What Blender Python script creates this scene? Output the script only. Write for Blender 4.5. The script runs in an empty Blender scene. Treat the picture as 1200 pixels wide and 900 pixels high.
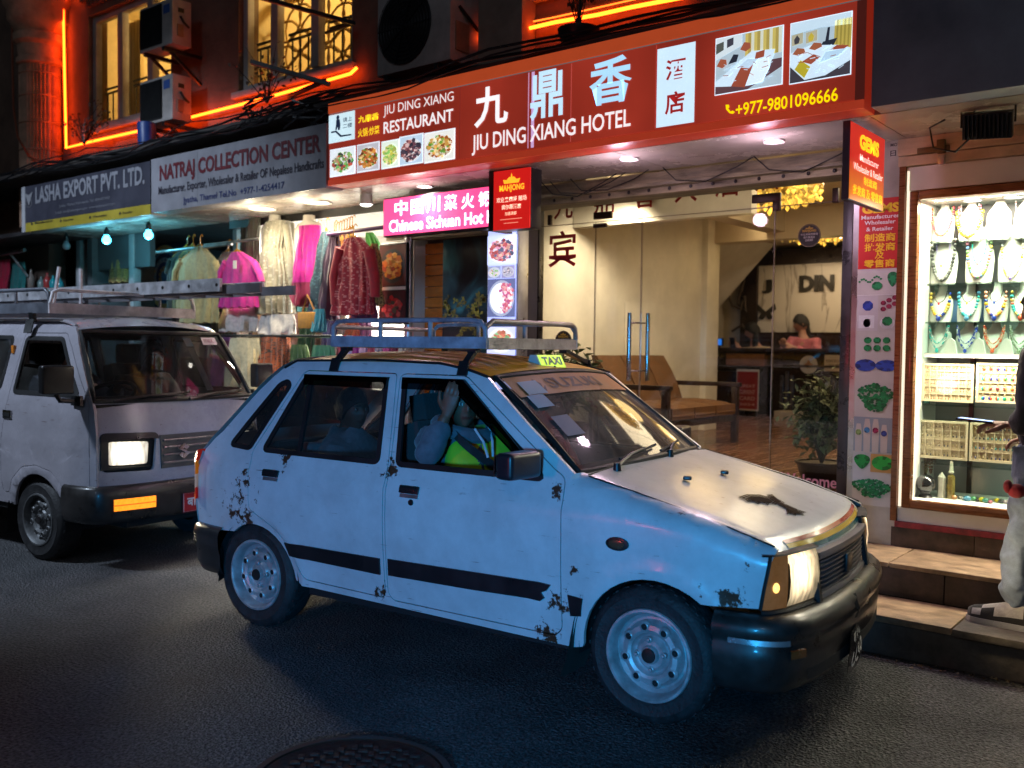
import bpy, bmesh, math, random
from mathutils import Vector, Matrix, noise
R = random.Random(7)
SC = bpy.context.scene
COL = SC.collection
rad = math.radians
# ---------------------------------------------------------------- camera
PF, PPIT, PROLL, PH_, PAL = 1110.0, .0396, -.0121, 1.419, .6743
cd = bpy.data.cameras.new('camera')
cam = bpy.data.objects.new('camera', cd)
COL.objects.link(cam)
cd.sensor_width = 36
cd.lens = PF / 1200 * 36
cd.clip_start = .05
cd.clip_end = 400
cam.matrix_world = (Matrix.Translation((0, 0, PH_)) @ Matrix.Rotation(PAL, 4, 'Z')
                    @ Matrix.Rotation(math.pi / 2 - PPIT, 4, 'X') @ Matrix.Rotation(-PROLL, 4, 'Z'))
cd.dof.use_dof = True
cd.dof.focus_distance = 4.5
cd.dof.aperture_fstop = 2.4
SC.camera = cam
# ---------------------------------------------------------------- world: a night sky
W_ = bpy.data.worlds.new('World')
SC.world = W_
W_.use_nodes = True
nt = W_.node_tree
bg = nt.nodes['Background']
sky = nt.nodes.new('ShaderNodeTexSky')
sky.sky_type = 'NISHITA'
sky.sun_disc = False
sky.sun_elevation = rad(24)
sky.sun_rotation = rad(150)
nt.links.new(sky.outputs[0], bg.inputs[0])
bg.inputs[1].default_value = .003
sl = bpy.data.lights.new('moon', 'SUN')
sl.energy = .10
sl.angle = rad(3)
sl.color = (.6, .75, 1)
so = bpy.data.objects.new('moon', sl)
so.rotation_euler = (rad(66), 0, rad(30))
COL.objects.link(so)


def lamp(name, kind, loc, energy, color, target=None, **kw):
    l = bpy.data.lights.new(name, kind)
    l.energy = energy
    l.color = color
    for k, v in kw.items():
        setattr(l, k, v)
    o = bpy.data.objects.new(name, l)
    o.location = loc
    if target:
        o.rotation_euler = (Vector(target) - Vector(loc)).to_track_quat('-Z', 'Y').to_euler()
    COL.objects.link(o)
    return o


# blue shop lighting from across the street, low and level with the taxi's side
bl = lamp('blue_shop_lamp', 'SPOT', (.5, -2.5, 1.15), 1050, (.025, .43, 1.0), (-3.05, 3.2, .52),
          spot_size=rad(36), spot_blend=.5, shadow_soft_size=.25)
bl.scale = (1, .58, 1)
# neutral street lamp farther left, lighting the van, the left boards and the road
lamp('street_lamp', 'SPOT', (-7.6, -.6, 5.4), 1180, (.66, .80, 1.0), (-8.2, 2.8, 1.1), spot_size=rad(80), spot_blend=.6, shadow_soft_size=.25)
# red glow of brake lights in the traffic on this side of the street
lamp('red_brake_glow', 'SPOT', (-3.2, -2.2, 1.0), 75, (1, .10, .10), (-3.2, 3.3, .95), spot_size=rad(50), spot_blend=.8, shadow_soft_size=.12)
SC.view_settings.view_transform = 'Standard'
SC.view_settings.look = 'None'
SC.view_settings.exposure = 0
SC.view_settings.gamma = 1
SC.view_settings.use_curve_mapping = False
SC.render.engine = 'CYCLES'
cy = SC.cycles
cy.use_denoising = True
try:
    cy.denoiser = 'OPENIMAGEDENOISE'
    cy.denoising_input_passes = 'RGB_ALBEDO_NORMAL'
except Exception:
    pass
cy.max_bounces = 7
cy.diffuse_bounces = 3
cy.glossy_bounces = 4
cy.transparent_max_bounces = 16
cy.transmission_bounces = 4
cy.sample_clamp_indirect = 4
cy.caustics_reflective = False
cy.caustics_refractive = False
cy.use_adaptive_sampling = True
cy.adaptive_threshold = .012


# ---------------------------------------------------------------- pixel -> point on a plane of the place
def ray(px, py):
    X, Y = px - 600, py - 450
    c, s = math.cos(PROLL), math.sin(PROLL)
    X, Y = X * c + Y * s, -X * s + Y * c
    u, r = -Y / PF, X / PF
    c, s = math.cos(PPIT), math.sin(PPIT)
    d, z = c + u * s, u * c - s
    return Vector((r * math.cos(PAL) - d * math.sin(PAL), r * math.sin(PAL) + d * math.cos(PAL), z))


def P(px, py, y):
    v = ray(px, py)
    t = y / v.y
    return Vector((v.x * t, y, PH_ + v.z * t))


def G(px, py, z):
    v = ray(px, py)
    t = (z - PH_) / v.z
    return Vector((v.x * t, v.y * t, z))


def XP(px, py, x):
    v = ray(px, py)
    t = x / v.x
    return Vector((x, v.y * t, PH_ + v.z * t))


def pxr(y, x0, x1, yt, yb):
    """a rectangle on the wall plane Y=y; yt, yb are read at its left edge -> X0, X1, Z0, Z1"""
    a, b = P(x0, yb, y), P(x0, yt, y)
    # carry the mid height along X to the right edge to find X1
    zm = (a.z + b.z) / 2
    py = (yt + yb) / 2
    for _ in range(12):
        q = P(x1, py, y)
        py += (q.z - zm) * 180
    return a.x, P(x1, py, y).x, a.z, b.z


# ---------------------------------------------------------------- materials
MATS = {}


def new_mat(name):
    m = bpy.data.materials.new(name)
    m.use_nodes = True
    return m, m.node_tree, m.node_tree.nodes['Principled BSDF']


def mat(name, base=(.5, .5, .5), rough=.5, metal=0, var=.25, scale=6, bump=0, bscale=60, attr=False, emit=0,
        emitcol=None, coat=0, spec=.5, stretch=None, rvar=.15, alpha=None, sheen=0):
    if name in MATS:
        return MATS[name]
    m, t, b = new_mat(name)
    N, L = t.nodes, t.links
    tc = N.new('ShaderNodeTexCoord')
    mp = N.new('ShaderNodeMapping')
    L.new(tc.outputs['Object'], mp.inputs[0])
    if stretch:
        mp.inputs['Scale'].default_value = stretch
    nz = N.new('ShaderNodeTexNoise')
    nz.inputs['Scale'].default_value = scale
    nz.inputs['Detail'].default_value = 6
    nz.inputs['Roughness'].default_value = .65
    L.new(mp.outputs[0], nz.inputs[0])
    mr = N.new('ShaderNodeMapRange')
    mr.inputs[1].default_value = .3
    mr.inputs[2].default_value = .7
    mr.inputs[3].default_value = 1 - var
    mr.inputs[4].default_value = 1 + var * .6
    L.new(nz.outputs[0], mr.inputs[0])
    mx = N.new('ShaderNodeMix')
    mx.data_type = 'RGBA'
    mx.blend_type = 'MULTIPLY'
    mx.inputs[0].default_value = 1
    if attr:
        at = N.new('ShaderNodeAttribute')
        at.attribute_name = 'Col'
        L.new(at.outputs['Color'], mx.inputs[6])
    else:
        mx.inputs[6].default_value = (*base, 1)
    L.new(mr.outputs[0], mx.inputs[7])
    L.new(mx.outputs[2], b.inputs['Base Color'])
    mr2 = N.new('ShaderNodeMapRange')
    mr2.inputs[1].default_value = .3
    mr2.inputs[2].default_value = .7
    mr2.inputs[3].default_value = max(.02, rough - rvar)
    mr2.inputs[4].default_value = min(1, rough + rvar)
    L.new(nz.outputs[0], mr2.inputs[0])
    L.new(mr2.outputs[0], b.inputs['Roughness'])
    b.inputs['Metallic'].default_value = metal
    b.inputs['Specular IOR Level'].default_value = spec
    b.inputs['Coat Weight'].default_value = coat
    b.inputs['Coat Roughness'].default_value = .12
    if sheen:
        b.inputs['Sheen Weight'].default_value = sheen
    if emit:
        b.inputs['Emission Strength'].default_value = emit
        if emitcol:
            b.inputs['Emission Color'].default_value = (*emitcol, 1)
        else:
            L.new(mx.outputs[2], b.inputs['Emission Color'])
    if bump:
        n2 = N.new('ShaderNodeTexNoise')
        n2.inputs['Scale'].default_value = bscale
        n2.inputs['Detail'].default_value = 5
        L.new(mp.outputs[0], n2.inputs[0])
        bp = N.new('ShaderNodeBump')
        bp.inputs['Strength'].default_value = bump
        bp.inputs['Distance'].default_value = .01
        L.new(n2.outputs[0], bp.inputs['Height'])
        L.new(bp.outputs[0], b.inputs['Normal'])
    MATS[name] = m
    return m


def glass_mat(name, tint=(.9, .95, .95), refl=1.0, rough=.01, dust=0.0):
    if name in MATS:
        return MATS[name]
    m, t, b = new_mat(name)
    N, L = t.nodes, t.links
    out = N['Material Output']
    tr = N.new('ShaderNodeBsdfTransparent')
    tr.inputs[0].default_value = (*tint, 1)
    gl = N.new('ShaderNodeBsdfGlossy')
    gl.inputs['Roughness'].default_value = rough
    fr = N.new('ShaderNodeFresnel')
    fr.inputs[0].default_value = 1.5
    ml = N.new('ShaderNodeMath')
    ml.operation = 'MULTIPLY'
    ml.use_clamp = True
    ml.inputs[1].default_value = refl
    L.new(fr.outputs[0], ml.inputs[0])
    mx = N.new('ShaderNodeMixShader')
    L.new(ml.outputs[0], mx.inputs[0])
    L.new(tr.outputs[0], mx.inputs[1])
    L.new(gl.outputs[0], mx.inputs[2])
    last = mx
    if dust:
        df = N.new('ShaderNodeBsdfDiffuse')
        df.inputs[0].default_value = (.5, .48, .45, 1)
        tc = N.new('ShaderNodeTexCoord')
        nz = N.new('ShaderNodeTexNoise')
        nz.inputs['Scale'].default_value = 5
        nz.inputs['Detail'].default_value = 8
        L.new(tc.outputs['Object'], nz.inputs[0])
        mr = N.new('ShaderNodeMapRange')
        mr.inputs[1].default_value = .35
        mr.inputs[2].default_value = .75
        mr.inputs[3].default_value = dust * .3
        mr.inputs[4].default_value = dust
        L.new(nz.outputs[0], mr.inputs[0])
        m2 = N.new('ShaderNodeMixShader')
        L.new(mr.outputs[0], m2.inputs[0])
        L.new(mx.outputs[0], m2.inputs[1])
        L.new(df.outputs[0], m2.inputs[2])
        last = m2
    L.new(last.outputs[0], out.inputs[0])
    MATS[name] = m
    return m


def paint_mat(name, base, spots, rough=.33, rustcol=(.02, .014, .012)):
    """old car paint: faint dirt, chips through to dark metal gathered round the worn places"""
    m, t, b = new_mat(name)
    N, L = t.nodes, t.links
    tc = N.new('ShaderNodeTexCoord')
    acc = None
    for (x, y, z, r) in spots:
        d = N.new('ShaderNodeVectorMath')
        d.operation = 'DISTANCE'
        d.inputs[1].default_value = (x, y, z)
        L.new(tc.outputs['Object'], d.inputs[0])
        q = N.new('ShaderNodeMapRange')
        q.inputs[1].default_value = 0
        q.inputs[2].default_value = r
        q.inputs[3].default_value = 1
        q.inputs[4].default_value = 0
        L.new(d.outputs['Value'], q.inputs[0])
        if acc is None:
            acc = q.outputs[0]
        else:
            a = N.new('ShaderNodeMath')
            a.operation = 'MAXIMUM'
            L.new(acc, a.inputs[0])
            L.new(q.outputs[0], a.inputs[1])
            acc = a.outputs[0]
    nz = N.new('ShaderNodeTexNoise')
    nz.inputs['Scale'].default_value = 17
    nz.inputs['Detail'].default_value = 9
    nz.inputs['Roughness'].default_value = .72
    L.new(tc.outputs['Object'], nz.inputs[0])
    sc_ = N.new('ShaderNodeMath')
    sc_.operation = 'MULTIPLY_ADD'
    sc_.inputs[1].default_value = .30
    L.new(acc, sc_.inputs[0])
    L.new(nz.outputs[0], sc_.inputs[2])
    st = N.new('ShaderNodeMapRange')
    st.inputs[1].default_value = .735
    st.inputs[2].default_value = .755
    L.new(sc_.outputs[0], st.inputs[0])
    n2 = N.new('ShaderNodeTexNoise')
    n2.inputs['Scale'].default_value = 4
    n2.inputs['Detail'].default_value = 8
    n2.inputs['Roughness'].default_value = .7
    L.new(tc.outputs['Object'], n2.inputs[0])
    mr = N.new('ShaderNodeMapRange')
    mr.inputs[1].default_value = .3
    mr.inputs[2].default_value = .75
    mr.inputs[3].default_value = 1.04
    mr.inputs[4].default_value = .72
    L.new(n2.outputs[0], mr.inputs[0])
    mx = N.new('ShaderNodeMix')
    mx.data_type = 'RGBA'
    mx.blend_type = 'MULTIPLY'
    mx.inputs[0].default_value = 1
    mx.inputs[6].default_value = (*base, 1)
    L.new(mr.outputs[0], mx.inputs[7])
    # fine scratches and specks of lost paint, gathered in patches
    m4 = N.new('ShaderNodeMapping')
    m4.inputs['Scale'].default_value = (5, 40, 75)
    m4.inputs['Rotation'].default_value = (0, rad(6), 0)
    L.new(tc.outputs['Object'], m4.inputs[0])
    n4 = N.new('ShaderNodeTexNoise')
    n4.inputs['Scale'].default_value = 1.6
    n4.inputs['Detail'].default_value = 4
    L.new(m4.outputs[0], n4.inputs[0])
    a4 = N.new('ShaderNodeMath')
    a4.operation = 'MULTIPLY_ADD'
    a4.inputs[1].default_value = .22
    L.new(n2.outputs[0], a4.inputs[0])
    L.new(n4.outputs[0], a4.inputs[2])
    s4 = N.new('ShaderNodeMapRange')
    s4.inputs[1].default_value = .80
    s4.inputs[2].default_value = .84
    s4.inputs[4].default_value = .65
    L.new(a4.outputs[0], s4.inputs[0])
    mxx = N.new('ShaderNodeMath')
    mxx.operation = 'MAXIMUM'
    L.new(st.outputs[0], mxx.inputs[0])
    L.new(s4.outputs[0], mxx.inputs[1])
    m2 = N.new('ShaderNodeMix')
    m2.data_type = 'RGBA'
    L.new(mxx.outputs[0], m2.inputs[0])
    L.new(mx.outputs[2], m2.inputs[6])
    rm = N.new('ShaderNodeMix')
    rm.data_type = 'RGBA'
    rm.inputs[6].default_value = (*rustcol, 1)
    rm.inputs[7].default_value = (.13, .045, .02, 1)
    L.new(n4.outputs[0], rm.inputs[0])
    L.new(rm.outputs[2], m2.inputs[7])
    L.new(m2.outputs[2], b.inputs['Base Color'])
    r1 = N.new('ShaderNodeMapRange')
    r1.inputs[3].default_value = rough - .1
    r1.inputs[4].default_value = rough + .2
    L.new(n2.outputs[0], r1.inputs[0])
    L.new(r1.outputs[0], b.inputs['Roughness'])
    iv = N.new('ShaderNodeMath')
    iv.operation = 'SUBTRACT'
    iv.inputs[0].default_value = .85
    iv.use_clamp = True
    L.new(st.outputs[0], iv.inputs[1])
    L.new(iv.outputs[0], b.inputs['Coat Weight'])
    b.inputs['Coat Roughness'].default_value = .20
    n3 = N.new('ShaderNodeTexNoise')
    n3.inputs['Scale'].default_value = 4.2
    n3.inputs['Detail'].default_value = 3
    L.new(tc.outputs['Object'], n3.inputs[0])
    bp = N.new('ShaderNodeBump')
    bp.inputs['Strength'].default_value = .35
    bp.inputs['Distance'].default_value = .03
    L.new(n3.outputs[0], bp.inputs['Height'])
    L.new(bp.outputs[0], b.inputs['Normal'])
    MATS[name] = m
    return m


# ---------------------------------------------------------------- mesh builder
ROOT = {}


class Frame:
    def __init__(s, O, U=(1, 0, 0), V=(0, 0, 1)):
        s.O = Vector(O)
        s.U = Vector(U).normalized()
        s.V = Vector(V).normalized()
        s.N = s.U.cross(s.V).normalized()

    def pt(s, u, v, d=0):
        return s.O + s.U * u + s.V * v + s.N * d


def FY(y):
    return Frame((0, y, 0))          # u = X, v = Z, out of the wall = -Y


_tc = {}


def text_data(s, bold=0.0):
    k = (s, bold)
    if k in _tc:
        return _tc[k]
    c = bpy.data.curves.new('lettering', 'FONT')
    c.body = s
    c.resolution_u = 3
    c.offset = bold
    o = bpy.data.objects.new('lettering', c)
    COL.objects.link(o)
    dg = bpy.context.evaluated_depsgraph_get()
    dg.update()
    e = o.evaluated_get(dg)
    m = e.to_mesh()
    v = [(q.co.x, q.co.y) for q in m.vertices]
    f = [tuple(p.vertices) for p in m.polygons]
    e.to_mesh_clear()
    bpy.data.objects.remove(o)
    bpy.data.curves.remove(c)
    x0, x1 = min(a for a, b in v), max(a for a, b in v)
    y0, y1 = min(b for a, b in v), max(b for a, b in v)
    v = [((a - x0) / max(1e-6, x1 - x0), (b - y0) / max(1e-6, y1 - y0)) for a, b in v]
    _tc[k] = (v, f, (x1 - x0) / max(1e-6, y1 - y0))
    return _tc[k]


class MB:
    def __init__(s, col=None):
        s.v, s.f, s.c = [], [], []
        s.col = col

    def add(s, vs, fs, col=None):
        n = len(s.v)
        s.v += [Vector(v) for v in vs]
        for f in fs:
            s.f.append(tuple(i + n for i in f))
            s.c.append(col or s.col or (.8, .8, .8))
        return s

    def box(s, c, size, M=None, col=None):
        c = Vector(c)
        hx, hy, hz = size[0] / 2, size[1] / 2, size[2] / 2
        vs = [Vector((x, y, z)) for x in (-hx, hx) for y in (-hy, hy) for z in (-hz, hz)]
        if M is not None:
            vs = [M @ v for v in vs]
        return s.add([c + v for v in vs], [(0, 1, 3, 2), (4, 6, 7, 5), (0, 4, 5, 1), (2, 3, 7, 6), (0, 2, 6, 4), (1, 5, 7, 3)], col)

    def box2(s, a, b, col=None):
        a, b = Vector(a), Vector(b)
        return s.box((a + b) / 2, [abs(x) for x in (b - a)], None, col)

    def bar(s, a, b, w, h=None, col=None, up=(0, 0, 1)):
        a, b = Vector(a), Vector(b)
        d = (b - a)
        L = d.length
        d.normalize()
        u = Vector(up)
        if abs(d.dot(u)) > .98:
            u = Vector((0, 1, 0))
        sx = d.cross(u).normalized()
        u = sx.cross(d)
        M = Matrix((d, sx, u)).transposed()
        return s.box((a + b) / 2, (L, w, h or w), M, col)

    def ring_loft(s, rings, closed=True, caps=True, col=None):
        n = len(rings[0])
        vs = [p for r in rings for p in r]
        fs = []
        for i in range(len(rings) - 1):
            for j in range(n if closed else n - 1):
                k = (j + 1) % n
                fs.append((i * n + j, i * n + k, (i + 1) * n + k, (i + 1) * n + j))
        if caps and closed:
            fs.append(tuple(range(n - 1, -1, -1)))
            b = (len(rings) - 1) * n
            fs.append(tuple(range(b, b + n)))
        return s.add(vs, fs, col)

    def tube(s, pts, r, n=8, col=None, caps=True, closed=False):
        pts = [Vector(p) for p in pts]
        rr = r if isinstance(r, (list, tuple)) else [r] * len(pts)
        rings = []
        up = None
        m = len(pts)
        for i, p in enumerate(pts):
            a = pts[i - 1] if (i > 0 or closed) else p
            b = pts[(i + 1) % m] if (i < m - 1 or closed) else p
            d = (b - a).normalized()
            if up is None:
                up = Vector((0, 0, 1)) if abs(d.z) < .9 else Vector((1, 0, 0))
            x = d.cross(up)
            if x.length < 1e-5:
                x = d.orthogonal()
            x.normalize()
            up = x.cross(d)
            rings.append([p + (x * math.cos(2 * math.pi * k / n) + up * math.sin(2 * math.pi * k / n)) * rr[i] for k in range(n)])
        if closed:
            rings.append(rings[0])
            caps = False
        return s.ring_loft(rings, True, caps, col)

    def cyl(s, a, b, r0, r1=None, n=16, col=None, caps=True):
        a, b = Vector(a), Vector(b)
        d = (b - a).normalized()
        x = d.orthogonal().normalized()
        y = d.cross(x)
        r1 = r0 if r1 is None else r1
        return s.ring_loft([[p + (x * math.cos(2 * math.pi * k / n) + y * math.sin(2 * math.pi * k / n)) * r for k in range(n)] for p, r in ((a, r0), (b, r1))], True, caps, col)

    def lathe(s, prof, O, axis=(0, 0, 1), n=24, col=None, caps=False):
        """prof: list of (radius, distance along the axis)"""
        O, d = Vector(O), Vector(axis).normalized()
        x = d.orthogonal().normalized()
        y = d.cross(x)
        return s.ring_loft([[O + d * h + (x * math.cos(2 * math.pi * k / n) + y * math.sin(2 * math.pi * k / n)) * max(r, 1e-4) for k in range(n)] for r, h in prof], True, caps, col)

    def ball(s, c, r, n=12, m=8, col=None, M=None):
        c = Vector(c)
        r = Vector(r) if not isinstance(r, (int, float)) else Vector((r, r, r))
        rings = []
        for i in range(m + 1):
            t = math.pi * i / m
            t = min(max(t, .02), math.pi - .02)
            ring = []
            for k in range(n):
                a = 2 * math.pi * k / n
                p = Vector((math.sin(t) * math.cos(a) * r.x, math.sin(t) * math.sin(a) * r.y, math.cos(t) * r.z))
                ring.append(c + (M @ p if M is not None else p))
            rings.append(ring)
        return s.ring_loft(rings, True, True, col)

    def grid(s, nu, nv, fn, col=None):
        vs = [fn(i / nu, j / nv) for j in range(nv + 1) for i in range(nu + 1)]
        fs = [(j * (nu + 1) + i, j * (nu + 1) + i + 1, (j + 1) * (nu + 1) + i + 1, (j + 1) * (nu + 1) + i) for j in range(nv) for i in range(nu)]
        return s.add(vs, fs, col)

    # flat work on a frame
    def rect(s, F, u0, v0, u1, v1, d=0, col=None):
        return s.add([F.pt(u0, v0, d), F.pt(u1, v0, d), F.pt(u1, v1, d), F.pt(u0, v1, d)], [(0, 1, 2, 3)], col)

    def poly(s, F, pts, d=0, col=None):
        return s.add([F.pt(u, v, d) for u, v in pts], [tuple(range(len(pts)))], col)

    def disc(s, F, u, v, ru, rv=None, d=0, col=None, n=20):
        rv = rv or ru
        return s.poly(F, [(u + ru * math.cos(2 * math.pi * k / n), v + rv * math.sin(2 * math.pi * k / n)) for k in range(n)], d, col)

    def slab(s, F, pts, d0, d1, col=None):
        n = len(pts)
        return s.add([F.pt(u, v, d0) for u, v in pts] + [F.pt(u, v, d1) for u, v in pts],
                     [tuple(range(n - 1, -1, -1)), tuple(range(n, 2 * n))] + [(i, (i + 1) % n, n + (i + 1) % n, n + i) for i in range(n)], col)

    def rslab(s, F, u0, v0, u1, v1, d0, d1, col=None):
        return s.slab(F, [(u0, v0), (u1, v0), (u1, v1), (u0, v1)], d0, d1, col)

    def frame_rect(s, F, u0, v0, u1, v1, t, d0, d1, col=None):
        s.rslab(F, u0, v0, u0 + t, v1, d0, d1, col)
        s.rslab(F, u1 - t, v0, u1, v1, d0, d1, col)
        s.rslab(F, u0 + t, v0, u1 - t, v0 + t, d0, d1 - .002, col)
        return s.rslab(F, u0 + t, v1 - t, u1 - t, v1, d0, d1 - .002, col)

    def text(s, F, t, u0, v0, w, h, d=.003, col=None, bold=0.0, fit='both', raised=0):
        v, f, asp = text_data(t, bold)
        if fit == 'h':
            w = h * asp
        elif fit == 'w':
            h = w / asp
        elif fit == 'c':                       # keep the shape inside the box, centred
            if h * asp > w:
                hh = w / asp
                v0 += (h - hh) / 2
                h = hh
            else:
                ww = h * asp
                u0 += (w - ww) / 2
                w = ww
        s.add([F.pt(u0 + a * w, v0 + b * h, d) for a, b in v], f, col)
        return s

    def build(s, name, material, parent=None, smooth=35, bevel=0, origin=None, seg=2, attr=None):
        me = bpy.data.meshes.new(name)
        o = None
        off = Vector(origin) if origin is not None else ROOT.get(parent.name, Vector()) if parent else Vector()
        me.from_pydata([tuple(v - off) for v in s.v], [], s.f)
        if bevel:
            bm = bmesh.new()
            bm.from_mesh(me)
            bmesh.ops.remove_doubles(bm, verts=bm.verts, dist=1e-5)
            ed = [e for e in bm.edges if len(e.link_faces) == 2 and e.calc_face_angle(0) > rad(30)]
            bmesh.ops.bevel(bm, geom=ed, offset=bevel, segments=seg, profile=.6, affect='EDGES', clamp_overlap=True)
            bm.to_mesh(me)
            bm.free()
        elif s.c and (attr or (attr is None and len(set(s.c)) > 0)):
            at = me.color_attributes.new('Col', 'FLOAT_COLOR', 'CORNER')
            buf = []
            for p in me.polygons:
                c = s.c[p.index]
                buf += [c[0], c[1], c[2], 1.0] * p.loop_total
            at.data.foreach_set('color', buf)
        if bevel and s.col:
            at = me.color_attributes.new('Col', 'FLOAT_COLOR', 'CORNER')
            at.data.foreach_set('color', [*s.col, 1.0] * len(me.loops))
        if smooth:
            me.shade_smooth()
            me.set_sharp_from_angle(angle=rad(smooth))
        me.materials.append(material)
        o = bpy.data.objects.new(name, me)
        COL.objects.link(o)
        if parent:
            o.parent = parent
            ROOT[o.name] = ROOT.get(parent.name, Vector())
        else:
            o.location = off
            ROOT[o.name] = off
        return o


def tag(o, label=None, cat=None, group=None, kind=None):
    if label:
        o['label'] = label
    if cat:
        o['category'] = cat
    if group:
        o['group'] = group
    if kind:
        o['kind'] = kind
    return o


def thing(name, loc, label, cat, group=None, world=True, rz=0):
    o = bpy.data.objects.new(name, None)
    o.empty_display_size = .1
    o.location = loc
    o.rotation_euler = (0, 0, rz)
    COL.objects.link(o)
    ROOT[o.name] = Vector(loc) if world else Vector()
    return tag(o, label, cat, group)


def copy_tree(o, parent=None):
    c = o.copy()
    COL.objects.link(c)
    if parent:
        c.parent = parent
    for ch in list(o.children):
        copy_tree(ch, c)
    return c


def interp(tab, x):
    if x <= tab[0][0]:
        return tab[0][1]
    for (a, b), (c, d) in zip(tab, tab[1:]):
        if x <= c:
            return b + (d - b) * (x - a) / (c - a)
    return tab[-1][1]


def fillet(pts, r, n=4):
    out = []
    m = len(pts)
    for i in range(m):
        p, a, b = Vector(pts[i]), Vector(pts[i - 1]), Vector(pts[(i + 1) % m])
        u, w = (a - p), (b - p)
        rr = min(r, u.length * .45, w.length * .45)
        u.normalize()
        w.normalize()
        if u.dot(w) < -.985:
            out.append(tuple(p))
            continue
        s, e = p + u * rr, p + w * rr
        for k in range(n + 1):
            t = k / n
            out.append(tuple(s * (1 - t) ** 2 + p * 2 * t * (1 - t) + e * t * t))
    return out


def offset_poly(pts, d):
    """grow (d>0) or shrink a polygon"""
    m = len(pts)
    area = sum(pts[i - 1][0] * pts[i][1] - pts[i][0] * pts[i - 1][1] for i in range(m))
    sg = 1 if area > 0 else -1
    out = []
    for i in range(m):
        p, a, b = Vector(pts[i]), Vector(pts[i - 1]), Vector(pts[(i + 1) % m])
        e1, e2 = (p - a).normalized(), (b - p).normalized()
        n1, n2 = Vector((e1.y, -e1.x)) * sg, Vector((e2.y, -e2.x)) * sg
        n = (n1 + n2)
        k = max(.35, (1 + n1.dot(n2)) / 2)
        n = n / 2 / k
        out.append(tuple(p + n * d))
    return out


def panel(name, material, parent, outline, holes, fn, step=.05, flange=.018, d=0.0, smooth=40):
    """a sheet cut in a flat pattern (a, b) and bent onto a surface fn(a, b, depth), edges folded inwards"""
    bm = bmesh.new()
    eds = []
    for loop in [outline] + list(holes):
        vs = [bm.verts.new((a, b, 0)) for a, b in loop]
        for i in range(len(vs)):
            eds.append(bm.edges.new((vs[i - 1], vs[i])))
    bmesh.ops.triangle_fill(bm, use_beauty=True, use_dissolve=False, edges=eds)
    xs = [p[0] for p in outline]
    ys = [p[1] for p in outline]
    for ax, lo, hi in ((0, min(xs), max(xs)), (1, min(ys), max(ys))):
        k = math.ceil(lo / step) * step
        while k < hi:
            no = (1, 0, 0) if ax == 0 else (0, 1, 0)
            bmesh.ops.bisect_plane(bm, geom=bm.verts[:] + bm.edges[:] + bm.faces[:], dist=1e-5,
                                   plane_co=(k + .00037, 0, 0) if ax == 0 else (0, k + .00037, 0), plane_no=no)
            k += step
    depth = {v: 0.0 for v in bm.verts}
    if flange:
        be = [e for e in bm.edges if len(e.link_faces) == 1]
        r = bmesh.ops.extrude_edge_only(bm, edges=be)
        for g in r['geom']:
            if isinstance(g, bmesh.types.BMVert):
                depth[g] = flange
    bm.verts.ensure_lookup_table()
    for v in bm.verts:
        dd = depth.get(v, 0.0)
        v.co = fn(v.co.x, v.co.y, d + dd)
    bmesh.ops.recalc_face_normals(bm, faces=bm.faces[:])
    me = bpy.data.meshes.new(name)
    bm.to_mesh(me)
    bm.free()
    me.shade_smooth()
    me.set_sharp_from_angle(angle=rad(smooth))
    me.materials.append(material)
    o = bpy.data.objects.new(name, me)
    COL.objects.link(o)
    o.parent = parent
    return o


# shared materials
M_asphalt = mat('asphalt', (.05, .05, .052), .7, var=.45, scale=9, bump=.9, bscale=160, rvar=.2)
M_rubber = mat('rubber', (.012, .012, .013), .75, bump=.3, bscale=40)
M_black = mat('black_plastic', (.012, .012, .014), .38, var=.3, coat=.1)
M_blackmatt = mat('matt_black', (.008, .008, .009), .8)
M_chrome = mat('chrome', (.7, .7, .72), .2, metal=1)
M_steel = mat('steel', (.55, .56, .58), .35, metal=.9, var=.3)
M_silver = mat('silver_paint', (.42, .43, .45), .32, metal=.7, var=.35, bump=.1, bscale=30)
M_col = mat('printed_colour', attr=True, rough=.55, var=.12)
M_cloth = mat('cloth', attr=True, rough=.85, var=.3, scale=30, bump=.25, bscale=180, sheen=.2)
M_gloss = mat('gloss_colour', attr=True, rough=.2, var=.1, coat=.3)
M_metalcol = mat('painted_metal', attr=True, rough=.45, var=.35, scale=10)
M_glow = mat('glow', attr=True, rough=.4, var=.06, emit=1.0)
M_glow2 = mat('bright_glow', attr=True, rough=.4, var=.05, emit=2.2)
M_glow9 = mat('lamp_glow', attr=True, rough=.4, var=0.01, emit=14)
M_wood = mat('varnished_wood', (.22, .075, .02), .35, var=.5, scale=5, stretch=(2, 2, 18), coat=.3)
M_dkwood = mat('dark_wood', (.022, .010, .007), .35, var=.5, scale=4, stretch=(2, 12, 2), coat=.2)
M_skin = mat('skin', attr=True, rough=.55, var=.15, scale=14)
M_leaf = mat('leaf', attr=True, rough=.5, var=.3)
# ================================================================ ground
YK, YR, YW, YS, ZS = 4.497, 4.876, 5.30, 4.50, 2.55      # kerb, upper step, shop wall, sign plane, soffit height


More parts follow.
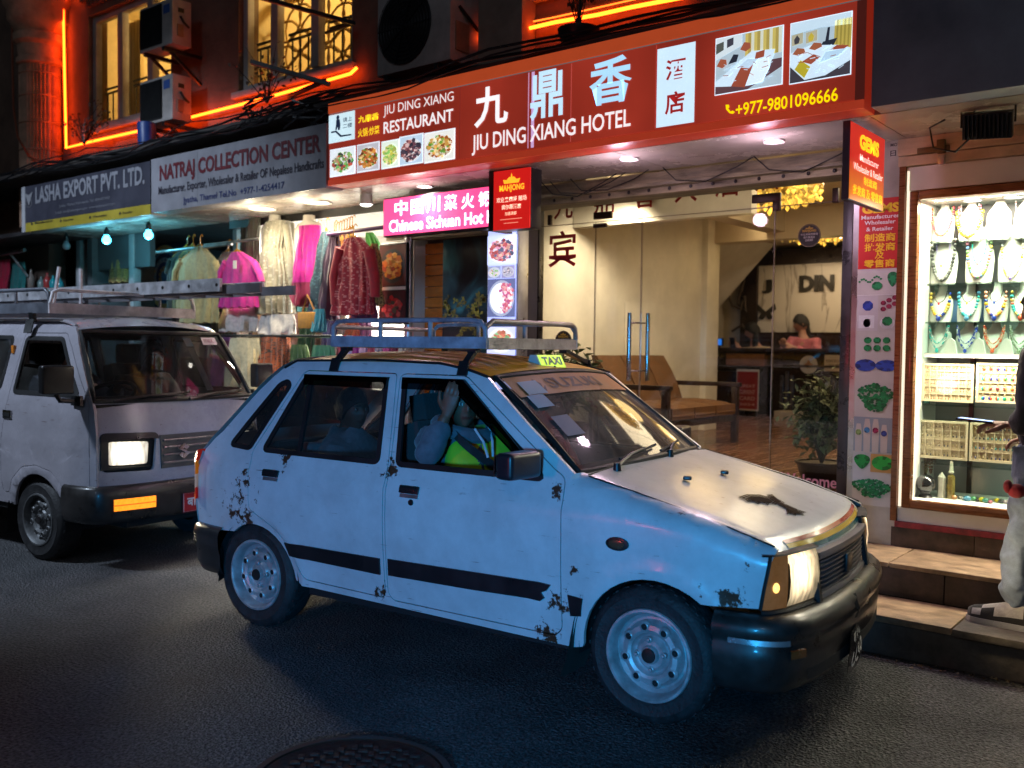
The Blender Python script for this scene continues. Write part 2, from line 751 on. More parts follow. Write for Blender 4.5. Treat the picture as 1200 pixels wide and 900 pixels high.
def asphalt_material():
    m, t, b = new_mat('worn_asphalt')
    N, L = t.nodes, t.links
    tc = N.new('ShaderNodeTexCoord')
    vo = N.new('ShaderNodeTexVoronoi')
    vo.inputs['Scale'].default_value = 95
    nz = N.new('ShaderNodeTexNoise')
    nz.inputs['Scale'].default_value = 2.2
    nz.inputs['Detail'].default_value = 9
    nz.inputs['Roughness'].default_value = .7
    n2 = N.new('ShaderNodeTexNoise')
    n2.inputs['Scale'].default_value = 70
    n2.inputs['Detail'].default_value = 4
    for n in (vo, nz, n2):
        L.new(tc.outputs['Object'], n.inputs[0])
    rp = N.new('ShaderNodeValToRGB')
    rp.color_ramp.elements[0].position = .3
    rp.color_ramp.elements[0].color = (.028, .030, .033, 1)
    rp.color_ramp.elements[1].position = .75
    rp.color_ramp.elements[1].color = (.105, .105, .11, 1)
    L.new(nz.outputs[0], rp.inputs[0])
    r2 = N.new('ShaderNodeMapRange')
    r2.inputs[1].default_value = .35
    r2.inputs[2].default_value = .7
    r2.inputs[3].default_value = .25
    r2.inputs[4].default_value = 2.6
    L.new(n2.outputs[0], r2.inputs[0])
    mx = N.new('ShaderNodeMix')
    mx.data_type = 'RGBA'
    mx.blend_type = 'MULTIPLY'
    mx.inputs[0].default_value = 1
    L.new(rp.outputs[0], mx.inputs[6])
    L.new(r2.outputs[0], mx.inputs[7])
    L.new(mx.outputs[2], b.inputs['Base Color'])
    r3 = N.new('ShaderNodeMapRange')
    r3.inputs[3].default_value = .38
    r3.inputs[4].default_value = .75
    L.new(nz.outputs[0], r3.inputs[0])
    L.new(r3.outputs[0], b.inputs['Roughness'])
    ad = N.new('ShaderNodeMath')
    ad.operation = 'ADD'
    L.new(vo.outputs['Distance'], ad.inputs[0])
    L.new(n2.outputs[0], ad.inputs[1])
    bp = N.new('ShaderNodeBump')
    bp.inputs['Strength'].default_value = 1
    bp.inputs['Distance'].default_value = .013
    L.new(ad.outputs[0], bp.inputs['Height'])
    L.new(bp.outputs[0], b.inputs['Normal'])
    return m


m = MB()
m.add([(-90, -60, 0), (70, -60, 0), (70, YK + .02, 0), (-90, YK + .02, 0)], [(0, 1, 2, 3)])
tag(m.build('road', asphalt_material(), smooth=0), kind='structure')

M_tile = mat('tan_stone_tile', (.40, .27, .165), .5, var=.6, scale=5, stretch=(1.6, 2.6, 2), bump=.25, bscale=50)
M_riser = mat('dark_stone_riser', (.085, .055, .042), .6, var=.7, scale=7, bump=.4, bscale=30)
M_conc = mat('worn_concrete', (.12, .105, .09), .85, var=.5, scale=8, bump=.5, bscale=40)
M_plaster = mat('old_plaster', (.30, .25, .2), .85, var=.4, scale=3, bump=.2, bscale=25)
M_ivory = mat('ivory_plaster', (.72, .67, .58), .6, var=.18, scale=2.5, bump=.05)
M_soffit = mat('soffit_panel', (.50, .45, .40), .24, var=.2, scale=3)
M_grime = mat('grimy_metal', (.30, .27, .17), .55, var=.75, scale=7, bump=.3, stretch=(.5, 3, 3))
M_white = mat('white_paint', (.78, .77, .74), .5, var=.08)
M_floor = mat('lobby_boards', (.16, .07, .035), .22, var=.45, scale=4, stretch=(8, .6, 1))
M_ceil = mat('lobby_ceiling', (.60, .50, .36), .6, var=.08)
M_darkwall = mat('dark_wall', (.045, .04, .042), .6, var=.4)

# the two steps along the shops
XB = P(1122, 712, YK).x                                   # where the tan tread meets the grey concrete one
m = MB()
m.box2((-34, YK, 0), (3, YR, .155))
tag(m.build('kerb', M_conc, smooth=0, bevel=.008), kind='structure')
m = MB()
for x0, x1 in ((-34, -3.2), (-3.19, -2.30), (-2.29, -1.72), (-1.71, XB)):
    m.box2((x0, YK - .012, .157), (x1, YR, .19))
tag(m.build('pavement', M_tile, bevel=.006), kind='structure')
m = MB()
m.box2((XB + .008, YK - .03, .157), (-.62, YR, .192))
m.box2((-.61, YK - .02, .157), (3, YR, .188))
tag(m.build('pavement', M_conc, bevel=.008), kind='structure')
m = MB()
for x0, x1 in ((-34, -3), (-2.99, -1.62), (-1.615, -1.20), (-1.195, -.75), (-.745, 3)):
    m.box2((x0, YR + .004, .19), (x1, YW + .3, .335))
tag(m.build('kerb', M_riser, bevel=.004), kind='structure')
m = MB()
for x0, x1 in ((-34, -2.3), (-2.294, -1.46), (-1.454, -.62), (-.614, 3)):
    m.box2((x0, YR - .015, .337), (x1, YW + .45, .36))
tag(m.build('pavement', M_tile, bevel=.005), kind='structure')

# dirt and litter lying in the gutter
m = MB()
rr = random.Random(3)
for _ in range(900):
    x = rr.uniform(-5, .5)
    y = YK - abs(rr.gauss(0, .045)) - .004
    s = rr.uniform(.004, .014)
    c = rr.choice([(.10, .06, .03), (.16, .11, .06), (.06, .045, .03), (.25, .2, .14)])
    a = rr.uniform(0, 6.3)
    m.add([(x + s * math.cos(a + k * 2.1) * rr.uniform(.5, 1.4), y + s * math.sin(a + k * 2.1), .004 + .006 * (k == 1)) for k in range(3)], [(0, 1, 2)], c)
tag(m.build('gutter_litter', mat('litter', attr=True, rough=.9), smooth=0), kind='stuff')

# manhole cover at the photographer's feet
mc = Vector((-2.287, 2.047, 0))
t_ = thing('manhole_cover', mc, 'round rusty red iron manhole cover set in the dark road', 'manhole cover')
m = MB()
m.lathe([(.0001, .006), (.285, .006), (.292, .010), (.30, .010), (.302, 0)], mc, n=56)
rr = random.Random(5)
for i in range(-6, 7):
    for j in range(-6, 7):
        x, y = i * .042 + (j % 2) * .021, j * .042
        if x * x + y * y < .262 ** 2:
            m.box(mc + Vector((x, y, .009)), (.032, .018, .007), Matrix.Rotation(rad(45 if (i + j) % 2 else -45), 3, 'Z'))
m.build('cover', mat('rusty_iron', (.085, .022, .014), .5, var=.6, scale=12, metal=.3, bump=.4), t_)
m = MB()
m.lathe([(.306, .002), (.306, .014), (.330, .014), (.334, 0)], mc, n=56)
m.build('rim', mat('iron_rim', (.10, .035, .022), .4, var=.5, metal=.4), t_)

# ================================================================ the building
X0, X1 = -34, 6
bld = thing('shop_building', (-5, YW, 0), 'brick red and grey shop building above the signs with lit upper windows', 'building')
M_upper = mat('stained_render', (.20, .125, .09), .85, var=.5, scale=2.2, bump=.35, bscale=30)
ZU = 2.62
w1 = (-10.25, -8.62, 3.74, 4.98)
w2 = (-7.50, -5.95, 3.72, 5.35)
w3 = (-4.02, -2.55, 3.86, 5.4)
m = MB()
xs = [X0, w1[0], w1[1], w2[0], w2[1], w3[0], w3[1], X1]
for i in range(0, len(xs) - 1):
    if i % 2 == 0:
        m.box2((xs[i], YW, ZU), (xs[i + 1], YW + .22, 7.2))
for w in (w1, w2, w3):
    m.box2((w[0], YW, ZU), (w[1], YW + .22, w[2]))
    m.box2((w[0], YW, w[3]), (w[1], YW + .22, 7.2))
m.build('wall', M_upper, bld, smooth=0)
m = MB()
m.box2((X0, YW + .02, 6.9), (X1, 11, 7.1))
m.box2((X0, 13.2, 0), (X1, 13.4, 7.1))
m.box2((X0, YW + .02, 0), (X0 + .2, 13.2, 6.9))
m.box2((X1 - .2, YW + .02, 0), (X1, 13.2, 6.9))
m.build('rear_wall', M_upper, bld, smooth=0)
m = MB()
m.box2((X0, YW - .72, 3.135), (X1, YW, 3.19))
m.build('ledge', mat('sooty_concrete', (.06, .05, .045), .9, var=.5, bump=.4), bld, bevel=.01)
# soffit panels under the signs
m = MB()
for a, b in ((-10.12, -7.66), (-7.65, -6.2), (-6.195, -5.33), (-5.325, -4.2), (-4.195, -3.0), (-2.995, -1.55), (-1.545, -.5), (-.495, X1)):
    m.box2((a, YS + .17, ZS), (b, YW + (.01 if a > -5.4 else .0), ZS + .03))
m.build('soffit', M_soffit, bld, smooth=0)
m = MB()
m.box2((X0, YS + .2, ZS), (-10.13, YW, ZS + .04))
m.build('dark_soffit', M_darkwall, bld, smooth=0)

# round column at the far left, fluted shaft and ringed capital
cx, cy_ = -10.98, 5.12
m = MB()
rings = []
for z in (2.7, 4.55):
    rings.append([Vector((cx + math.cos(k * math.pi / 36) * (.215 + .012 * math.cos(k * 3)), cy_ + math.sin(k * math.pi / 36) * (.215 + .012 * math.cos(k * 3)), z)) for k in range(72)])
m.ring_loft(rings)
for z in (2.95, 3.25, 3.55, 3.85, 4.15, 4.4):
    m.lathe([(.21, 0), (.229, .006), (.229, .02), (.21, .026)], (cx, cy_, z), n=40)
m.lathe([(.22, 4.5), (.25, 4.52), (.25, 4.57), (.225, 4.6), (.235, 4.66), (.235, 4.72), (.28, 4.76), (.28, 4.84), (.25, 4.86), (.30, 4.95), (.34, 5.0), (.34, 5.12), (.38, 5.16), (.40, 5.4), (.40, 7)], (cx, cy_, 0), n=40)
m.build('column', mat('column_stone', (.6, .36, .24), .7, var=.4, bump=.25), bld, smooth=45)
# pilaster and the deep recess right of the fan unit
m = MB()
m.box2((-4.46, YW - .16, 3.19), (-4.06, YW, 7.0))
m.build('pilaster', M_plaster, bld, bevel=.015)
m = MB()
for k in range(26):
    x = -10.2 + k * .085
    m.box2((x, YW - .05, 5.06), (x + .045, YW, 5.12))
m.box2((-10.3, YW - .07, 5.12), (-7.9, YW, 5.17))
m.build('cornice', M_upper, bld)

M_frame = mat('window_frame_paint', (.42, .38, .36), .5, var=.25)
M_rail = mat('iron_rail', (.02, .018, .017), .5)
M_pane = glass_mat('window_glass', (.93, .93, .9), .8)
M_room = mat('warm_room', (.70, .56, .30), .7, var=.15)
M_curt = mat('curtain', (.55, .40, .16), .8, var=.3, stretch=(14, 14, .4))
for (x0, x1, z0, z1), divs in ((w1, (.0, .36, .72)), (w2, (0, .30, .66)), (w3, (0, .5))):
    fm = MB()
    yf = YW + .07
    F = FY(yf)
    fm.frame_rect(F, x0, z0, x1, z1, .07, -.05, .02)
    cuts = [x0 + d * (x1 - x0) for d in divs] + [x1]
    for c in cuts[1:-1]:
        fm.rslab(F, c - .05, z0 + .07, c + .05, z1 - .07, -.048, .03)
    fm.box2((x0 - .05, YW - .05, z0 - .06), (x1 + .05, YW + .1, z0 - .002))
    fo = fm.build('window', M_frame, bld, bevel=.006)
    g = MB()
    for a, b in zip(cuts, cuts[1:]):
        g.rect(F, a + .06, z0 + .07, b - .06, z1 - .07, -.02)
    g.build('pane', M_pane, fo, smooth=0)
    r_ = MB()
    for a, b in zip(cuts, cuts[1:]):
        for zz in (z0 + .42, z0 + .47):
            r_.bar((a + .05, YW + .17, zz), (b - .05, YW + .17, zz), .018)
        x = a + .1
        while x < b - .05:
            r_.bar((x, YW + .17, z0 + .05), (x, YW + .17, z0 + .43), .012)
            x += .11
    r_.build('railing', M_rail, fo, smooth=0)
    rm = MB()
    rm.box2((x0 - .3, YW + 1.9, z0 - .2), (x1 + .3, YW + 2.0, z1 + .2))
    rm.box2((x0 - .34, YW + .225, z0 - .2), (x0 - .3, YW + 2, z1 + .2))
    rm.box2((x1 + .3, YW + .225, z0 - .2), (x1 + .34, YW + 2, z1 + .2))
    rm.box2((x0 - .3, YW + .225, z1 + .2), (x1 + .3, YW + 2, z1 + .25))
    rm.box2((x0 - .3, YW + .225, z0 - .25), (x1 + .3, YW + 2, z0 - .2))
    rm.build('room', M_room, bld, smooth=0)
    if z1 != w3[3]:
        lamp('upstairs_room_lamp', 'POINT', ((x0 + x1) / 2, YW + 1.1, z1 - .1), 50 if x0 < -9 else 72, (1, .72, .30), shadow_soft_size=.08)
    else:
        lamp('upstairs_room_lamp', 'POINT', ((x0 + x1) / 2, YW + 1.1, z1 - .1), 40, (1, .66, .32), shadow_soft_size=.08)
# curtain folds behind the left window
m = MB()
m.grid(40, 1, lambda u, v: Vector((w1[0] + .1 + u * .42, YW + .34 + .03 * math.sin(u * 42), w1[2] + v * 1.2)))
m.build('curtain', M_curt, bld)
# pierced flower lattice screen behind the right hand window
m = MB()
yl = YW + .62
rl = .24
for i in range(-1, 8):
    for j in range(-1, 9):
        ux, uz = w2[0] - .1 + i * rl * .866 * 1.0, w2[2] - .1 + (j + .5 * (i % 2)) * rl
        pts = [Vector((ux + rl * .92 * math.cos(k * math.pi / 8), yl, uz + rl * .92 * math.sin(k * math.pi / 8))) for k in range(17)]
        if ux < w2[1] + .1 and uz < w2[3] and ux > w2[0] - .2 and uz < w2[2] + .95:
            m.tube(pts[:-1], .013, 4, closed=True)
m.box2((w2[0] - .2, yl - .02, w2[2] + 1.0), (w2[1] + .2, yl + .02, w2[2] + 1.07))
m.build('lattice_screen', mat('lattice', (.5, .3, .08), .5), bld)

# ---------------------------------------------------------------- orange neon strips
M_neon = mat('neon_orange', (1, .25, .03), .4, var=0, emit=17.0, emitcol=(1, .068, .004))
for pts, lab in (([(90, -2), (63, 10), (67, 100), (71, 186), (100, 178), (160, 163), (215, 147), (300, 123), (402, 91), (409, 84)],
                  'orange neon tube framing the left upper windows down beside the column'),
                 ([(553, 45), (566, 46), (590, 38), (640, 25), (690, 15), (730, 5), (790, -8)], 'orange neon tube along the wall foot above the red hotel sign')):
    m = MB()
    m.tube([P(x, y, YW - .07) for x, y in pts], .013, 8)
    tag(m.build('neon_tube', M_neon), lab, 'neon tube')
m = MB()
m.tube([P(x, y, YW - .03) for x, y in [(556, 38), (640, 19), (740, -6)]], .005, 6)
tag(m.build('neon_tube', mat('cord_glow', (1, .3, .04), .4, emit=2.5, emitcol=(1, .2, .02))), 'thin orange light cord just above the right neon tube', 'neon tube')

# ---------------------------------------------------------------- air conditioners
M_ac = mat('air_conditioner_shell', (.50, .45, .42), .5, var=.3)


def air_con(loc, w, h, d, lab, fan=False):
    x, y, z = loc
    t = thing('air_conditioner', (x + w / 2, y, z), lab, 'air conditioner', 'air conditioner units on the upper wall')
    m = MB()
    m.box2((x, y, z), (x + w, y + d, z + h))
    m.build('casing', M_ac, t, bevel=.012)
    F = Frame((x, y, z))
    g = MB()
    if fan:
        c = (w * .39, h * .5)
        r = h * .43
        for k in range(9):
            g.tube([F.pt(c[0] + r * (k + 1) / 9 * math.cos(a * math.pi / 14), c[1] + r * (k + 1) / 9 * math.sin(a * math.pi / 14), .012) for a in range(28)], .003, 4, closed=True)
        for k in range(10):
            a = k * math.pi / 5
            g.bar(F.pt(c[0], c[1], .014), F.pt(c[0] + r * math.cos(a), c[1] + r * math.sin(a), .014), .006)
        b = MB()
        b.disc(F, c[0], c[1], r, r, .004, n=36)
        b.build('fan', M_blackmatt, t, smooth=0)
    else:
        g.rslab(F, .03, .03, w * .70, h - .03, .001, .012)
        for k in range(22):
            zz = .05 + k * (h - .1) / 21
            g.rslab(F, .035, zz, w * .69, zz + .009, .012, .02)
    g.build('grille', M_blackmatt if not fan else M_black, t, smooth=0)
    m = MB()
    m.rslab(F, w * .74, h - .13, w * .93, h - .05, .001, .003, (.05, .12, .4))
    m.build('badge', M_col, t, smooth=0)
    m = MB()
    fs = Frame((x + w, y, z), (0, 1, 0), (0, 0, 1))
    m.rslab(fs, .06, h - .12, d - .08, h - .08, .001, .004, (.02, .02, .02))
    m.tube([fs.pt(.08, h * .62, .01), fs.pt(d * .5, h * .5, .03), fs.pt(d * .8, h * .42, .02)], .012, 6, (.02, .02, .02))
    m.rslab(fs, .05, .08, d * .55, h * .45, .001, .012, (.35, .2, .13))
    m.build('service_panel', M_metalcol, t, smooth=0)
    m = MB()
    for xx in (x + .12, x + w - .12):
        m.bar((xx, y - .02, z - .03), (xx, YW, z - .03), .035)
        m.bar((xx, y + .05, z - .04), (xx, YW, z - .28), .025)
    m.build('bracket', M_black, t, smooth=0)


air_con((-8.54, 4.92, 4.17), .56, .42, .20, 'upper boxy air conditioner of the stacked pair, dark grille facing the street')
air_con((-8.54, 4.92, 3.48), .56, .42, .20, 'lower boxy air conditioner of the stacked pair, just above the cables')
air_con((-5.23, 4.90, 3.40), .73, .62, .34, 'grey air conditioner with a big round fan beside the orange pilaster', True)

# ---------------------------------------------------------------- black cables sagging over the signs
rr = random.Random(11)
clab = 'black cable in the tangle sagging along the top of the shop signs'
for k in range(9):
    m = MB()
    pts = []
    y = rr.uniform(4.42, 4.75)
    z = 3.13 + rr.uniform(.0, .12)
    n = 34
    ph = rr.uniform(0, 6)
    x0c, x1c = (-12.5, -1.6) if k % 3 else (-12.5, -5.2)
    for i in range(n + 1):
        x = x0c + (x1c - x0c) * i / n
        dip = .03 * math.sin(i * .6 + ph) + .012 * math.sin(i * 1.7 + ph * 2)
        tilt = (.06 if x < -7.5 else 0) * (-7.5 - x) * .3
        pts.append((x, y + .03 * math.sin(i + ph), z + dip - .05 * (x < -6) + tilt * .1))
    m.tube(pts, rr.uniform(.005, .011), 6)
    tag(m.build('cable', M_black), clab, 'cable', 'tangled cables over the signs')
m = MB()
for _ in range(9):
    p = P(rr.uniform(285, 372), rr.uniform(125, 150), 4.55)
    pts = [p + Vector((rr.uniform(-.28, .28), rr.uniform(-.05, .1), rr.uniform(-.1, .1))) for _ in range(6)]
    m.tube(pts, .009, 5)
tag(m.build('cable_coil', M_black), 'knotted black cable coil hanging above the grey handicrafts sign', 'cable coil')
m = MB()
m.tube([P(x, y, 4.9) for x, y in ((3, 0), (5, 70), (8, 140), (14, 175), (28, 198), (45, 203))], .012, 6)
tag(m.build('hanging_cable', mat('red_lit_cable', (.35, .1, .05), .5)), 'thin reddish cable hanging down left of the round column', 'cable')
# iron brackets sticking out in front of the lattice window
m = MB()
m.bar(P(285, 2, 4.55), P(405, 32, 5.2), .03)
m.bar(P(405, 32, 5.2), P(372, 44, YW), .02)
tag(m.build('iron_bracket', M_black, smooth=0), 'thin black iron rail slanting across the top of the lattice window', 'bracket')
m = MB()
m.bar(P(285, 80, 4.5), P(378, 104, 4.9), .045, .03)
m.bar(P(372, 100, 4.9), P(330, 120, 5.2), .03)
tag(m.build('iron_bracket', M_black, smooth=0), 'thick black iron bar slanting across the foot of the lattice window', 'bracket')


# dry plants on the ledges
def twig_plant(px, py, y, h, w, n, seed, lab, name='dry_plant', pot=None):
    rq = random.Random(seed)
    p0 = P(px, py, y)
    t = thing(name, p0, lab, 'plant')
    m = MB()
    lf = MB()
    for _ in range(n):
        a = rq.uniform(-1, 1)
        tip = p0 + Vector((a * w, rq.uniform(-.15, .12), h * rq.uniform(.5, 1)))
        mid = p0.lerp(tip, .5) + Vector((rq.uniform(-.05, .05), 0, .05))
        m.tube([p0, mid, tip], [.006, .004, .002], 4)
        for _ in range(9):
            q = p0.lerp(tip, rq.uniform(.35, 1.05)) + Vector((rq.uniform(-.05, .05), rq.uniform(-.04, .04), rq.uniform(-.04, .04)))
            s = rq.uniform(.012, .028)
            n1 = Vector((rq.uniform(-1, 1), rq.uniform(-1, 1), rq.uniform(-1, 1))).normalized()
            n2 = n1.orthogonal().normalized()
            lf.add([q, q + n1 * s + n2 * s * .5, q + n1 * 2 * s, q + n1 * s - n2 * s * .5], [(0, 1, 2, 3)], (rq.uniform(.05, .11), .045, .02))
    m.build('stem', M_black, t)
    lf.build('foliage', M_leaf, t, smooth=0)
    if pot:
        b = MB()
        b.lathe([(.001, -.10), (pot * .75, -.10), (pot, -.02), (pot * 1.02, 0), (pot * .9, 0), (.001, -.01)], p0, n=18)
        b.build('pot', M_black, t)


twig_plant(92, 182, 5.0, .42, .38, 16, 1, 'straggly red lit plant on the ledge at the neon corner')
twig_plant(305, 128, 4.95, .5, .3, 12, 2, 'wiry plant on the ledge below the lattice window')
twig_plant(668, 33, 4.9, .5, .08, 14, 4, 'dry tufted plant in a shallow black bowl above the hotel sign', pot=.13)
m = MB()
p = P(165, 170, 4.75)
m.lathe([(.04, -.12), (.075, -.1), (.085, .1), (.08, .12)], p, n=16, caps=True)
tag(m.build('blue_bucket', mat('blue_plastic', (.02, .06, .25), .4)), 'small blue plastic bucket hung below the lower air conditioner', 'bucket')
# ================================================================ signs
def sign_box(name, lab, X0_, X1_, z0, z1, y, d, m_edge, cat='sign'):
    t = thing(name, ((X0_ + X1_) / 2, y, z0), lab, cat)
    b = MB()
    b.box2((X0_, y + .012, z0), (X1_, y + d, z1))
    b.build('case', m_edge, t, bevel=.006)
    return t


def txt(mb, s, x0, x1, yt, yb, y, d=.004, col=None, bold=0.0, fit='both'):
    a, b, z0, z1 = pxr(y, x0, x1, yt, yb)
    mb.text(FY(y), s, a, z0, b - a, z1 - z0, d, col, bold, fit)


def food(mb, F, u0, v0, w, h, seed, pal, plate=(.75, .78, .8), bg=(.5, .6, .65), d=.003, fill=.8, n=110, steps=.0006):
    """a printed photograph of a dish: cloth, plate, and pieces of food"""
    q = random.Random(seed)
    mb.rect(F, u0, v0, u0 + w, v0 + h, d, bg)
    cu, cv = u0 + w * .5, v0 + h * .48
    mb.disc(F, cu, cv, w * .47, h * .42, d + .0008, plate, 28)
    mb.disc(F, cu, cv, w * .40, h * .35, d + .0014, tuple(c * .8 for c in plate), 28)
    for k in range(n):
        a, r = q.uniform(0, 6.283), math.sqrt(q.random()) * fill
        x, y = cu + w * .42 * r * math.cos(a), cv + h * .38 * r * math.sin(a)
        s = q.uniform(.05, .12) * min(w, h)
        b = q.uniform(0, 6.3)
        e = q.uniform(.4, 1)
        c = q.choice(pal)
        g = q.uniform(.6, 1.3)
        mb.poly(F, [(x + s * math.cos(b + i * 1.2566), y + s * e * math.sin(b + i * 1.2566)) for i in range(5)], d + .002 + k * .00002, tuple(min(1, z * g) for z in c))


# ---------------- the long red hotel sign (a backlit box)
RED = (.40, .040, .022)
t_ = sign_box('hotel_sign', 'long red backlit hotel sign with white Chinese characters and two bedroom photos', -5.30, -1.52, ZS, 3.13, YS, .165,
              mat('red_sign_edge', (.35, .035, .02), .4, emit=.45, emitcol=(.40, .028, .012)))
F = FY(YS)


def sign_face_mat():
    m, t, b = new_mat('backlit_red_face')
    N, L = t.nodes, t.links
    tc = N.new('ShaderNodeTexCoord')
    sp = N.new('ShaderNodeSeparateXYZ')
    L.new(tc.outputs['Object'], sp.inputs[0])
    nz = N.new('ShaderNodeTexNoise')
    nz.inputs['Scale'].default_value = 1.3
    nz.inputs['Detail'].default_value = 3
    L.new(tc.outputs['Object'], nz.inputs[0])
    # fluorescent tubes inside: a soft bright belt and faint vertical seams
    wv = N.new('ShaderNodeTexWave')
    wv.inputs['Scale'].default_value = .34
    wv.inputs['Distortion'].default_value = .4
    L.new(tc.outputs['Object'], wv.inputs[0])
    a = N.new('ShaderNodeMapRange')
    a.inputs[1].default_value = .25
    a.inputs[2].default_value = .8
    a.inputs[3].default_value = .55
    a.inputs[4].default_value = 1.15
    L.new(nz.outputs[0], a.inputs[0])
    b_ = N.new('ShaderNodeMapRange')
    b_.inputs[3].default_value = .8
    b_.inputs[4].default_value = 1.15
    L.new(wv.outputs[0], b_.inputs[0])
    mu = N.new('ShaderNodeMath')
    mu.operation = 'MULTIPLY'
    L.new(a.outputs[0], mu.inputs[0])
    L.new(b_.outputs[0], mu.inputs[1])
    b.inputs['Base Color'].default_value = (.3, .03, .02, 1)
    b.inputs['Roughness'].default_value = .3
    b.inputs['Emission Color'].default_value = (.31, .030, .016, 1)
    L.new(mu.outputs[0], b.inputs['Emission Strength'])
    return m


m = MB()
m.rslab(F, -5.295, ZS + .045, -1.525, 3.055, -.01, 0)
face = m.build('face', sign_face_mat(), t_, smooth=0)
m = MB()
m.rslab(F, -5.30, 3.06, -1.52, 3.13, -.012, .004, (.36, .05, .014))
m.rslab(F, -5.30, ZS, -1.52, ZS + .04, -.012, .004, (.30, .03, .012))
m.rslab(F, -1.56, ZS + .042, -1.52, 3.058, -.012, .003, (.05, .008, .006))
m.rect(F, -5.29, 3.05, -1.53, 3.056, .003, (.12, .11, .11))
for px, w_, c_ in ((615, .022, (.55, .36, .62)), (611, .008, (.5, .25, .4)), (661, .005, (.42, .07, .06)), (531, .006, (.18, .02, .015)), (760, .005, (.40, .05, .04))):
    x_ = P(px, 120, YS).x
    m.rect(F, x_, ZS + .05, x_ + w_, 3.045, .0025, c_)
m.build('trim', M_glow, t_, smooth=0)
WHT, YEL, BLU = (.86, .92, 1.0), (1, .72, .02), (.42, .74, 1.0)
m = MB()
for s, x0, x1, yt, yb, col in (('九', 549, 588, 106, 152, (.95, .95, .98)), ('鼎', 614, 652, 86, 142, (.55, .82, 1.0)), ('香', 683, 732, 70, 124, BLU)):
    txt(m, s, x0, x1, yt, yb, YS, .005, col, .022)
m.build('lettering', M_glow, t_, smooth=0)
m = MB()
txt(m, 'JIU DING XIANG HOTEL', 547, 732, 160, 184, YS, .005, (.9, .86, .88), .012)
m.build('lettering', M_glow, t_, smooth=0)
m = MB()
txt(m, 'JIU DING XIANG', 442.5, 524, 128, 142, YS, .005, (.85, .80, .80))
txt(m, 'RESTAURANT', 443, 524, 147, 161, YS, .005, (.9, .88, .9), .014)
m.build('lettering', M_glow, t_, smooth=0)
m = MB()
txt(m, '九鼎香', 413, 437, 141, 149.5, YS, .005, YEL, .03)
txt(m, '火锅·炒菜', 413, 438, 156, 166, YS, .005, YEL, .015)
m.build('lettering', M_glow, t_, smooth=0)
m = MB()
# white panel with two dark red characters
a, b, c, d = pxr(YS, 762, 806, 54, 146)
m.rect(F, a, c, b, d, .004, (.62, .84, 1.0))
m.build('white_panel', M_glow, t_, smooth=0)
m = MB()
for s, x0, x1, yt, yb in (('酒', 772, 795, 67, 91), ('店', 772, 795, 105, 131)):
    txt(m, s, x0, x1, yt, yb, YS, .006, (.30, .015, .015), .02)
m.build('panel_lettering', M_glow, t_, smooth=0)
m = MB()
txt(m, '+977-9801096666', 855, 974, 115.5, 130.5, YS, .006, (1, .78, .0), .012)
a, b, c, d = pxr(YS, 843, 854, 117, 129)
w = b - a
h = d - c
m.poly(F, [(a, d), (a + w * .35, d - h * .05), (a + w * .4, d - h * .3), (a + w * .28, d - h * .4), (a + w * .55, d - h * .75), (a + w * .75, d - h * .68), (b, d - h * .85), (a + w * .8, c), (a + w * .45, c + h * .1), (a + w * .05, c + h * .55)], .006, (1, .78, 0))
m.build('number_lettering', M_glow, t_, smooth=0)
# stairs pictogram
m = MB()
a, b, c, d = pxr(YS, 379, 409, 141, 174)
w, h = b - a, d - c
m.rect(F, a, c, b, d, .004, (.62, .82, .9))
K = (.01, .02, .05)
m.poly(F, [(a + w * .1, c + h * .42), (a + w * .3, c + h * .42), (a + w * .5, c + h * .22), (a + w * .88, c + h * .2), (a + w * .88, c + h * .15), (a + w * .46, c + h * .16), (a + w * .27, c + h * .36), (a + w * .1, c + h * .36)], .006, K)
m.disc(F, a + w * .36, c + h * .87, w * .06, w * .06, .006, K, 12)
m.poly(F, [(a + w * .30, c + h * .8), (a + w * .43, c + h * .8), (a + w * .46, c + h * .6), (a + w * .44, c + h * .42), (a + w * .37, c + h * .42), (a + w * .35, c + h * .55), (a + w * .31, c + h * .42), (a + w * .26, c + h * .45), (a + w * .29, c + h * .62)], .006, K)
m.text(F, '请上', a + w * .55, c + h * .66, w * .36, h * .16, .006, K, .01)
m.text(F, '二楼', a + w * .55, c + h * .44, w * .36, h * .16, .006, K, .01)
m.text(F, 'Please go upstairs', a + w * .12, c + h * .05, w * .7, h * .06, .006, (.3, .4, .45))
m.build('stairs_panel', M_glow, t_, smooth=0)
# five dish photographs
PALS = [[(.5, .35, .2), (.1, .35, .08), (.7, .7, .65), (.5, .08, .05), (.05, .04, .05), (.2, .4, .1)],
       [(.6, .25, .05), (.35, .08, .02), (.75, .5, .2), (.15, .05, .02), (.1, .3, .05)],
       [(.65, .6, .1), (.45, .55, .15), (.7, .65, .3), (.2, .45, .1)],
       [(.15, .06, .08), (.35, .12, .12), (.05, .04, .06), (.6, .4, .4)],
       [(.65, .35, .08), (.7, .55, .25), (.35, .1, .03), (.15, .35, .05), (.8, .7, .5)]]
m = MB()
for k, (x0, x1, yt, yb) in enumerate(((382, 410, 182, 212), (413.5, 438, 175.5, 206), (442, 461, 171, 201), (463, 489, 165, 197), (492, 526, 160, 193))):
    a, b, c, d = pxr(YS, x0, x1, yt, yb)
    m.rect(F, a - .008, c - .008, b + .008, d + .008, .003, (.75, .82, .9))
    food(m, F, a, c, b - a, d - c, 40 + k, PALS[k], n=150, fill=.98, bg=((.75, .8, .85), (.5, .5, .55), (.75, .85, .75), (.5, .65, .8), (.8, .82, .78))[k], d=.005)
m.build('dish_photos', M_glow, t_, smooth=0)
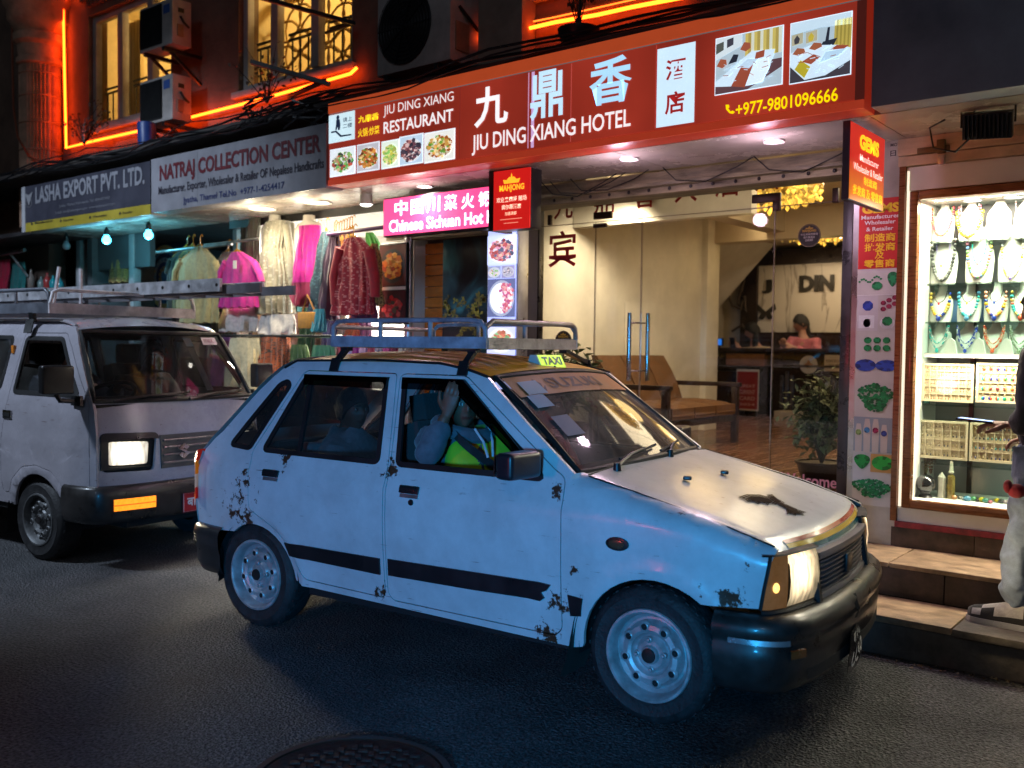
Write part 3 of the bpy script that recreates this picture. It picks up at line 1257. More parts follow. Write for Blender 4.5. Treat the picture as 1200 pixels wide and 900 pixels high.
# two bedroom photographs
for k, (x0, x1, yt, yb) in enumerate(((829.5, 909, 40, 107), (916.5, 989, 20, 92))):
    m = MB()
    a, b, c, d = pxr(YS, x0, x1, yt, yb)
    w, h = b - a, d - c
    m.rect(F, a, c, b, d, .004, (.75, .88, 1.0))
    q = lambda *l: [(a + w * (.015 + .97 * u), c + h * (.015 + .97 * v)) for u, v in l]
    BW, BR, DK = (.62, .80, .95), (.30, .07, .04), (.02, .025, .04)
    e = .0012
    m.poly(F, q((0, 0), (1, 0), (1, 1), (0, 1)), .004 + e, (.40, .52, .60))
    if k == 0:
        m.poly(F, q((0, .62), (.40, .8), (.40, 1), (0, 1)), .004 + 2 * e, (.62, .72, .78))
        for i in range(12):
            m.poly(F, q((.45 + i * .045, .55), (.495 + i * .045, .55), (.495 + i * .045, .99), (.45 + i * .045, .99)), .004 + 2 * e, ((.55, .45, .12), (.38, .30, .08), (.62, .66, .55))[i % 3])
        m.poly(F, q((.0, .72), (.12, .78), (.12, .93), (0, .9)), .004 + 3 * e, (.08, .09, .08))
        m.poly(F, q((.17, .8), (.27, .84), (.27, .97), (.17, .95)), .004 + 3 * e, (.05, .05, .07))
        m.poly(F, q((.0, .0), (.5, .0), (1, .3), (1, .45), (.75, .45), (.0, .2)), .004 + 3 * e, (.10, .05, .06))
        m.poly(F, q((.0, .22), (.35, .5), (.55, .66), (.9, .62), (.82, .30), (.72, .08), (.45, .06), (.25, .10), (0, .14)), .004 + 4 * e, BW)
        m.poly(F, q((.25, .10), (.46, .04), (.58, .42), (.50, .50), (.40, .42)), .004 + 5 * e, BR)
        m.poly(F, q((.60, .50), (.74, .52), (.75, .64), (.62, .62)), .004 + 5 * e, BR)
        m.poly(F, q((.48, .06), (.72, .1), (.82, .32), (.80, .50), (.66, .46), (.56, .3)), .004 + 6 * e, (.72, .88, 1))
        m.poly(F, q((.35, .42), (.52, .36), (.66, .50), (.50, .53)), .004 + 7 * e, (.50, .68, .85))
        for u, v in ((.02, .50), (.38, .72)):
            m.poly(F, q((u, v), (u + .06, v + .12), (u + .15, v + .09), (u + .16, v), (u + .09, v - .05)), .004 + 7 * e, (.33, .09, .05))
        m.poly(F, q((.2, .5), (.28, .66), (.36, .64), (.33, .52)), .004 + 7 * e, DK)
    else:
        for i in range(9):
            m.poly(F, q((.72 + i * .031, .38), (.755 + i * .031, .35), (.765 + i * .031, .92), (.735 + i * .031, .90)), .004 + 2 * e, ((.45, .36, .08), (.30, .24, .05))[i % 2])
        m.poly(F, q((0, .82), (.5, .85), (1, .8), (1, 1), (0, 1)), .004 + 2 * e, (.55, .72, .85))
        for u in (.02, .26):
            m.poly(F, q((u, .62), (u + .19, .64), (u + .19, .82), (u, .80)), .004 + 3 * e, (.42, .40, .28))
            m.poly(F, q((u + .05, .64), (u + .12, .65), (u + .14, .72), (u + .09, .79), (u + .04, .72)), .004 + 4 * e, ((.05, .05, .06), (.5, .4, .05))[u > .1])
        m.poly(F, q((.48, .5), (.72, .50), (.78, .62), (.55, .60)), .004 + 3 * e, DK)
        m.poly(F, q((.58, .58), (.64, .58), (.66, .82), (.62, .82)), .004 + 3 * e, DK)
        m.poly(F, q((0, 0), (1, 0), (1, .3), (0, .3)), .004 + 3 * e, (.05, .045, .06))
        m.poly(F, q((0, .28), (.0, .5), (.35, .58), (.8, .50), (1, .42), (1, .22), (.6, .04), (.25, .02)), .004 + 4 * e, BW)
        m.poly(F, q((.08, .22), (.25, .05), (.35, .22), (.18, .36)), .004 + 5 * e, (.45, .38, .03))
        m.poly(F, q((.20, .33), (.36, .26), (.52, .36), (.40, .42)), .004 + 5 * e, BR)
        m.poly(F, q((.66, .44), (.90, .42), (.98, .46), (.78, .50)), .004 + 5 * e, BR)
        m.poly(F, q((.50, .26), (.8, .32), (.95, .42), (.6, .42)), .004 + 6 * e, (.45, .66, .85))
        for u, v in ((.04, .48), (.32, .52)):
            m.poly(F, q((u, v), (u + .08, v + .09), (u + .2, v + .06), (u + .22, v), (u + .1, v - .04)), .004 + 6 * e, (.32, .10, .05))
    z = random.Random(k)
    for i in range(26):                                # creases and patterned cloth
        u, v = z.uniform(.12, .85), z.uniform(.10, .52)
        l, g = z.uniform(.03, .10), z.uniform(.85, 1.2)
        s_ = z.uniform(-.05, .06)
        m.poly(F, q((u, v), (u + l, v + s_), (u + l, v + s_ + .012), (u, v + .012)), .004 + 7 * e + i * .00002, (.50 * g, .66 * g, .80 * g) if i % 4 else (.30 * g, .10 * g, .06 * g))
    m.build('bedroom_photo', M_glow, t_, smooth=0)

# ---------------- painted boards, not lit
M_board = mat('board_paint', attr=True, rough=.5, var=.3, scale=2.5)
t_ = sign_box('handicrafts_sign', 'long pale grey shop board with dark red capital lettering above the clothes shop', -7.63, -5.325, 2.54, 3.0, YS, .16, mat('grey_board_edge', (.28, .27, .28), .6))
m = MB()
m.rslab(F, -7.63, 2.54, -5.325, 3.0, -.01, 0, (.26, .255, .28))
m.rslab(F, -6.93, 2.541, -6.925, 2.999, 0, .001, (.2, .2, .21))
m.build('board', M_board, t_, smooth=0)
m = MB()
txt(m, 'NATRAJ COLLECTION CENTER', 182, 369.5, 204, 227.5, YS, .004, (.13, .012, .02), .03)
txt(m, 'Manufacturer, Exporter, Wholesaler & Retailer OF Nepalese Handicrafts', 181, 374, 229, 241.5, YS, .004, (.04, .035, .05), .02)
txt(m, 'Jyatha, Thamel Tel.No  +977-1-4254417', 210, 328, 240.5, 250, YS, .004, (.03, .04, .13), .01)
m.build('lettering', M_col, t_, smooth=0)
t_ = sign_box('export_sign', 'dark shop board with pale grey lettering and a yellow bottom strip', -10.07, -7.645, 2.53, 2.99, YS, .16, mat('white_board_edge', (.5, .5, .52), .6))
m = MB()
m.rslab(F, -10.06, 2.62, -7.645, 2.99, -.01, 0, (.05, .05, .07))
m.rslab(F, -10.06, 2.53, -7.645, 2.619, -.01, 0, (.45, .35, .04))
m.rslab(F, -10.07, 2.53, -10.0, 2.99, .001, .008, (.5, .5, .52))
m.build('board', M_board, t_, smooth=0)
m = MB()
txt(m, 'LASHA EXPORT PVT. LTD.', 37, 164, 233, 252.5, YS, .004, (.27, .27, .30), .03)
txt(m, 'Jyatha, Thamel, Kathmandu, Tel: 4244457/407', 65, 124, 253, 257, YS, .004, (.22, .22, .25))
txt(m, 'E-mail: info@lashaexport.com  www.lashaexport.com', 61, 130, 261, 265, YS, .004, (.22, .22, .25))
for s, x0, x1, yt in (('♦ Manufacturer', 32, 58, 274), ('♦ Exporter', 66, 82, 270), ('♦ Wholesaler', 100, 121, 265), ('♦ Retailer', 135, 151, 259.5)):
    txt(m, s, x0, x1, yt, yt + 4, YS, .004, (.05, .04, .03), .01)
a, b, c, d = pxr(YS, 25, 34, 240, 259)
m.disc(F, (a + b) / 2, c + (d - c) * .35, (b - a) * .38, (d - c) * .3, .004, (.16, .16, .18))
m.disc(F, (a + b) / 2, c + (d - c) * .35, (b - a) * .30, (d - c) * .24, .005, (.035, .035, .05))
m.poly(F, [((a + b) / 2, c + (d - c) * .15), (a, d), ((a + b) / 2, d - .03), (b, d)], .006, (.3, .3, .32))
m.build('lettering', M_col, t_, smooth=0)

# ---------------- pink hot pot sign
YP = 4.90
a, b, c, d = pxr(YP, 444, 565, 236, 282)
b = -3.98
t_ = sign_box('hot_pot_sign', 'bright pink backlit sign reading Chinese Sichuan Hot in white letters', a, b, c, d, YP, .10, M_black)
m = MB()
Fp = FY(YP)
m.rslab(Fp, a + .01, c + .012, b, d - .012, -.02, 0)
m.build('face', mat('pink_face', (.8, .12, .30), .65, var=.45, scale=1.6, emit=1.6, emitcol=(.80, .055, .21)), t_, smooth=0)
m = MB()
for s, x0, x1, yt, yb in (('中', 458, 473, 239, 257), ('国', 477, 491.5, 237, 255), ('川', 495, 511, 233.5, 252.5), ('菜', 516, 531, 231, 249), ('火', 536, 551, 229, 247), ('锅', 556, 571, 226, 244)):
    txt(m, s, x0, x1, yt, yb, YP, .004, (1, .96, 1), .025)
txt(m, 'Chinese Sichuan Hot Pot', 452, 586, 262, 276, YP, .004, (1, .94, 1), .022)
m.build('lettering', M_glow2, t_, smooth=0)

# ---------------- small red box sign hanging out under the canopy
YM = 4.72
a, b, c, d = pxr(YM, 574, 616, 202, 271)
t_ = sign_box('casino_sign', 'small red box sign with yellow crown lettering hanging under the canopy', a, b, c, d, YM, .12, M_black)
m = MB()
m.box2((a - .05, YM + .005, c + .0), (a - .003, YM + .2, d + .02))
m.build('side_panel', M_black, t_, bevel=.004)
Fm = FY(YM)
m = MB()
m.rslab(Fm, a, c, b, d, -.005, .003)
m.build('face', mat('red_face', (.5, .02, .015), .5, var=.3, scale=3, emit=.85, emitcol=(.62, .012, .010)), t_, smooth=0)
m = MB()
w, h = b - a, d - c
Y2 = (1, .55, .03)
m.text(Fm, 'MAHJONG', a + w * .17, c + h * .62, w * .68, h * .13, .006, Y2, .04)
m.poly(Fm, [(a + w * u, c + h * v) for u, v in ((.3, .77), (.27, .84), (.37, .83), (.44, .88), (.48, .87), (.50, .95), (.53, .87), (.57, .88), (.64, .83), (.74, .84), (.70, .77))], .006, Y2)
m.text(Fm, '欢迎来麻将 赌场', a + w * .09, c + h * .46, w * .83, h * .09, .006, (1, .8, .6), .015)
m.text(Fm, '索尔蒂酒店', a + w * .24, c + h * .335, w * .53, h * .085, .006, (1, .8, .6), .02)
m.text(Fm, '加德满都', a + w * .33, c + h * .235, w * .32, h * .06, .006, (1, .75, .5), .01)
m.rect(Fm, a + w * .2, c + h * .165, a + w * .8, c + h * .178, .006, (.8, .3, .2))
m.rect(Fm, a + w * .3, c + h * .10, a + w * .7, c + h * .112, .006, (.8, .3, .2))
m.build('lettering', M_glow, t_, smooth=0)

# ---------------- tall light box with dish photographs
YL = 5.12
a, b, c, d = pxr(YL, 570, 602, 272, 386)
c = .36
t_ = thing('food_light_box', ((a + b) / 2, YL, c), 'tall narrow light box of glowing dish photos beside the hotel doorway', 'light box')
m = MB()
m.box2((a - .012, YL + .004, c), (b + .012, YL + .12, d + .01))
m.build('case', M_steel, t_, bevel=.004)
Fl = FY(YL)
m = MB()
w = b - a
h = .46
m.rect(Fl, a, c + .05, b, d, .004, (.42, .50, .95))
food(m, Fl, a - .005, d - .235, w + .01, .20, 7, [(.45, .12, .12), (.3, .06, .08), (.6, .35, .3), (.1, .12, .2), (.55, .25, .35)], plate=(.8, .85, 1), bg=(.55, .65, 1.0), d=.006, n=150, fill=.95)
food(m, Fl, a + .002, d - .33, w * .46, .085, 8, [(.2, .4, .1), (.6, .4, .3), (.7, .65, .6)], plate=(.5, .55, .7), bg=(.25, .28, .4), d=.006, n=40)
food(m, Fl, a + w * .5, d - .33, w * .46, .085, 9, [(.4, .4, .5), (.2, .2, .25), (.6, .5, .5)], plate=(.4, .42, .5), bg=(.25, .25, .4), d=.006, n=40)
m.rect(Fl, a + .002, d - .60, b - .002, d - .335, .006, (.10, .12, .25))
m.disc(Fl, a + w * .5, d - .47, w * .46, .125, .0072, (.30, .34, .45), 32)
m.disc(Fl, a + w * .5, d - .47, w * .40, .105, .0084, (.80, .88, 1.0), 32)
q = random.Random(4)
for k in range(160):
    u, v = q.gauss(.70, .09), q.uniform(-.1, .1)
    s = q.uniform(.006, .014)
    x, y = a + w * (u - 1.2 * v * v * 10), d - .47 + v
    m.poly(Fl, [(x + s * math.cos(i * 1.25 + k), y + s * math.sin(i * 1.25 + k)) for i in range(5)], .009 + k * .00001, q.choice([(.45, .1, .15), (.6, .3, .3), (.35, .08, .2), (.7, .5, .5)]))
food(m, Fl, a, d - .86, w, .2, 12, [(.5, .15, .1), (.6, .35, .2), (.2, .4, .2)], d=.006, bg=(.5, .55, .9))
m.build('photo_panel', mat('lightbox_glow', attr=True, rough=.3, var=.05, emit=1.3), t_, smooth=0)

# ---------------- GEMS signs on the right
GX = -1.615
t_ = thing('gems_sign', (GX, 4.85, 2.15), 'red hanging GEMS sign with yellow and white letters jutting out from the pillar', 'sign')
m = MB()
m.box2((GX - .035, 4.60, 2.150), (GX + .0, 5.12, 2.527))
m.build('case', mat('blue_sign_edge', (.10, .10, .16), .45), t_, bevel=.004)
Fg = Frame((GX + .0015, 4.60, 2.150), (0, 1, 0), (0, 0, 1))


def gem_grad():
    m, t, b = new_mat('gems_red_face')
    N, L = t.nodes, t.links
    tc = N.new('ShaderNodeTexCoord')
    sp = N.new('ShaderNodeSeparateXYZ')
    L.new(tc.outputs['Generated'], sp.inputs[0])
    rp = N.new('ShaderNodeValToRGB')
    rp.color_ramp.elements[0].color = (.80, .22, .015, 1)
    rp.color_ramp.elements[0].position = .1
    rp.color_ramp.elements[1].color = (.70, .03, .02, 1)
    rp.color_ramp.elements[1].position = .55
    L.new(sp.outputs[2], rp.inputs[0])
    L.new(rp.outputs[0], b.inputs['Base Color'])
    L.new(rp.outputs[0], b.inputs['Emission Color'])
    b.inputs['Emission Strength'].default_value = .75
    b.inputs['Roughness'].default_value = .35
    return m


m = MB()
m.rslab(Fg, .004, .004, .516, .373, 0, .0015)
m.build('face', gem_grad(), t_, smooth=0)
m = MB()
m.text(Fg, 'GEMS', .13, .262, .29, .075, .004, (1, .70, .02), .05)
m.text(Fg, 'Manufacturer', .14, .205, .28, .034, .004, (1, .85, .75), .01)
m.text(Fg, 'Wholesaler & Retailer', .05, .150, .44, .036, .004, (1, .85, .75), .01)
m.text(Fg, '制造商', .20, .095, .2, .042, .004, (1, .62, .02), .02)
m.text(Fg, '批发商 及 零售商', .05, .03, .44, .05, .004, (1, .62, .02), .02)
m.build('lettering', M_glow, t_, smooth=0)

# pillar panel between hotel and gem shop
pil = thing('gem_pillar', (-1.68, YW, .36), 'white pillar faced with gemstone photos and a red GEMS panel', 'pillar')
m = MB()
m.box2((-1.80, YW, .36), (-1.56, YW + .38, ZS))
m.build('shaft', mat('white_tile', (.55, .52, .47), .5, var=.3, scale=4), pil, bevel=.006)
m = MB()
m.box2((-1.845, YW + .05, .36), (-1.803, YW + .36, ZS))
m.build('steel_edge', M_steel, pil, smooth=0)
Fw = FY(YW - .004)
m = MB()
zt = lambda py: P(1000, py, YW).z


def zz(py):
    return P(1000, py, YW).z


xa, xb = -1.795, -1.565
m.rect(Fw, xa, zz(580), xb, zz(225), 0, (.60, .58, .55))
m.rect(Fw, xa, zz(306), xb, zz(225), .001, (.62, .02, .02))
m.text(Fw, 'GEMS', xa + .015, zz(242), .20, .052, .003, (1, .68, .02), .05)
m.text(Fw, 'Manufacturer', xa + .012, zz(248.5), .205, .022, .003, (.9, .8, .8), .02)
m.text(Fw, 'Wholesaler', xa + .03, zz(255), .165, .022, .003, (.9, .8, .8), .02)
m.text(Fw, '& Retailer', xa + .04, zz(262.5), .145, .022, .003, (.9, .8, .8), .02)
for s, py, wd in (('制造商', 275, .165), ('批发商', 286, .165), ('及', 295, .05), ('零售商', 305, .165)):
    m.text(Fw, s, xa + .115 - wd / 2, zz(py), wd, .045, .003, (1, .62, .02), .02)


def gem(u, v, ru, rv, col, n=8, sharp=None, d=.002):
    q = random.Random(int(u * 9999 + v * 999))
    ru, rv = ru * 1.2, rv * 1.2
    pts = [(u + ru * math.cos(2 * math.pi * (k + .5) / n), v + rv * math.sin(2 * math.pi * (k + .5) / n)) for k in range(n)]
    if sharp:
        pts = [(u + ru * math.sin(t) * (1 - .45 * math.cos(t)), v - rv * math.cos(t)) for t in [2 * math.pi * k / 18 for k in range(18)]]
        n = 18
    for k in range(n):
        g = q.uniform(.35, 1.6)
        c = tuple(min(1, x * g + .0) for x in col)
        p0, p1 = pts[k], pts[(k + 1) % n]
        i0, i1 = (u + (p0[0] - u) * .5, v + (p0[1] - v) * .5), (u + (p1[0] - u) * .5, v + (p1[1] - v) * .5)
        m.poly(Fw, [p0, p1, i1, i0], d, c)
    m.poly(Fw, [(u + (p[0] - u) * .5, v + (p[1] - v) * .5) for p in pts], d, tuple(min(1, x * 1.3) for x in col))


GRN, BL, RD = (.01, .22, .07), (.02, .05, .35), (.25, .02, .06)
xu = lambda f: xa + f * (xb - xa)
# row 1: loose emeralds
q = random.Random(2)
for k in range(11):
    gem(xu(.05 + .05 * k), zz(321) + .012 * math.sin(k) + k * .002, .006, .005, GRN, 6)
gem(xu(.46), zz(326), .024, .020, GRN, 8)
gem(xu(.82), zz(319), .022, .034, GRN, sharp=1)
m.rect(Fw, xa, zz(337), xb, zz(336.2), .002, (.85, .85, .85))
m.rect(Fw, xa, zz(378), xu(.5), zz(337.5), .0012, (.62, .60, .62))
gem(xu(.26), zz(349), .025, .024, BL, 8)
for k in range(6):
    gem(xu(.62 + .13 * (k % 3)), zz(346 + 7 * (k // 3) - 3 * (k % 3)), .013, .011, RD, 8)
m.rect(Fw, xu(.05), zz(375), xu(.42), zz(360), .002, (.75, .77, .8))
gem(xu(.25), zz(369), .017, .02, BL, 8)
m.disc(Fw, xu(.72), zz(369), .040, .032, .0016, (.75, .76, .78))
m.disc(Fw, xu(.72), zz(371), .031, .024, .0018, (.60, .6, .62))
gem(xu(.72), zz(367), .024, .022, GRN, 8)
for k in range(6):
    gem(xu(.28 + .22 * (k % 3)), zz(389 + 9 * (k // 3)), .018, .015, GRN, 8 if k % 3 else 12)
gem(xu(.24), zz(418), .048, .028, (.02, .05, .30), 14)
gem(xu(.74), zz(418), .052, .026, (.02, .06, .36), 14)


def heap(cu, cv, ru, rv, n, seed):
    q = random.Random(seed)
    for k in range(n):
        a, r = q.uniform(0, 6.283), math.sqrt(q.random())
        x, y = cu + ru * r * math.cos(a) * (1 + .25 * math.sin(3 * a)), cv + rv * r * math.sin(a)
        s = q.uniform(.006, .011)
        g = q.uniform(.4, 2.2)
        m.poly(Fw, [(x + s * math.cos(i * 1.047 + k), y + s * .75 * math.sin(i * 1.047 + k)) for i in range(6)], .002 + k * .000004, (.008 * g, .15 * g, .045 * g))


heap(xu(.49), zz(455), .085, .075, 330, 1)
m.rect(Fw, xa, zz(518), xb, zz(478), .0012, (.30, .36, .42))
for k in range(4):
    u = .12 + .2 * k
    m.poly(Fw, [(xu(u - .075), zz(519)), (xu(u + .075), zz(519)), (xu(u + .085), zz(497 - 6 * (k in (1, 2)))), (xu(u + .05), zz(486 - 6 * (k in (1, 2)))), (xu(u - .05), zz(486 - 6 * (k in (1, 2)))), (xu(u - .085), zz(497 - 6 * (k in (1, 2))))], .002, (.62, .55, .50))
    gem(xu(u), zz(496 - 3 * (k in (1, 2))), .014, .014, ((.25, .35, .1), (.05, .2, .4), (.3, .02, .08), (.03, .06, .3))[k], 8, d=.004)
m.rect(Fw, xu(.42), zz(541), xb, zz(520), .0012, (.60, .33, .10))
gem(xu(.22), zz(530), .034, .034, (.01, .25, .04), sharp=1)
gem(xu(.70), zz(530), .048, .033, (.02, .34, .04), 14)
heap(xu(.48), zz(560), .095, .05, 230, 5)
m.build('photo_panel', M_col, pil, smooth=0)
m = MB()
m.rslab(Fw, xb - .075, zz(182), xb, zz(148), 0, .002, (.60, .57, .52))
m.rslab(Fw, xb - .075, zz(158), xb, zz(149), .002, .003, (.60, .03, .03))
m.text(Fw, 'MOTO', xb - .072, zz(167), .068, .018, .003, (.05, .05, .06), .02)
m.text(Fw, '日', xb - .072, zz(178), .03, .03, .003, (.05, .05, .06), .02)
m.build('notice', M_col, pil, smooth=0)
# blank dark sign box at the upper right
t_ = sign_box('blank_sign', 'blank dark grey sign box above the gem shop window', -1.49, 5.5, ZS, 4.2, YS, .165, mat('grey_sign_sheet', (.27, .28, .36), .5, var=.35, scale=2, bump=.1, bscale=6))
# ================================================================ lights set into the canopy
def downlight(px, py, z, r, lab, col=(1, .86, .62), energy=30, name='downlight', group='round lights in the canopy ceiling', strength=None, spot=150):
    c = G(px, py, z)
    t = thing(name, c, lab, 'ceiling light', group)
    m = MB()
    m.lathe([(r * 1.0, -.004), (r * 1.25, -.012), (r * 1.3, .0), (r * 1.0, .002)], c, n=24)
    m.build('rim', M_white, t)
    m = MB(col)
    m.lathe([(.0005, -.006), (r, -.006), (r, -.001)], c, n=24)
    m.build('diffuser', strength or M_glow9, t, smooth=0)
    if energy:
        lamp('downlight_lamp', 'SPOT', c + Vector((0, 0, -.03)), energy * .34, col, c + Vector((0, 0, -2)), spot_size=rad(spot), spot_blend=.9, shadow_soft_size=r)
        lamp('downlight_fill', 'POINT', c + Vector((0, -.12, -.16)), energy * .055, col, shadow_soft_size=.05)  # added point lamp hung clear of the fitting, brightens soffit and shutter box
    return c


WARM = (1, .74, .42)
downlight(900, 157, ZS, .045, 'round canopy downlight nearest the gem shop', (1, .70, .92), 84)
downlight(731, 182, ZS, .045, 'round canopy downlight above the middle of the hotel doorway', (1, .70, .92), 84)
downlight(614, 202, ZS, .045, 'round canopy downlight right above the red casino box sign', (1, .75, .88), 58)
downlight(492, 220, ZS, .045, 'round canopy downlight above the pink hot pot sign', (1, .9, .85), 40)
M_glow5 = mat('soft_lamp_glow', attr=True, rough=.4, var=.01, emit=5)
downlight(303, 251, ZS, .088, 'surface round light, left one of two before the clothes shop', (1, .88, .60), 130, strength=M_glow5)
downlight(367, 242, ZS, .088, 'surface round light, right one of two before the clothes shop', (1, .88, .60), 130, strength=M_glow5)
# white spotlight can by the pink sign
c = P(424, 244, 4.92)
t_ = thing('spotlight', c, 'white can spotlight hanging at the left end of the pink sign', 'spotlight')
m = MB()
m.lathe([(.02, .11), (.045, .10), (.05, .0), (.045, -.0)], c, n=18)
m.bar(c + Vector((0, 0, .1)), (c.x, c.y, ZS), .015)
m.build('can', M_white, t_)
m = MB((1, .95, .85))
m.lathe([(.001, -.012), (.03, -.01), (.044, 0)], c, n=18)
m.build('lens', M_glow9, t_)
# the cyan-white bulbs under the left board
for k, (px, py, on) in enumerate(((121, 293, 1), (170, 286, 1), (74, 301, 0))):
    c = P(px, py, 4.85)
    t_ = thing('light_bulb', c, ('bright cyan bulb, left one of the two lit under the export board', 'bright cyan bulb, right one of the two lit under the export board', 'unlit bulb hanging near the left end of the export board')[k], 'light bulb', 'bulbs under the left canopy')
    m = MB((.05, .55, .85) if on else (.25, .3, .34))
    m.ball(c, (.042, .042, .040), 16, 10)
    m.lathe([(.028, .03), (.02, .055)], c, n=14)
    m.build('bulb', M_glow9 if on else M_gloss, t_)
    m = MB()
    m.lathe([(.024, .05), (.026, .10), (.012, .12), (.006, ZS - c.z)], c, n=14)
    m.build('holder', M_black, t_)
    if on:
        lamp('bulb_lamp', 'POINT', c + Vector((0, -.01, -.055)), 8, (.22, .80, 1.0), shadow_soft_size=.045)

# ================================================================ souvenir shop at the left
sh = thing('souvenir_shop', (-8.9, 6.6, .36), 'dim souvenir shop under the dark export board, lit teal by bare bulbs', 'shop')
m = MB()
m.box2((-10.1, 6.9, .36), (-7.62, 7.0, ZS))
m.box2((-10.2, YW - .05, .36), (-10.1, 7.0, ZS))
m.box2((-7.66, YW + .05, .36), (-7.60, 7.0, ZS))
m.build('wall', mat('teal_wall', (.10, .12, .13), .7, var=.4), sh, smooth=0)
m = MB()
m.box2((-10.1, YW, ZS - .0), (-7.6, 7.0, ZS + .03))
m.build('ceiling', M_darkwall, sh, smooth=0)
m = MB()
for x in (P(88, 320, YW).x, P(150, 320, YW).x):
    m.box2((x - .045, YW, .36), (x + .045, YW + .09, ZS))
m.build('post', mat('post_paint', (.35, .36, .38), .5), sh, bevel=.006)
m = MB()
m.box2((-9.9, 6.2, .36), (-7.7, 6.8, 1.25))
m.build('counter', M_dkwood, sh, bevel=.01)
m = MB()
m.box2((-10.1, YW + .02, 2.2), (-9.05, YW + .08, ZS))
m.build('fascia', mat('fascia_grey', (.12, .13, .14), .6), sh, smooth=0)
lamp('shop_lamp', 'POINT', (-8.4, 6.3, 2.35), 3.5, (.35, .8, 1), shadow_soft_size=.1)
# far left: the wall beyond
m = MB()
m.box2((-34, YW, 0.36), (-11.2, YW + .2, ZS + .1))
m.box2((-11.2, YW + 1.2, 0.36), (-10.2, YW + 1.4, ZS + .1))
tag(m.build('side_wall', mat('brown_wall', (.10, .065, .05), .8, var=.4), smooth=0), 'dark brown wall beyond the left end of the shops', 'wall')


def mandala(px, py, y, r, seed, pal, lab):
    c = P(px, py, y)
    F = FY(y)
    t = thing('mandala_painting', c, lab, 'painting')
    m = MB()
    m.rslab(F, c.x - r * 1.25, c.z - r * 1.3, c.x + r * 1.25, c.z + r * 1.3, -.02, 0, pal[0])
    q = random.Random(seed)
    for k, f in enumerate((1.0, .86, .74, .6, .46, .32, .18)):
        m.disc(F, c.x, c.z, r * f, r * f, .002 + k * .001, pal[1 + k % (len(pal) - 1)], 36)
    for ring, n in ((.80, 26), (.53, 18), (.26, 10)):
        for k in range(n):
            a = 2 * math.pi * k / n
            m.disc(F, c.x + r * ring * math.cos(a), c.z + r * ring * math.sin(a), r * .045, r * .045, .012, q.choice(pal[1:]), 8)
    m.build('canvas', M_col, t, smooth=0)


mandala(110, 334, 5.6, .23, 1, [(.05, .02, .04), (.4, .12, .05), (.25, .25, .3), (.45, .3, .25), (.2, .3, .4), (.5, .45, .4)], 'round grey and orange mandala painting behind the left post')
mandala(190, 334, 6.0, .36, 2, [(.01, .02, .05), (.5, .35, .15), (.08, .25, .5), (.02, .04, .12), (.3, .4, .5), (.03, .06, .2)], 'large dark blue mandala painting with a gold ring beside the khaki tops')
# pole awning and stand at far left
m = MB()
m.tube([P(-30, 318, 5.0), P(25, 307, 5.0)], .022, 8)
m.tube([P(8, 311, 5.0), P(30, 338, 5.15)], .014, 8)
tag(m.build('awning_pole', M_steel), 'shiny steel awning pole with a slanting stay at the far left', 'pole')


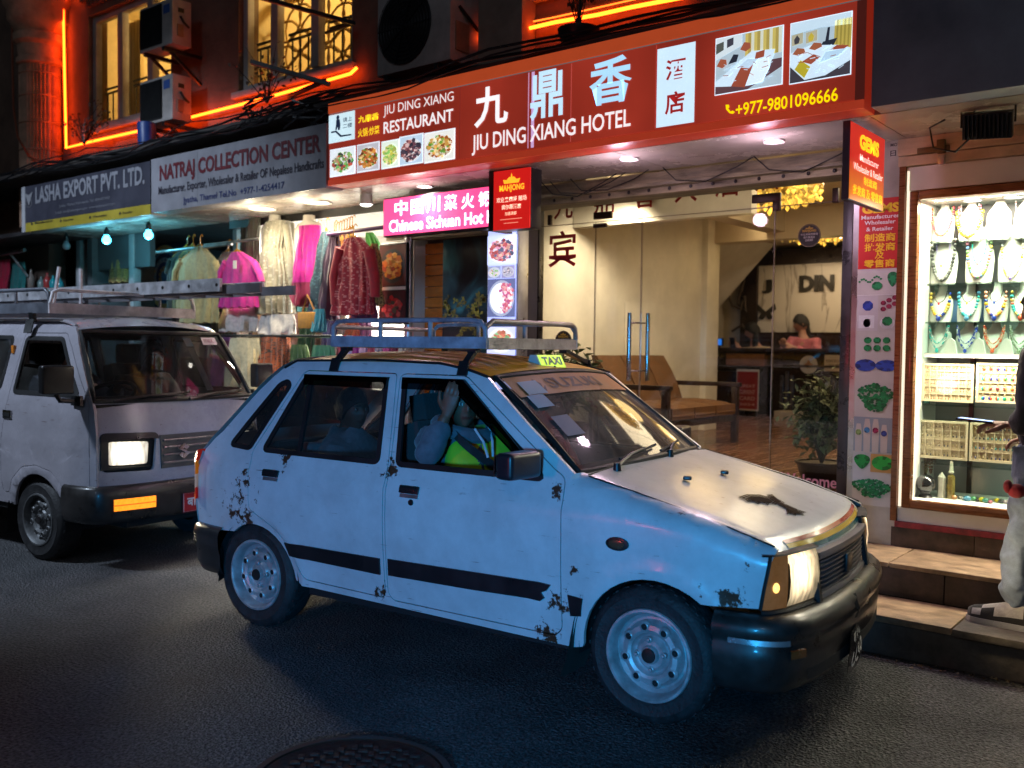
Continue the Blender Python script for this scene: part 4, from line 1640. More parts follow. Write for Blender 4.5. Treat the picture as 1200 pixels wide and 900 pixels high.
# ================================================================ garments
def garment(rows, y, col, lab, depth=.045, folds=5, sleeves=None, hanger=False, amp=.012, col2=None, cat='garment', name='garment', group='clothes hung at the shop front', pattern=None, seed=0):
    """rows: (x_left_px, x_right_px, y_px) from the top down"""
    q = random.Random(seed + len(lab))
    pr = []
    for a, b, py in rows:
        A, B = P(a, py, y), P(b, py, y)
        pr.append(((A.x + B.x) / 2, (B.x - A.x) / 2, A.z))
    zs = [p[2] for p in pr]
    t = thing(name, (pr[0][0], y, zs[0]), lab, cat, group) if hanger else None
    m = MB(col)
    n = 80 if pattern else 44
    K = 64 if pattern else 24
    rings = []
    ph = q.uniform(0, 6)
    for i in range(K + 1):
        f = i / K
        z = zs[0] + (zs[-1] - zs[0]) * f
        tab = sorted((-p[2], p[0]) for p in pr)
        tw = sorted((-p[2], p[1]) for p in pr)
        cx_, hw = interp(tab, -z), interp(tw, -z)
        ring = []
        for k in range(n):
            a = 2 * math.pi * k / n
            w = amp * (.25 + f) * math.sin(folds * a * 2 + ph + math.sin(f * 3 + a * 3)) + amp * .5 * (f) * math.sin(folds * a * 5 + ph * 3)
            nz = noise.noise(Vector((cx_ * 9 + math.cos(a) * 2.2, seed * 3.1 + math.sin(a) * 2, z * 7)))
            w += amp * 1.3 * nz * (.3 + f)
            ring.append(Vector((cx_ + (hw * (1 + .07 * nz) + w * .5) * math.cos(a), y + (depth * (.55 + .45 * f) * min(1, hw / .05) + w) * math.sin(a), z + (.008 * math.sin(folds * a * 2 + ph) * (f > .9)))))
        rings.append(ring)
    m.ring_loft(rings)
    if pattern:
        for fi in range(len(m.f)):
            if q.random() < pattern[1]:
                m.c[fi] = pattern[0]
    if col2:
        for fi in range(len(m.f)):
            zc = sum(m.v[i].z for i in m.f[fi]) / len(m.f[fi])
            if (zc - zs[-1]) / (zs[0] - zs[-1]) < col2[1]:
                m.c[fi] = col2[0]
    if sleeves:
        for pts, r in sleeves:
            m.tube([P(a, b, y - .005) for a, b in pts], [r * .75 * (1 - .12 * i) for i in range(len(pts))], 12)
    if not hanger:
        return tag(m.build(name, M_cloth, None, smooth=60, origin=(pr[0][0], y, zs[0])), lab, cat, group)
    m.build('cloth', M_cloth, t, smooth=60)
    if hanger:
        h = MB((.50, .24, .03))
        top = P((rows[0][0] + rows[0][1]) / 2, rows[0][2] - 5, y)
        l, r = P(rows[1][0], rows[1][2], y), P(rows[1][1], rows[1][2], y)
        h.tube([l.lerp(top, .25), top + Vector((0, 0, -.01)), r.lerp(top, .25)], .012, 8)
        h.tube([top, top + Vector((0, 0, .06)), top + Vector((.02, 0, .08)), top + Vector((.04, 0, .06))], .004, 6)
        h.build('hanger', M_gloss, t)
    return t


YG = 5.02
garment([(226, 236, 299), (205, 252, 318), (207, 254, 340), (204, 254, 388)], YG, (.36, .30, .13), 'khaki embroidered blouse on a wooden hanger behind the van ladder', folds=6, hanger=True, sleeves=[([(210, 315), (203, 328), (201, 345)], .05), ([(248, 316), (254, 330), (256, 346)], .05)], seed=1)
garment([(210, 222, 300), (194, 215, 316), (194, 215, 338), (196, 216, 372)], YG + .22, (.025, .025, .02), 'black blouse hanging just left of the khaki one', hanger=True, sleeves=[([(198, 314), (193, 330)], .05)], seed=2)
garment([(217, 228, 299), (202, 232, 316), (202, 232, 378)], YG + .12, (.12, .11, .03), 'dark olive blouse half hidden behind the khaki one', hanger=True, seed=12)
garment([(268, 280, 304), (258, 299, 318), (258, 299, 340), (256, 300, 369)], YG, (.52, .012, .22), 'magenta short sleeved blouse on a wooden hanger with a white tag', folds=7, hanger=True, sleeves=[([(262, 316), (256, 328), (255, 338)], .05), ([(295, 317), (301, 328), (304, 338)], .05)], seed=3)
m = MB()
p = P(272, 318, YG - .09)
m.rslab(FY(p.y), p.x - .025, p.z - .035, p.x + .025, p.z + .035, 0, .002, (.75, .68, .55))
tag(m.build('price_tag', M_col, smooth=0), 'white paper tag on the magenta blouse', 'tag')
garment([(258, 270, 304), (249, 262, 318), (249, 262, 352)], YG + .15, (.22, .22, .25), 'grey blouse just behind the magenta one', seed=4, hanger=True)
# mannequin dresses
for px, lab, c in ((318, 'white headless mannequin bust wearing the silver grey dress', 0), (358, 'white headless mannequin bust wearing the magenta dress', 1)):
    pc = P(px, 275, 5.22)
    t_ = thing('mannequin', pc, lab, 'mannequin', 'shop mannequins')
    m = MB((.72, .66, .58))
    rings = []
    for w, d, z in ((.05, .05, .12), (.055, .055, .07), (.14, .06, .045), (.17, .075, 0), (.16, .09, -.08), (.15, .10, -.16), (.12, .08, -.30), (.15, .09, -.42), (.16, .1, -.5)):
        rings.append([pc + Vector((w * math.cos(k * math.pi / 10), d * math.sin(k * math.pi / 10), z)) for k in range(20)])
    m.ring_loft(rings)
    m.build('torso', M_gloss, t_, smooth=60)
garment([(309, 333, 268), (307, 331, 285), (308, 330, 300), (302, 336, 328), (302, 339, 375)], 5.18, (.27, .25, .20), 'silver grey lace dress with a ragged hem on a mannequin', folds=9, amp=.022, depth=.12, sleeves=[([(331, 270), (336, 300), (339, 332)], .05)], pattern=((.42, .40, .34), .12), seed=5)
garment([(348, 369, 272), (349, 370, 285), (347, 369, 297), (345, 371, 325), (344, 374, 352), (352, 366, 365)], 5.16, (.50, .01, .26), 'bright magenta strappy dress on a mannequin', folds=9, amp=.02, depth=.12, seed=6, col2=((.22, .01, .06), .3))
garment([(288, 300, 264), (287, 299, 290), (289, 302, 340)], 5.25, (.10, .10, .08), 'long dark grey scarf hung left of the silver dress', amp=.02, seed=7)
garment([(279, 290, 262), (280, 290, 300), (280, 291, 350)], 5.3, (.02, .03, .02), 'long black shawl hung at the left of the scarves', amp=.02, seed=8)
garment([(336, 345, 275), (336, 346, 320), (338, 347, 372)], 5.28, (.01, .10, .11), 'long teal dress between the two mannequins', amp=.02, seed=9)
garment([(333, 340, 268), (331, 341, 300), (331, 341, 335)], 5.24, (.26, .24, .20), 'pale grey shirt sleeve hung behind the silver dress', amp=.01, seed=10)
garment([(374, 382, 277), (369, 386, 295), (364, 384, 340), (362, 386, 378)], 5.10, (.02, .05, .08), 'dark navy coat hanging right of the magenta dress', amp=.02, pattern=((.05, .12, .16), .2), seed=11, hanger=True)
garment([(384, 392, 280), (380, 394, 296), (376, 394, 340), (374, 395, 380)], 5.06, (.05, .02, .05), 'dark plum coat hanging behind the crimson jacket', amp=.02, seed=13, hanger=True)
garment([(403, 418, 284), (393, 431, 298), (393, 432, 325), (388, 436, 374)], YG - .04, (.30, .008, .02), 'crimson jacket printed with small pale flowers on a hanger', folds=6, amp=.015, hanger=True, pattern=((.5, .16, .15), .18), sleeves=[([(396, 296), (389, 330), (391, 362)], .065), ([(429, 298), (436, 330), (437, 352)], .065)], seed=14)
garment([(416, 424, 340), (414, 436, 350), (413, 437, 381)], YG, (.16, .02, .06), 'dull maroon trousers hanging under the crimson jacket', amp=.02, seed=15)
garment([(432, 438, 290), (431, 441, 305), (432, 442, 340), (436, 443, 362)], 5.1, (.4, .32, .12), 'sandy gold scarf hanging at the right end of the rail', amp=.02, pattern=((.1, .06, .03), .3), seed=16)
garment([(425, 432, 277), (426, 440, 290), (428, 440, 310)], 5.35, (.06, .32, .06), 'bright green vest hanging at the back right', amp=.015, seed=17)
garment([(366, 372, 278), (364, 374, 292), (365, 373, 330)], 5.32, (.55, .45, .32), 'cream blouse between the magenta dress and the navy coat', amp=.015, seed=18, hanger=True)
for k in range(7):
    x = 388 + 3.1 * k
    garment([(x, x + 4, 282 - k * 1.5), (x - 2, x + 5, 292 - k), (x - 3, x + 4, 340)], 5.18 + .012 * k, [(.45, .33, .05), (.06, .05, .03), (.35, .12, .02), (.10, .02, .06), (.25, .2, .14), (.02, .08, .1), (.4, .35, .25)][k],
            '%s top %s on the rail behind the crimson jacket' % (['mustard', 'black', 'rust', 'plum', 'taupe', 'petrol blue', 'beige'][k], ['leftmost', 'second from left', 'third from left', 'in the middle', 'third from right', 'second from right', 'rightmost'][k]), amp=.01, hanger=True, seed=20 + k)
# lower row: skirts clipped on a bar
garment([(270, 303, 404), (266, 306, 430), (264, 309, 474)], YG, (.60, .50, .30), 'cream pleated skirt in the lower row right of the van', folds=10, amp=.022, depth=.08, cat='skirt', name='skirt', seed=31)
garment([(306, 337, 402), (304, 339, 430), (302, 340, 462)], YG + .03, (.33, .07, .02), 'rust orange patterned skirt beside the cream one', folds=9, amp=.022, depth=.08, cat='skirt', name='skirt', pattern=((.05, .03, .02), .25), seed=32)
garment([(341, 358, 410), (338, 362, 425), (337, 364, 450)], YG + .05, (.07, .12, .03), 'dark green skirt beside the rust one', folds=8, amp=.02, cat='skirt', name='skirt', seed=33)
garment([(367, 390, 410), (366, 392, 425), (364, 394, 455)], YG + .05, (.06, .20, .09), 'leaf green skirt low behind the taxi roof rack', folds=8, amp=.02, cat='skirt', name='skirt', seed=34)
garment([(250, 268, 402), (249, 268, 430), (248, 268, 470)], YG + .1, (.10, .02, .10), 'dark purple skirt partly hidden by the van', folds=6, amp=.02, cat='skirt', name='skirt', seed=35)
for k in range(9):
    x = 396 + k * 9
    garment([(x, x + 7, 398), (x - 1, x + 8, 410), (x - 1, x + 8, 445)], YG + .12, [(.45, .04, .06), (.5, .42, .5), (.3, .02, .16), (.55, .3, .4), (.4, .05, .08), (.3, .25, .3), (.5, .08, .25), (.2, .02, .05), (.45, .4, .35)][k],
            '%s cloth %s in the low row seen through the roof rack' % (['scarlet', 'lilac', 'dark pink', 'rose', 'brick red', 'mauve', 'hot pink', 'wine red', 'ivory'][k], ['at the left end', 'second', 'third', 'fourth', 'in the middle', 'sixth', 'seventh', 'eighth', 'at the right end'][k]), folds=4, amp=.01, cat='cloth', name='hanging_cloth', group='cloths in the low row', seed=50 + k)
q = random.Random(21)
names = ['charcoal', 'moss', 'wine', 'slate', 'tan', 'ink blue', 'ochre', 'grey pink', 'bottle green', 'chocolate', 'indigo', 'ash', 'russet', 'dusk purple']
cl_ = [(.04, .04, .04), (.07, .08, .03), (.14, .015, .03), (.08, .09, .11), (.28, .2, .11), (.02, .03, .09), (.33, .19, .04), (.3, .17, .17), (.015, .07, .04), (.07, .035, .02), (.04, .035, .12), (.2, .19, .18), (.24, .07, .03), (.11, .05, .12)]
for k in range(14):
    x = 247 + 13.2 * k
    yt = 352 + q.uniform(-6, 10) if k < 10 else 372
    garment([(x + 4, x + 10, yt), (x - 1, x + 15, yt + 14), (x - 2 + q.uniform(-2, 2), x + 15, yt + 60), (x - 2, x + 16 + q.uniform(-2, 2), 470)], 5.46 + .03 * (k % 2), cl_[k], '%s garment in the crowded back row, %s' % (names[k], 'under the %s' % ('khaki blouse' if k < 1 else 'magenta blouse' if k < 4 else 'silver grey dress' if k < 7 else 'magenta dress' if k < 9 else 'navy coat' if k < 11 else 'crimson jacket')), folds=5, amp=.02, group='garments in the crowded back row', seed=90 + k)
# folded white stock and the orange bag
for k, (x0, x1, yt, yb, c) in enumerate(((256, 300, 370, 397, (.48, .43, .40)), (302, 345, 376, 399, (.55, .50, .46)))):
    garment([(x0 + 3, x1 - 3, yt), (x0, x1, (yt + yb) / 2), (x0 + 1, x1 - 1, yb)], 5.12, c, ['greyish white shawl draped under the magenta blouse', 'off white shawl draped under the silver dress'][k], folds=5, amp=.02, cat='shawl', name='shawl', seed=70 + k)
p0, p1 = P(347, 391, 4.97), P(369, 371, 4.97)
t_ = thing('cloth_bag', (p0.x, 4.97, p0.z), 'small mustard orange cloth bag hanging under the magenta dress', 'bag')
m = MB((.50, .21, .02))
m.box2((p0.x, 4.97, p0.z), (p1.x, 5.01, p1.z))
m.build('bag_body', M_cloth, t_, bevel=.01)
m = MB((.35, .14, .02))
m.tube([(p0.x + .04, 4.99, p1.z), (p0.x + .1, 4.99, p1.z + .14), (p1.x - .04, 4.99, p1.z)], .008, 6)
m.build('strap', M_cloth, t_)
garment([(366, 378, 368), (365, 379, 380), (366, 378, 394)], 5.0, (.02, .20, .26), 'turquoise cloth bag beside the orange one', amp=.01, cat='bag', name='cloth_bag', group=None, seed=77)

# khaki top next to the mandala and cloths at far left
garment([(128, 147, 312), (126, 148, 320), (126, 148, 343)], 5.35, (.42, .27, .08), 'gold sequinned top hanging between the left posts', amp=.008, folds=5, seed=80, pattern=((.15, .09, .02), .3))
garment([(-6, 8, 320), (-6, 9, 335), (-6, 7, 356)], 5.1, (.45, .01, .05), 'red scarf at the very left edge', cat='scarf', name='scarf', seed=81)
garment([(12, 26, 322), (11, 27, 340), (12, 26, 356)], 5.15, (.02, .20, .20), 'teal scarf at the far left beside the red one', cat='scarf', name='scarf', seed=82)
for k, (px, h, c) in enumerate(((34, 32, (.25, .2, .18)), (46, 20, (.2, .3, .3)), (53, 26, (.4, .05, .05)), (60, 22, (.02, .3, .35)), (68, 18, (.02, .25, .3)))):
    c0 = P(px, 352, 5.2)
    m = MB(c)
    hh = h / 140
    m.lathe([(.04, 0), (.045, hh * .5), (.03, hh * .7), (.014, hh * .8), (.014, hh)], c0, n=14, caps=True)
    tag(m.build('bottle', M_gloss), ['tall pale', 'small grey green', 'red', 'bright teal', 'short dark teal'][k] + ' bottle standing on the left stall', 'bottle', 'bottles on the left stall')
m = MB()
m.box2((P(-30, 352, 5.2).x, 5.05, .36), (P(86, 352, 5.2).x, 5.45, P(50, 352.5, 5.2).z))
tag(m.build('stall_table', M_dkwood, bevel=.01), 'dark wooden stall table at the far left with bottles on it', 'table')

# ================================================================ clothes shop shell
cs = thing('clothes_shop', (-6.5, 6.9, .36), 'brightly lit white clothes shop packed with hanging garments', 'shop')
m = MB()
m.box2((-7.6, 6.9, .36), (-5.30, 7.0, ZS + .3))
m.box2((-7.6, YW + .05, .36), (-7.54, 6.9, ZS))
m.box2((-5.34, YW + .05, .36), (-5.28, 6.9, ZS))
m.build('wall', M_white, cs, smooth=0)
m = MB()
m.box2((-7.6, YW + .02, ZS + .0), (-5.3, 7, ZS + .03))
m.build('ceiling', M_white, cs, smooth=0)
m = MB()
m.box2((-7.6, YW - .03, ZS - .07), (-5.3, YW + .05, ZS - .003))
m.build('lintel', M_black, cs, smooth=0)
m = MB()
for k in range(5):
    z = 2.1 + .1 * (k % 2)
    m.bar((-7.3 + k * .45, 6.88, z), (-7.3 + k * .45, 6.55, z), .015)
    m.bar((-7.4 + k * .45, 6.87, z - .12), (-7.1 + k * .45, 6.87, z - .12), .02)
m.build('wall_hook', M_steel, cs, smooth=0)
lamp('shop_tube_lamp', 'AREA', (-6.45, 6.15, 2.50), 400, (1, .93, .80), (-6.45, 6.1, 0), shape='RECTANGLE', size=1.8, size_y=.5)
# rails
for lab, pts, r in (('steel garment rail over the left blouses', [(180, 306), (268, 294)], .014), ('short steel garment rail above the magenta blouse', [(236, 296), (300, 287)], .012), ('purple painted garment rail above the crimson jacket', [(380, 280), (446, 270)], .016), ('black skirt bar in the lower row', [(246, 402), (400, 399)], .012)):
    m = MB()
    m.tube([P(x, y, YG) for x, y in pts], r, 8)
    tag(m.build('garment_rail', M_black if 'black' in lab else (mat('purple_rail', (.12, .05, .16), .4) if 'purple' in lab else M_steel)), lab, 'rail')
# shelf stock hidden low behind the vehicles
m = MB()
m.box2((-7.5, 5.4, .36), (-5.4, 6.0, 1.05))
tag(m.build('shop_counter', M_dkwood, bevel=.01), 'dark low counter inside the clothes shop behind the skirts', 'counter')

# ---------------- restaurant entrance
re_ = thing('restaurant_entrance', (-4.75, YW + .4, .36), 'restaurant doorway with orange slatted board and dark mural under the pink sign', 'entrance')
m = MB()
a = P(478, 330, YW).x
m.tube([(a, YW - .02, .36), (a, YW - .02, P(478, 284, YW).z + .2)], .035, 12)
m.build('steel_post', M_steel, re_)
YB = YW + .18
x0, x1, z0, z1 = pxr(YB, 483, 516, 290, 400)
m = MB()
F = FY(YB)
n = 12
zt_ = z1
for k in range(15):
    m.rslab(F, x0, zt_ - .085 * (k + 1) + .006, x1, zt_ - .085 * k, -.02, .0)
m.build('slatted_board', mat('orange_slats', (.62, .22, .03), .45, var=.3, scale=3, stretch=(3, 1, 12)), re_, bevel=.004)


def mural_mat():
    m, t, b = new_mat('dark_mural')
    N, L = t.nodes, t.links
    tc = N.new('ShaderNodeTexCoord')
    n1 = N.new('ShaderNodeTexNoise')
    n1.inputs['Scale'].default_value = 2.3
    n1.inputs['Distortion'].default_value = 1.6
    L.new(tc.outputs['Object'], n1.inputs[0])
    r = N.new('ShaderNodeValToRGB')
    e = r.color_ramp.elements
    e[0].position, e[0].color = .42, (.006, .010, .014, 1)
    e[1].position, e[1].color = .72, (.06, .30, .33, 1)
    x = e.new(.56)
    x.color = (.012, .05, .065, 1)
    L.new(n1.outputs[0], r.inputs[0])
    L.new(r.outputs[0], b.inputs['Base Color'])
    b.inputs['Roughness'].default_value = .35
    return m


x2, x3, _, _ = pxr(YB, 517, 575, 290, 400)
m = MB()
m.rslab(F, x2, .36, x3 + .1, z1 + .02, -.02, .0)
m.build('mural', mural_mat(), re_, smooth=0)
m = MB()
q = random.Random(6)
for k in range(46):
    p = P(q.uniform(520, 565), q.uniform(348, 396), YB)
    s = q.uniform(.012, .035)
    g = q.uniform(.3, 1)
    for j in range(5):
        a = q.uniform(0, 6.3)
        m.poly(F, [(p.x, p.z), (p.x + s * math.cos(a - .4), p.z + s * math.sin(a - .4)), (p.x + 1.5 * s * math.cos(a), p.z + 1.5 * s * math.sin(a)), (p.x + s * math.cos(a + .4), p.z + s * math.sin(a + .4))], .002 + .00005 * k, (.45 * g, .36 * g, .04))
m.build('painted_flower', M_col, re_, smooth=0)
m = MB()
m.box2((-5.27, YW + .2, .36), (-4.32, YW + .3, ZS))
m.box2((P(606, 300, 5.2).x - .02, YW - .02, .36), (-4.33, YW + .13, ZS))
m.build('door_frame', M_darkwall, re_, smooth=0)
m = MB()
m.box2((x0 - .1, YW - .03, z1 + .02), (x3 + .06, YW + .1, z1 + .09))
m.build('lintel', M_grime, re_, smooth=0)
# poster panels with stews beside the steel post
YQ = 5.2
a, b, c, d = pxr(YQ, 443, 473, 290, 384)
t_ = thing('menu_board', ((a + b) / 2, YQ, c), 'pair of framed red hot pot photos between the clothes and the steel post', 'menu board')
m = MB()
F = FY(YQ)
m.rslab(F, a - .01, c, b + .005, d, -.03, 0)
m.build('frame', M_black, t_, bevel=.004)
m = MB()
h = (d - c)
food(m, F, a, c + h * .48, b - a, h * .5, 71, [(.65, .16, .01), (.75, .30, .02), (.45, .05, .01), (.8, .4, .1)], plate=(.04, .03, .03), bg=(.10, .02, .015), d=.003, n=120)
food(m, F, a, c + .01, b - a, h * .40, 72, [(.5, .02, .02), (.3, .01, .02), (.6, .1, .08), (.1, .1, .05)], plate=(.05, .02, .02), bg=(.06, .01, .012), d=.003, n=60)
m.rect(F, a, c + h * .425, b, c + h * .465, .004, (.65, .6, .58))
m.build('photo_panel', M_col, t_, smooth=0)

# ================================================================ hotel lobby
ZF, ZC = .55, 2.85
lob = thing('hotel_lobby', (-3.2, 8.5, ZF), 'cream hotel lobby behind glass with dark reception wall and boarded floor', 'lobby')
m = MB()
m.box2((-6.3, YW + .28, ZF - .1), (-.6, 13.1, ZF))
tag(m.build('floor', M_floor, lob, smooth=0))
m = MB()
for a, b in ((5.6, 6.0),):
    m.box2((-4.5, YW + .46, .36), (-1.8, YW + .52, ZF - .02))
m.build('sill', M_tile, lob, bevel=.006)
m = MB()
m.box2((-4.9, 5.85, ZF), (-4.75, 9.42, ZC))
m.box2((-4.95, 9.15, ZF), (-4.68, 9.425, ZC))
m.build('wall', M_ivory, lob, bevel=.004)
m = MB()
m.rslab(Frame((-4.745, 7.62, ZF), (0, 1, 0), (0, 0, 1)), 0, 0, .75, 1.30, 0, .004)
m.build('hatch_panel', M_ivory, lob, bevel=.003)
m = MB()
m.box2((-6.3, 9.4, ZF), (-6.2, 12.7, ZC))
m.box2((-.75, 5.8, ZF), (-.6, 13.1, ZC))
m.box2((-6.3, 12.66, ZF), (-5.9, 12.8, ZC))
m.box2((-6.3, 9.43, ZF), (-4.9, 9.5, ZC))
m.build('side_wall', mat('grey_beige_wall', (.42, .36, .28), .6, var=.2), lob, smooth=0)
m = MB()
m.box2((-6.3, YW + .35, ZC), (-.6, 13.1, ZC + .05))
m.build('ceiling', M_ceil, lob, smooth=0)
m = MB()
m.box2((-4.74, 6.75, 2.45), (-3.1, 6.85, ZC))
m.build('bulkhead', M_ivory, lob, smooth=0)
m = MB()
m.box2((-4.75, 9.3, 2.55), (-.75, 9.5, ZC))
m.box2((-4.1, 6.0, 2.62), (-3.9, 9.3, ZC))
m.build('ceiling_beam', M_ceil, lob, smooth=0)
# sloping underside of a stair in the recess
m = MB()
m.slab(Frame((-6.2, 12.3, 0), (1, 0, 0), (0, 0, 1)), [(0, 2.85), (0, 1.9), (.9, 2.85)], 0, 2.5)
m.build('stair_underside', M_ivory, lob, smooth=0)


def marble():
    m, t, b = new_mat('veined_marble')
    N, L = t.nodes, t.links
    tc = N.new('ShaderNodeTexCoord')
    mp = N.new('ShaderNodeMapping')
    mp.inputs['Rotation'].default_value = (0, rad(-52), 0)
    mp.inputs['Scale'].default_value = (1, 1, .28)
    L.new(tc.outputs['Object'], mp.inputs[0])
    n1 = N.new('ShaderNodeTexNoise')
    n1.inputs['Scale'].default_value = 2.6
    n1.inputs['Detail'].default_value = 6
    n1.inputs['Distortion'].default_value = .9
    L.new(mp.outputs[0], n1.inputs[0])
    s = N.new('ShaderNodeMath')
    s.operation = 'SUBTRACT'
    s.inputs[1].default_value = .5
    L.new(n1.outputs[0], s.inputs[0])
    a = N.new('ShaderNodeMath')
    a.operation = 'ABSOLUTE'
    L.new(s.outputs[0], a.inputs[0])
    r = N.new('ShaderNodeValToRGB')
    r.color_ramp.elements[0].position = 0
    r.color_ramp.elements[0].color = (.30, .26, .22, 1)
    r.color_ramp.elements[1].position = .02
    r.color_ramp.elements[1].color = (.66, .60, .52, 1)
    L.new(a.outputs[0], r.inputs[0])
    L.new(r.outputs[0], b.inputs['Base Color'])
    b.inputs['Roughness'].default_value = .3
    return m


YBK = 12.62
m = MB()
m.box2((-5.66, YBK, ZF), (-.75, YBK + .1, 2.6))
m.build('marble_wall', marble(), lob, smooth=0)
m = MB()
m.box2((-5.90, YBK - .06, ZF), (-5.66, YBK + .1, 2.79))
m.box2((-5.66, YBK - .06, 2.59), (-.75, YBK + .1, 2.80))
m.box2((-5.66, YBK - .03, ZF), (-.75, YBK - .002, 1.66))
m.build('dark_surround', M_dkwood, lob, smooth=0)
m = MB()
Fb = FY(YBK)
for s, x0, x1, yt, yb in (('J', 891, 902, 321, 337), ('DIN', 934.5, 975, 315, 334), ('G', 984, 1000, 314, 332)):
    a, b, c, d = pxr(YBK, x0, x1, yt, yb)
    v, f, asp = text_data(s, .05)
    for dd in (.002, .03):
        m.add([Fb.pt(a + p * (b - a), c + w * (d - c), dd) for p, w in v], f)
m.build('wall_lettering', mat('dark_letters', (.03, .025, .02), .4), lob, smooth=0)
# skirting strip in front of the desk and floor edge light
m = MB()
q0, q1 = G(806, 511, ZF + .0), G(903, 490, ZF)
m.box2((-4.85, 11.35, ZF + .001), (-.8, 11.64, ZF + .10))
m.build('desk_plinth', mat('pale_stone', (.5, .42, .32), .5), lob, bevel=.006)
# lamps of the lobby
downs = ((868.6, 279), (886, 237.6), (978, 269), (860, 260))
for k, (px, py) in enumerate(downs):
    downlight(px, py, ZC, .06, ['small lobby downlight over the left end of the desk', 'lobby downlight below the near chandelier', 'lobby downlight below the round black sticker', 'faint lobby downlight in the recess'][k], WARM, 24 if k < 3 else 6, group='downlights in the lobby ceiling')
lamp('lobby_wall_lamp', 'SPOT', (-4.05, 6.5, 2.58), 110, (1, .82, .56), (-4.75, 7.3, 1.2), spot_size=rad(130), spot_blend=1, shadow_soft_size=.08)
lamp('lobby_cove_lamp', 'AREA', (-2.7, 7.6, 2.8), 80, (1, .78, .50), (-2.9, 7.6, 0), shape='RECTANGLE', size=1.6, size_y=2.4)
lamp('bulkhead_fill', 'AREA', (-3.2, 6.05, 2.82), 11, (1, .80, .52), (-3.2, 6.3, 0), shape='RECTANGLE', size=2.0, size_y=.3)  # added unseen lamp, put there to brighten the bulkhead
lamp('desk_cove_lamp', 'AREA', (-3.4, 12.0, 2.55), 22, (1, .74, .48), (-3.4, 12.4, 1.4), shape='RECTANGLE', size=3.4, size_y=.2)
for k, (px, py, r) in enumerate(((955, 257, .52), (890, 213, .46))):
    c = G(px, py, ZC - .08) if k == 0 else G(px, py, ZC - .12)
    t_ = thing('chandelier', c, ['wide golden crystal chandelier right of the round sticker', 'golden crystal chandelier tucked under the shutter box'][k], 'chandelier', 'lobby chandeliers')
    m = MB()
    m.lathe([(.001, .08), (r, .08), (r, .0), (.001, .0)], c, n=32)
    m.build('base_plate', mat('gold_metal', (.6, .4, .1), .3, metal=1), t_)
    m = MB()
    q = random.Random(k)
    for i in range(340):
        a, rr_ = q.uniform(0, 6.283), r * math.sqrt(q.random())
        p = c + Vector((rr_ * math.cos(a), rr_ * math.sin(a), -.02 - q.random() * (.20 - .12 * rr_ / r)))
        g = q.choice((.3, .6, .9, 1.3))
        m.add([p + Vector(v) * .02 for v in ((1, 0, 0), (0, 1, 0), (-1, 0, 0), (0, -1, 0), (0, 0, 1.3), (0, 0, -1.3))], [(0, 1, 4), (1, 2, 4), (2, 3, 4), (3, 0, 4), (1, 0, 5), (2, 1, 5), (3, 2, 5), (0, 3, 5)], (1.0 * g, .62 * g, .10 * g))
    m.build('crystal', M_glow, t_, smooth=0)
    lamp('chandelier_lamp', 'POINT', c + Vector((0, 0, -.32)), 8, (1, .66, .25), shadow_soft_size=.2)

# shutter box across the doorway
t_ = thing('shutter_box', (-3, YW, 2.39), 'rusty pale roller shutter box spanning above the hotel glass', 'shutter box')
m = MB()
m.box2((-4.28, YW + .03, 2.405), (-1.86, YW + .24, 2.455))
m.box2((-4.28, YW + .06, 2.462), (-1.86, YW + .26, 2.55))
m.box2((-4.28, YW - .03, 2.445), (-1.86, YW + .03, 2.470))
m.build('casing', M_grime, t_, bevel=.005)
m = MB()
q = random.Random(8)
for k in range(16):
    x = -4.2 + k * .15
    m.ball((x, YW + .022, 2.43), (.012, .008, .012), 8, 5)
m.build('bolt', M_black, t_)
m = MB()
for k in range(5):
    x = q.uniform(-4.1, -2.4)
    m.tube([(x, YW - .05, 2.55), (x + .1, YW - .06, 2.46), (x + .3, YW - .05, 2.43 + q.uniform(-.01, .02)), (x + .5, YW - .05, 2.5), (x + .6, YW - .04, 2.55)], .004, 5)
tag(m.build('loose_wire', M_black), 'thin black wires drooping in front of the shutter box', 'wire')

# ---------------- the glass front
YGL = 5.75
gf = thing('glass_front', (-3.1, YGL, .4), 'frameless glass hotel front with a long steel door handle', 'glass door')
M_shop = glass_mat('shop_glass', (.94, .95, .93), .7)
xe = [-4.35, P(695, 350, YGL).x, P(749, 350, YGL).x, P(904, 350, YGL).x, P(993, 350, YGL).x + .02]
F = FY(YGL)
ztop = P(695, 258, YGL).z
for a, b in zip(xe, xe[1:]):
    m = MB()
    m.rslab(F, a + .004, ZF - .1, b - .004, ztop - .004, -.006, .006)
    m.build('glass_pane', M_shop, gf, smooth=0)
m = MB()
m.rslab(F, xe[0], ztop + .004, xe[-1], 2.8, -.006, .006)
m.build('top_glass', M_shop, gf, smooth=0)
m = MB()
for x in xe[1:4]:
    m.rslab(F, x - .003, ZF - .1, x + .003, ztop, .0065, .008)
m.rslab(F, xe[0], ztop - .003, xe[-1], ztop + .003, .0065, .008)
m.build('glass_edge', mat('glass_edge', (.25, .22, .17), .2), gf, smooth=0)
m = MB()
for px, py, w, h, l in ((702, 250, .15, .05, 0), (640, 257, .03, .075, 0), (893, 225, .19, .055, 1), (974, 220, .035, .09, 0), (699, 262, .11, .03, 0)):
    p = P(px, py, YGL)
    m.rslab(F, p.x - w / 2, p.z - h / 2, p.x + w / 2, p.z + h / 2, -.012, .014)
    if l:
        m.rslab(F, p.x + w / 2 - .05, p.z - h / 2 - .06, p.x + w / 2, p.z - h / 2 + .001, -.0115, .0135)
m.build('hinge_patch', mat('bronze_patch', (.05, .03, .025), .4, metal=.6), gf, bevel=.003)
m = MB()
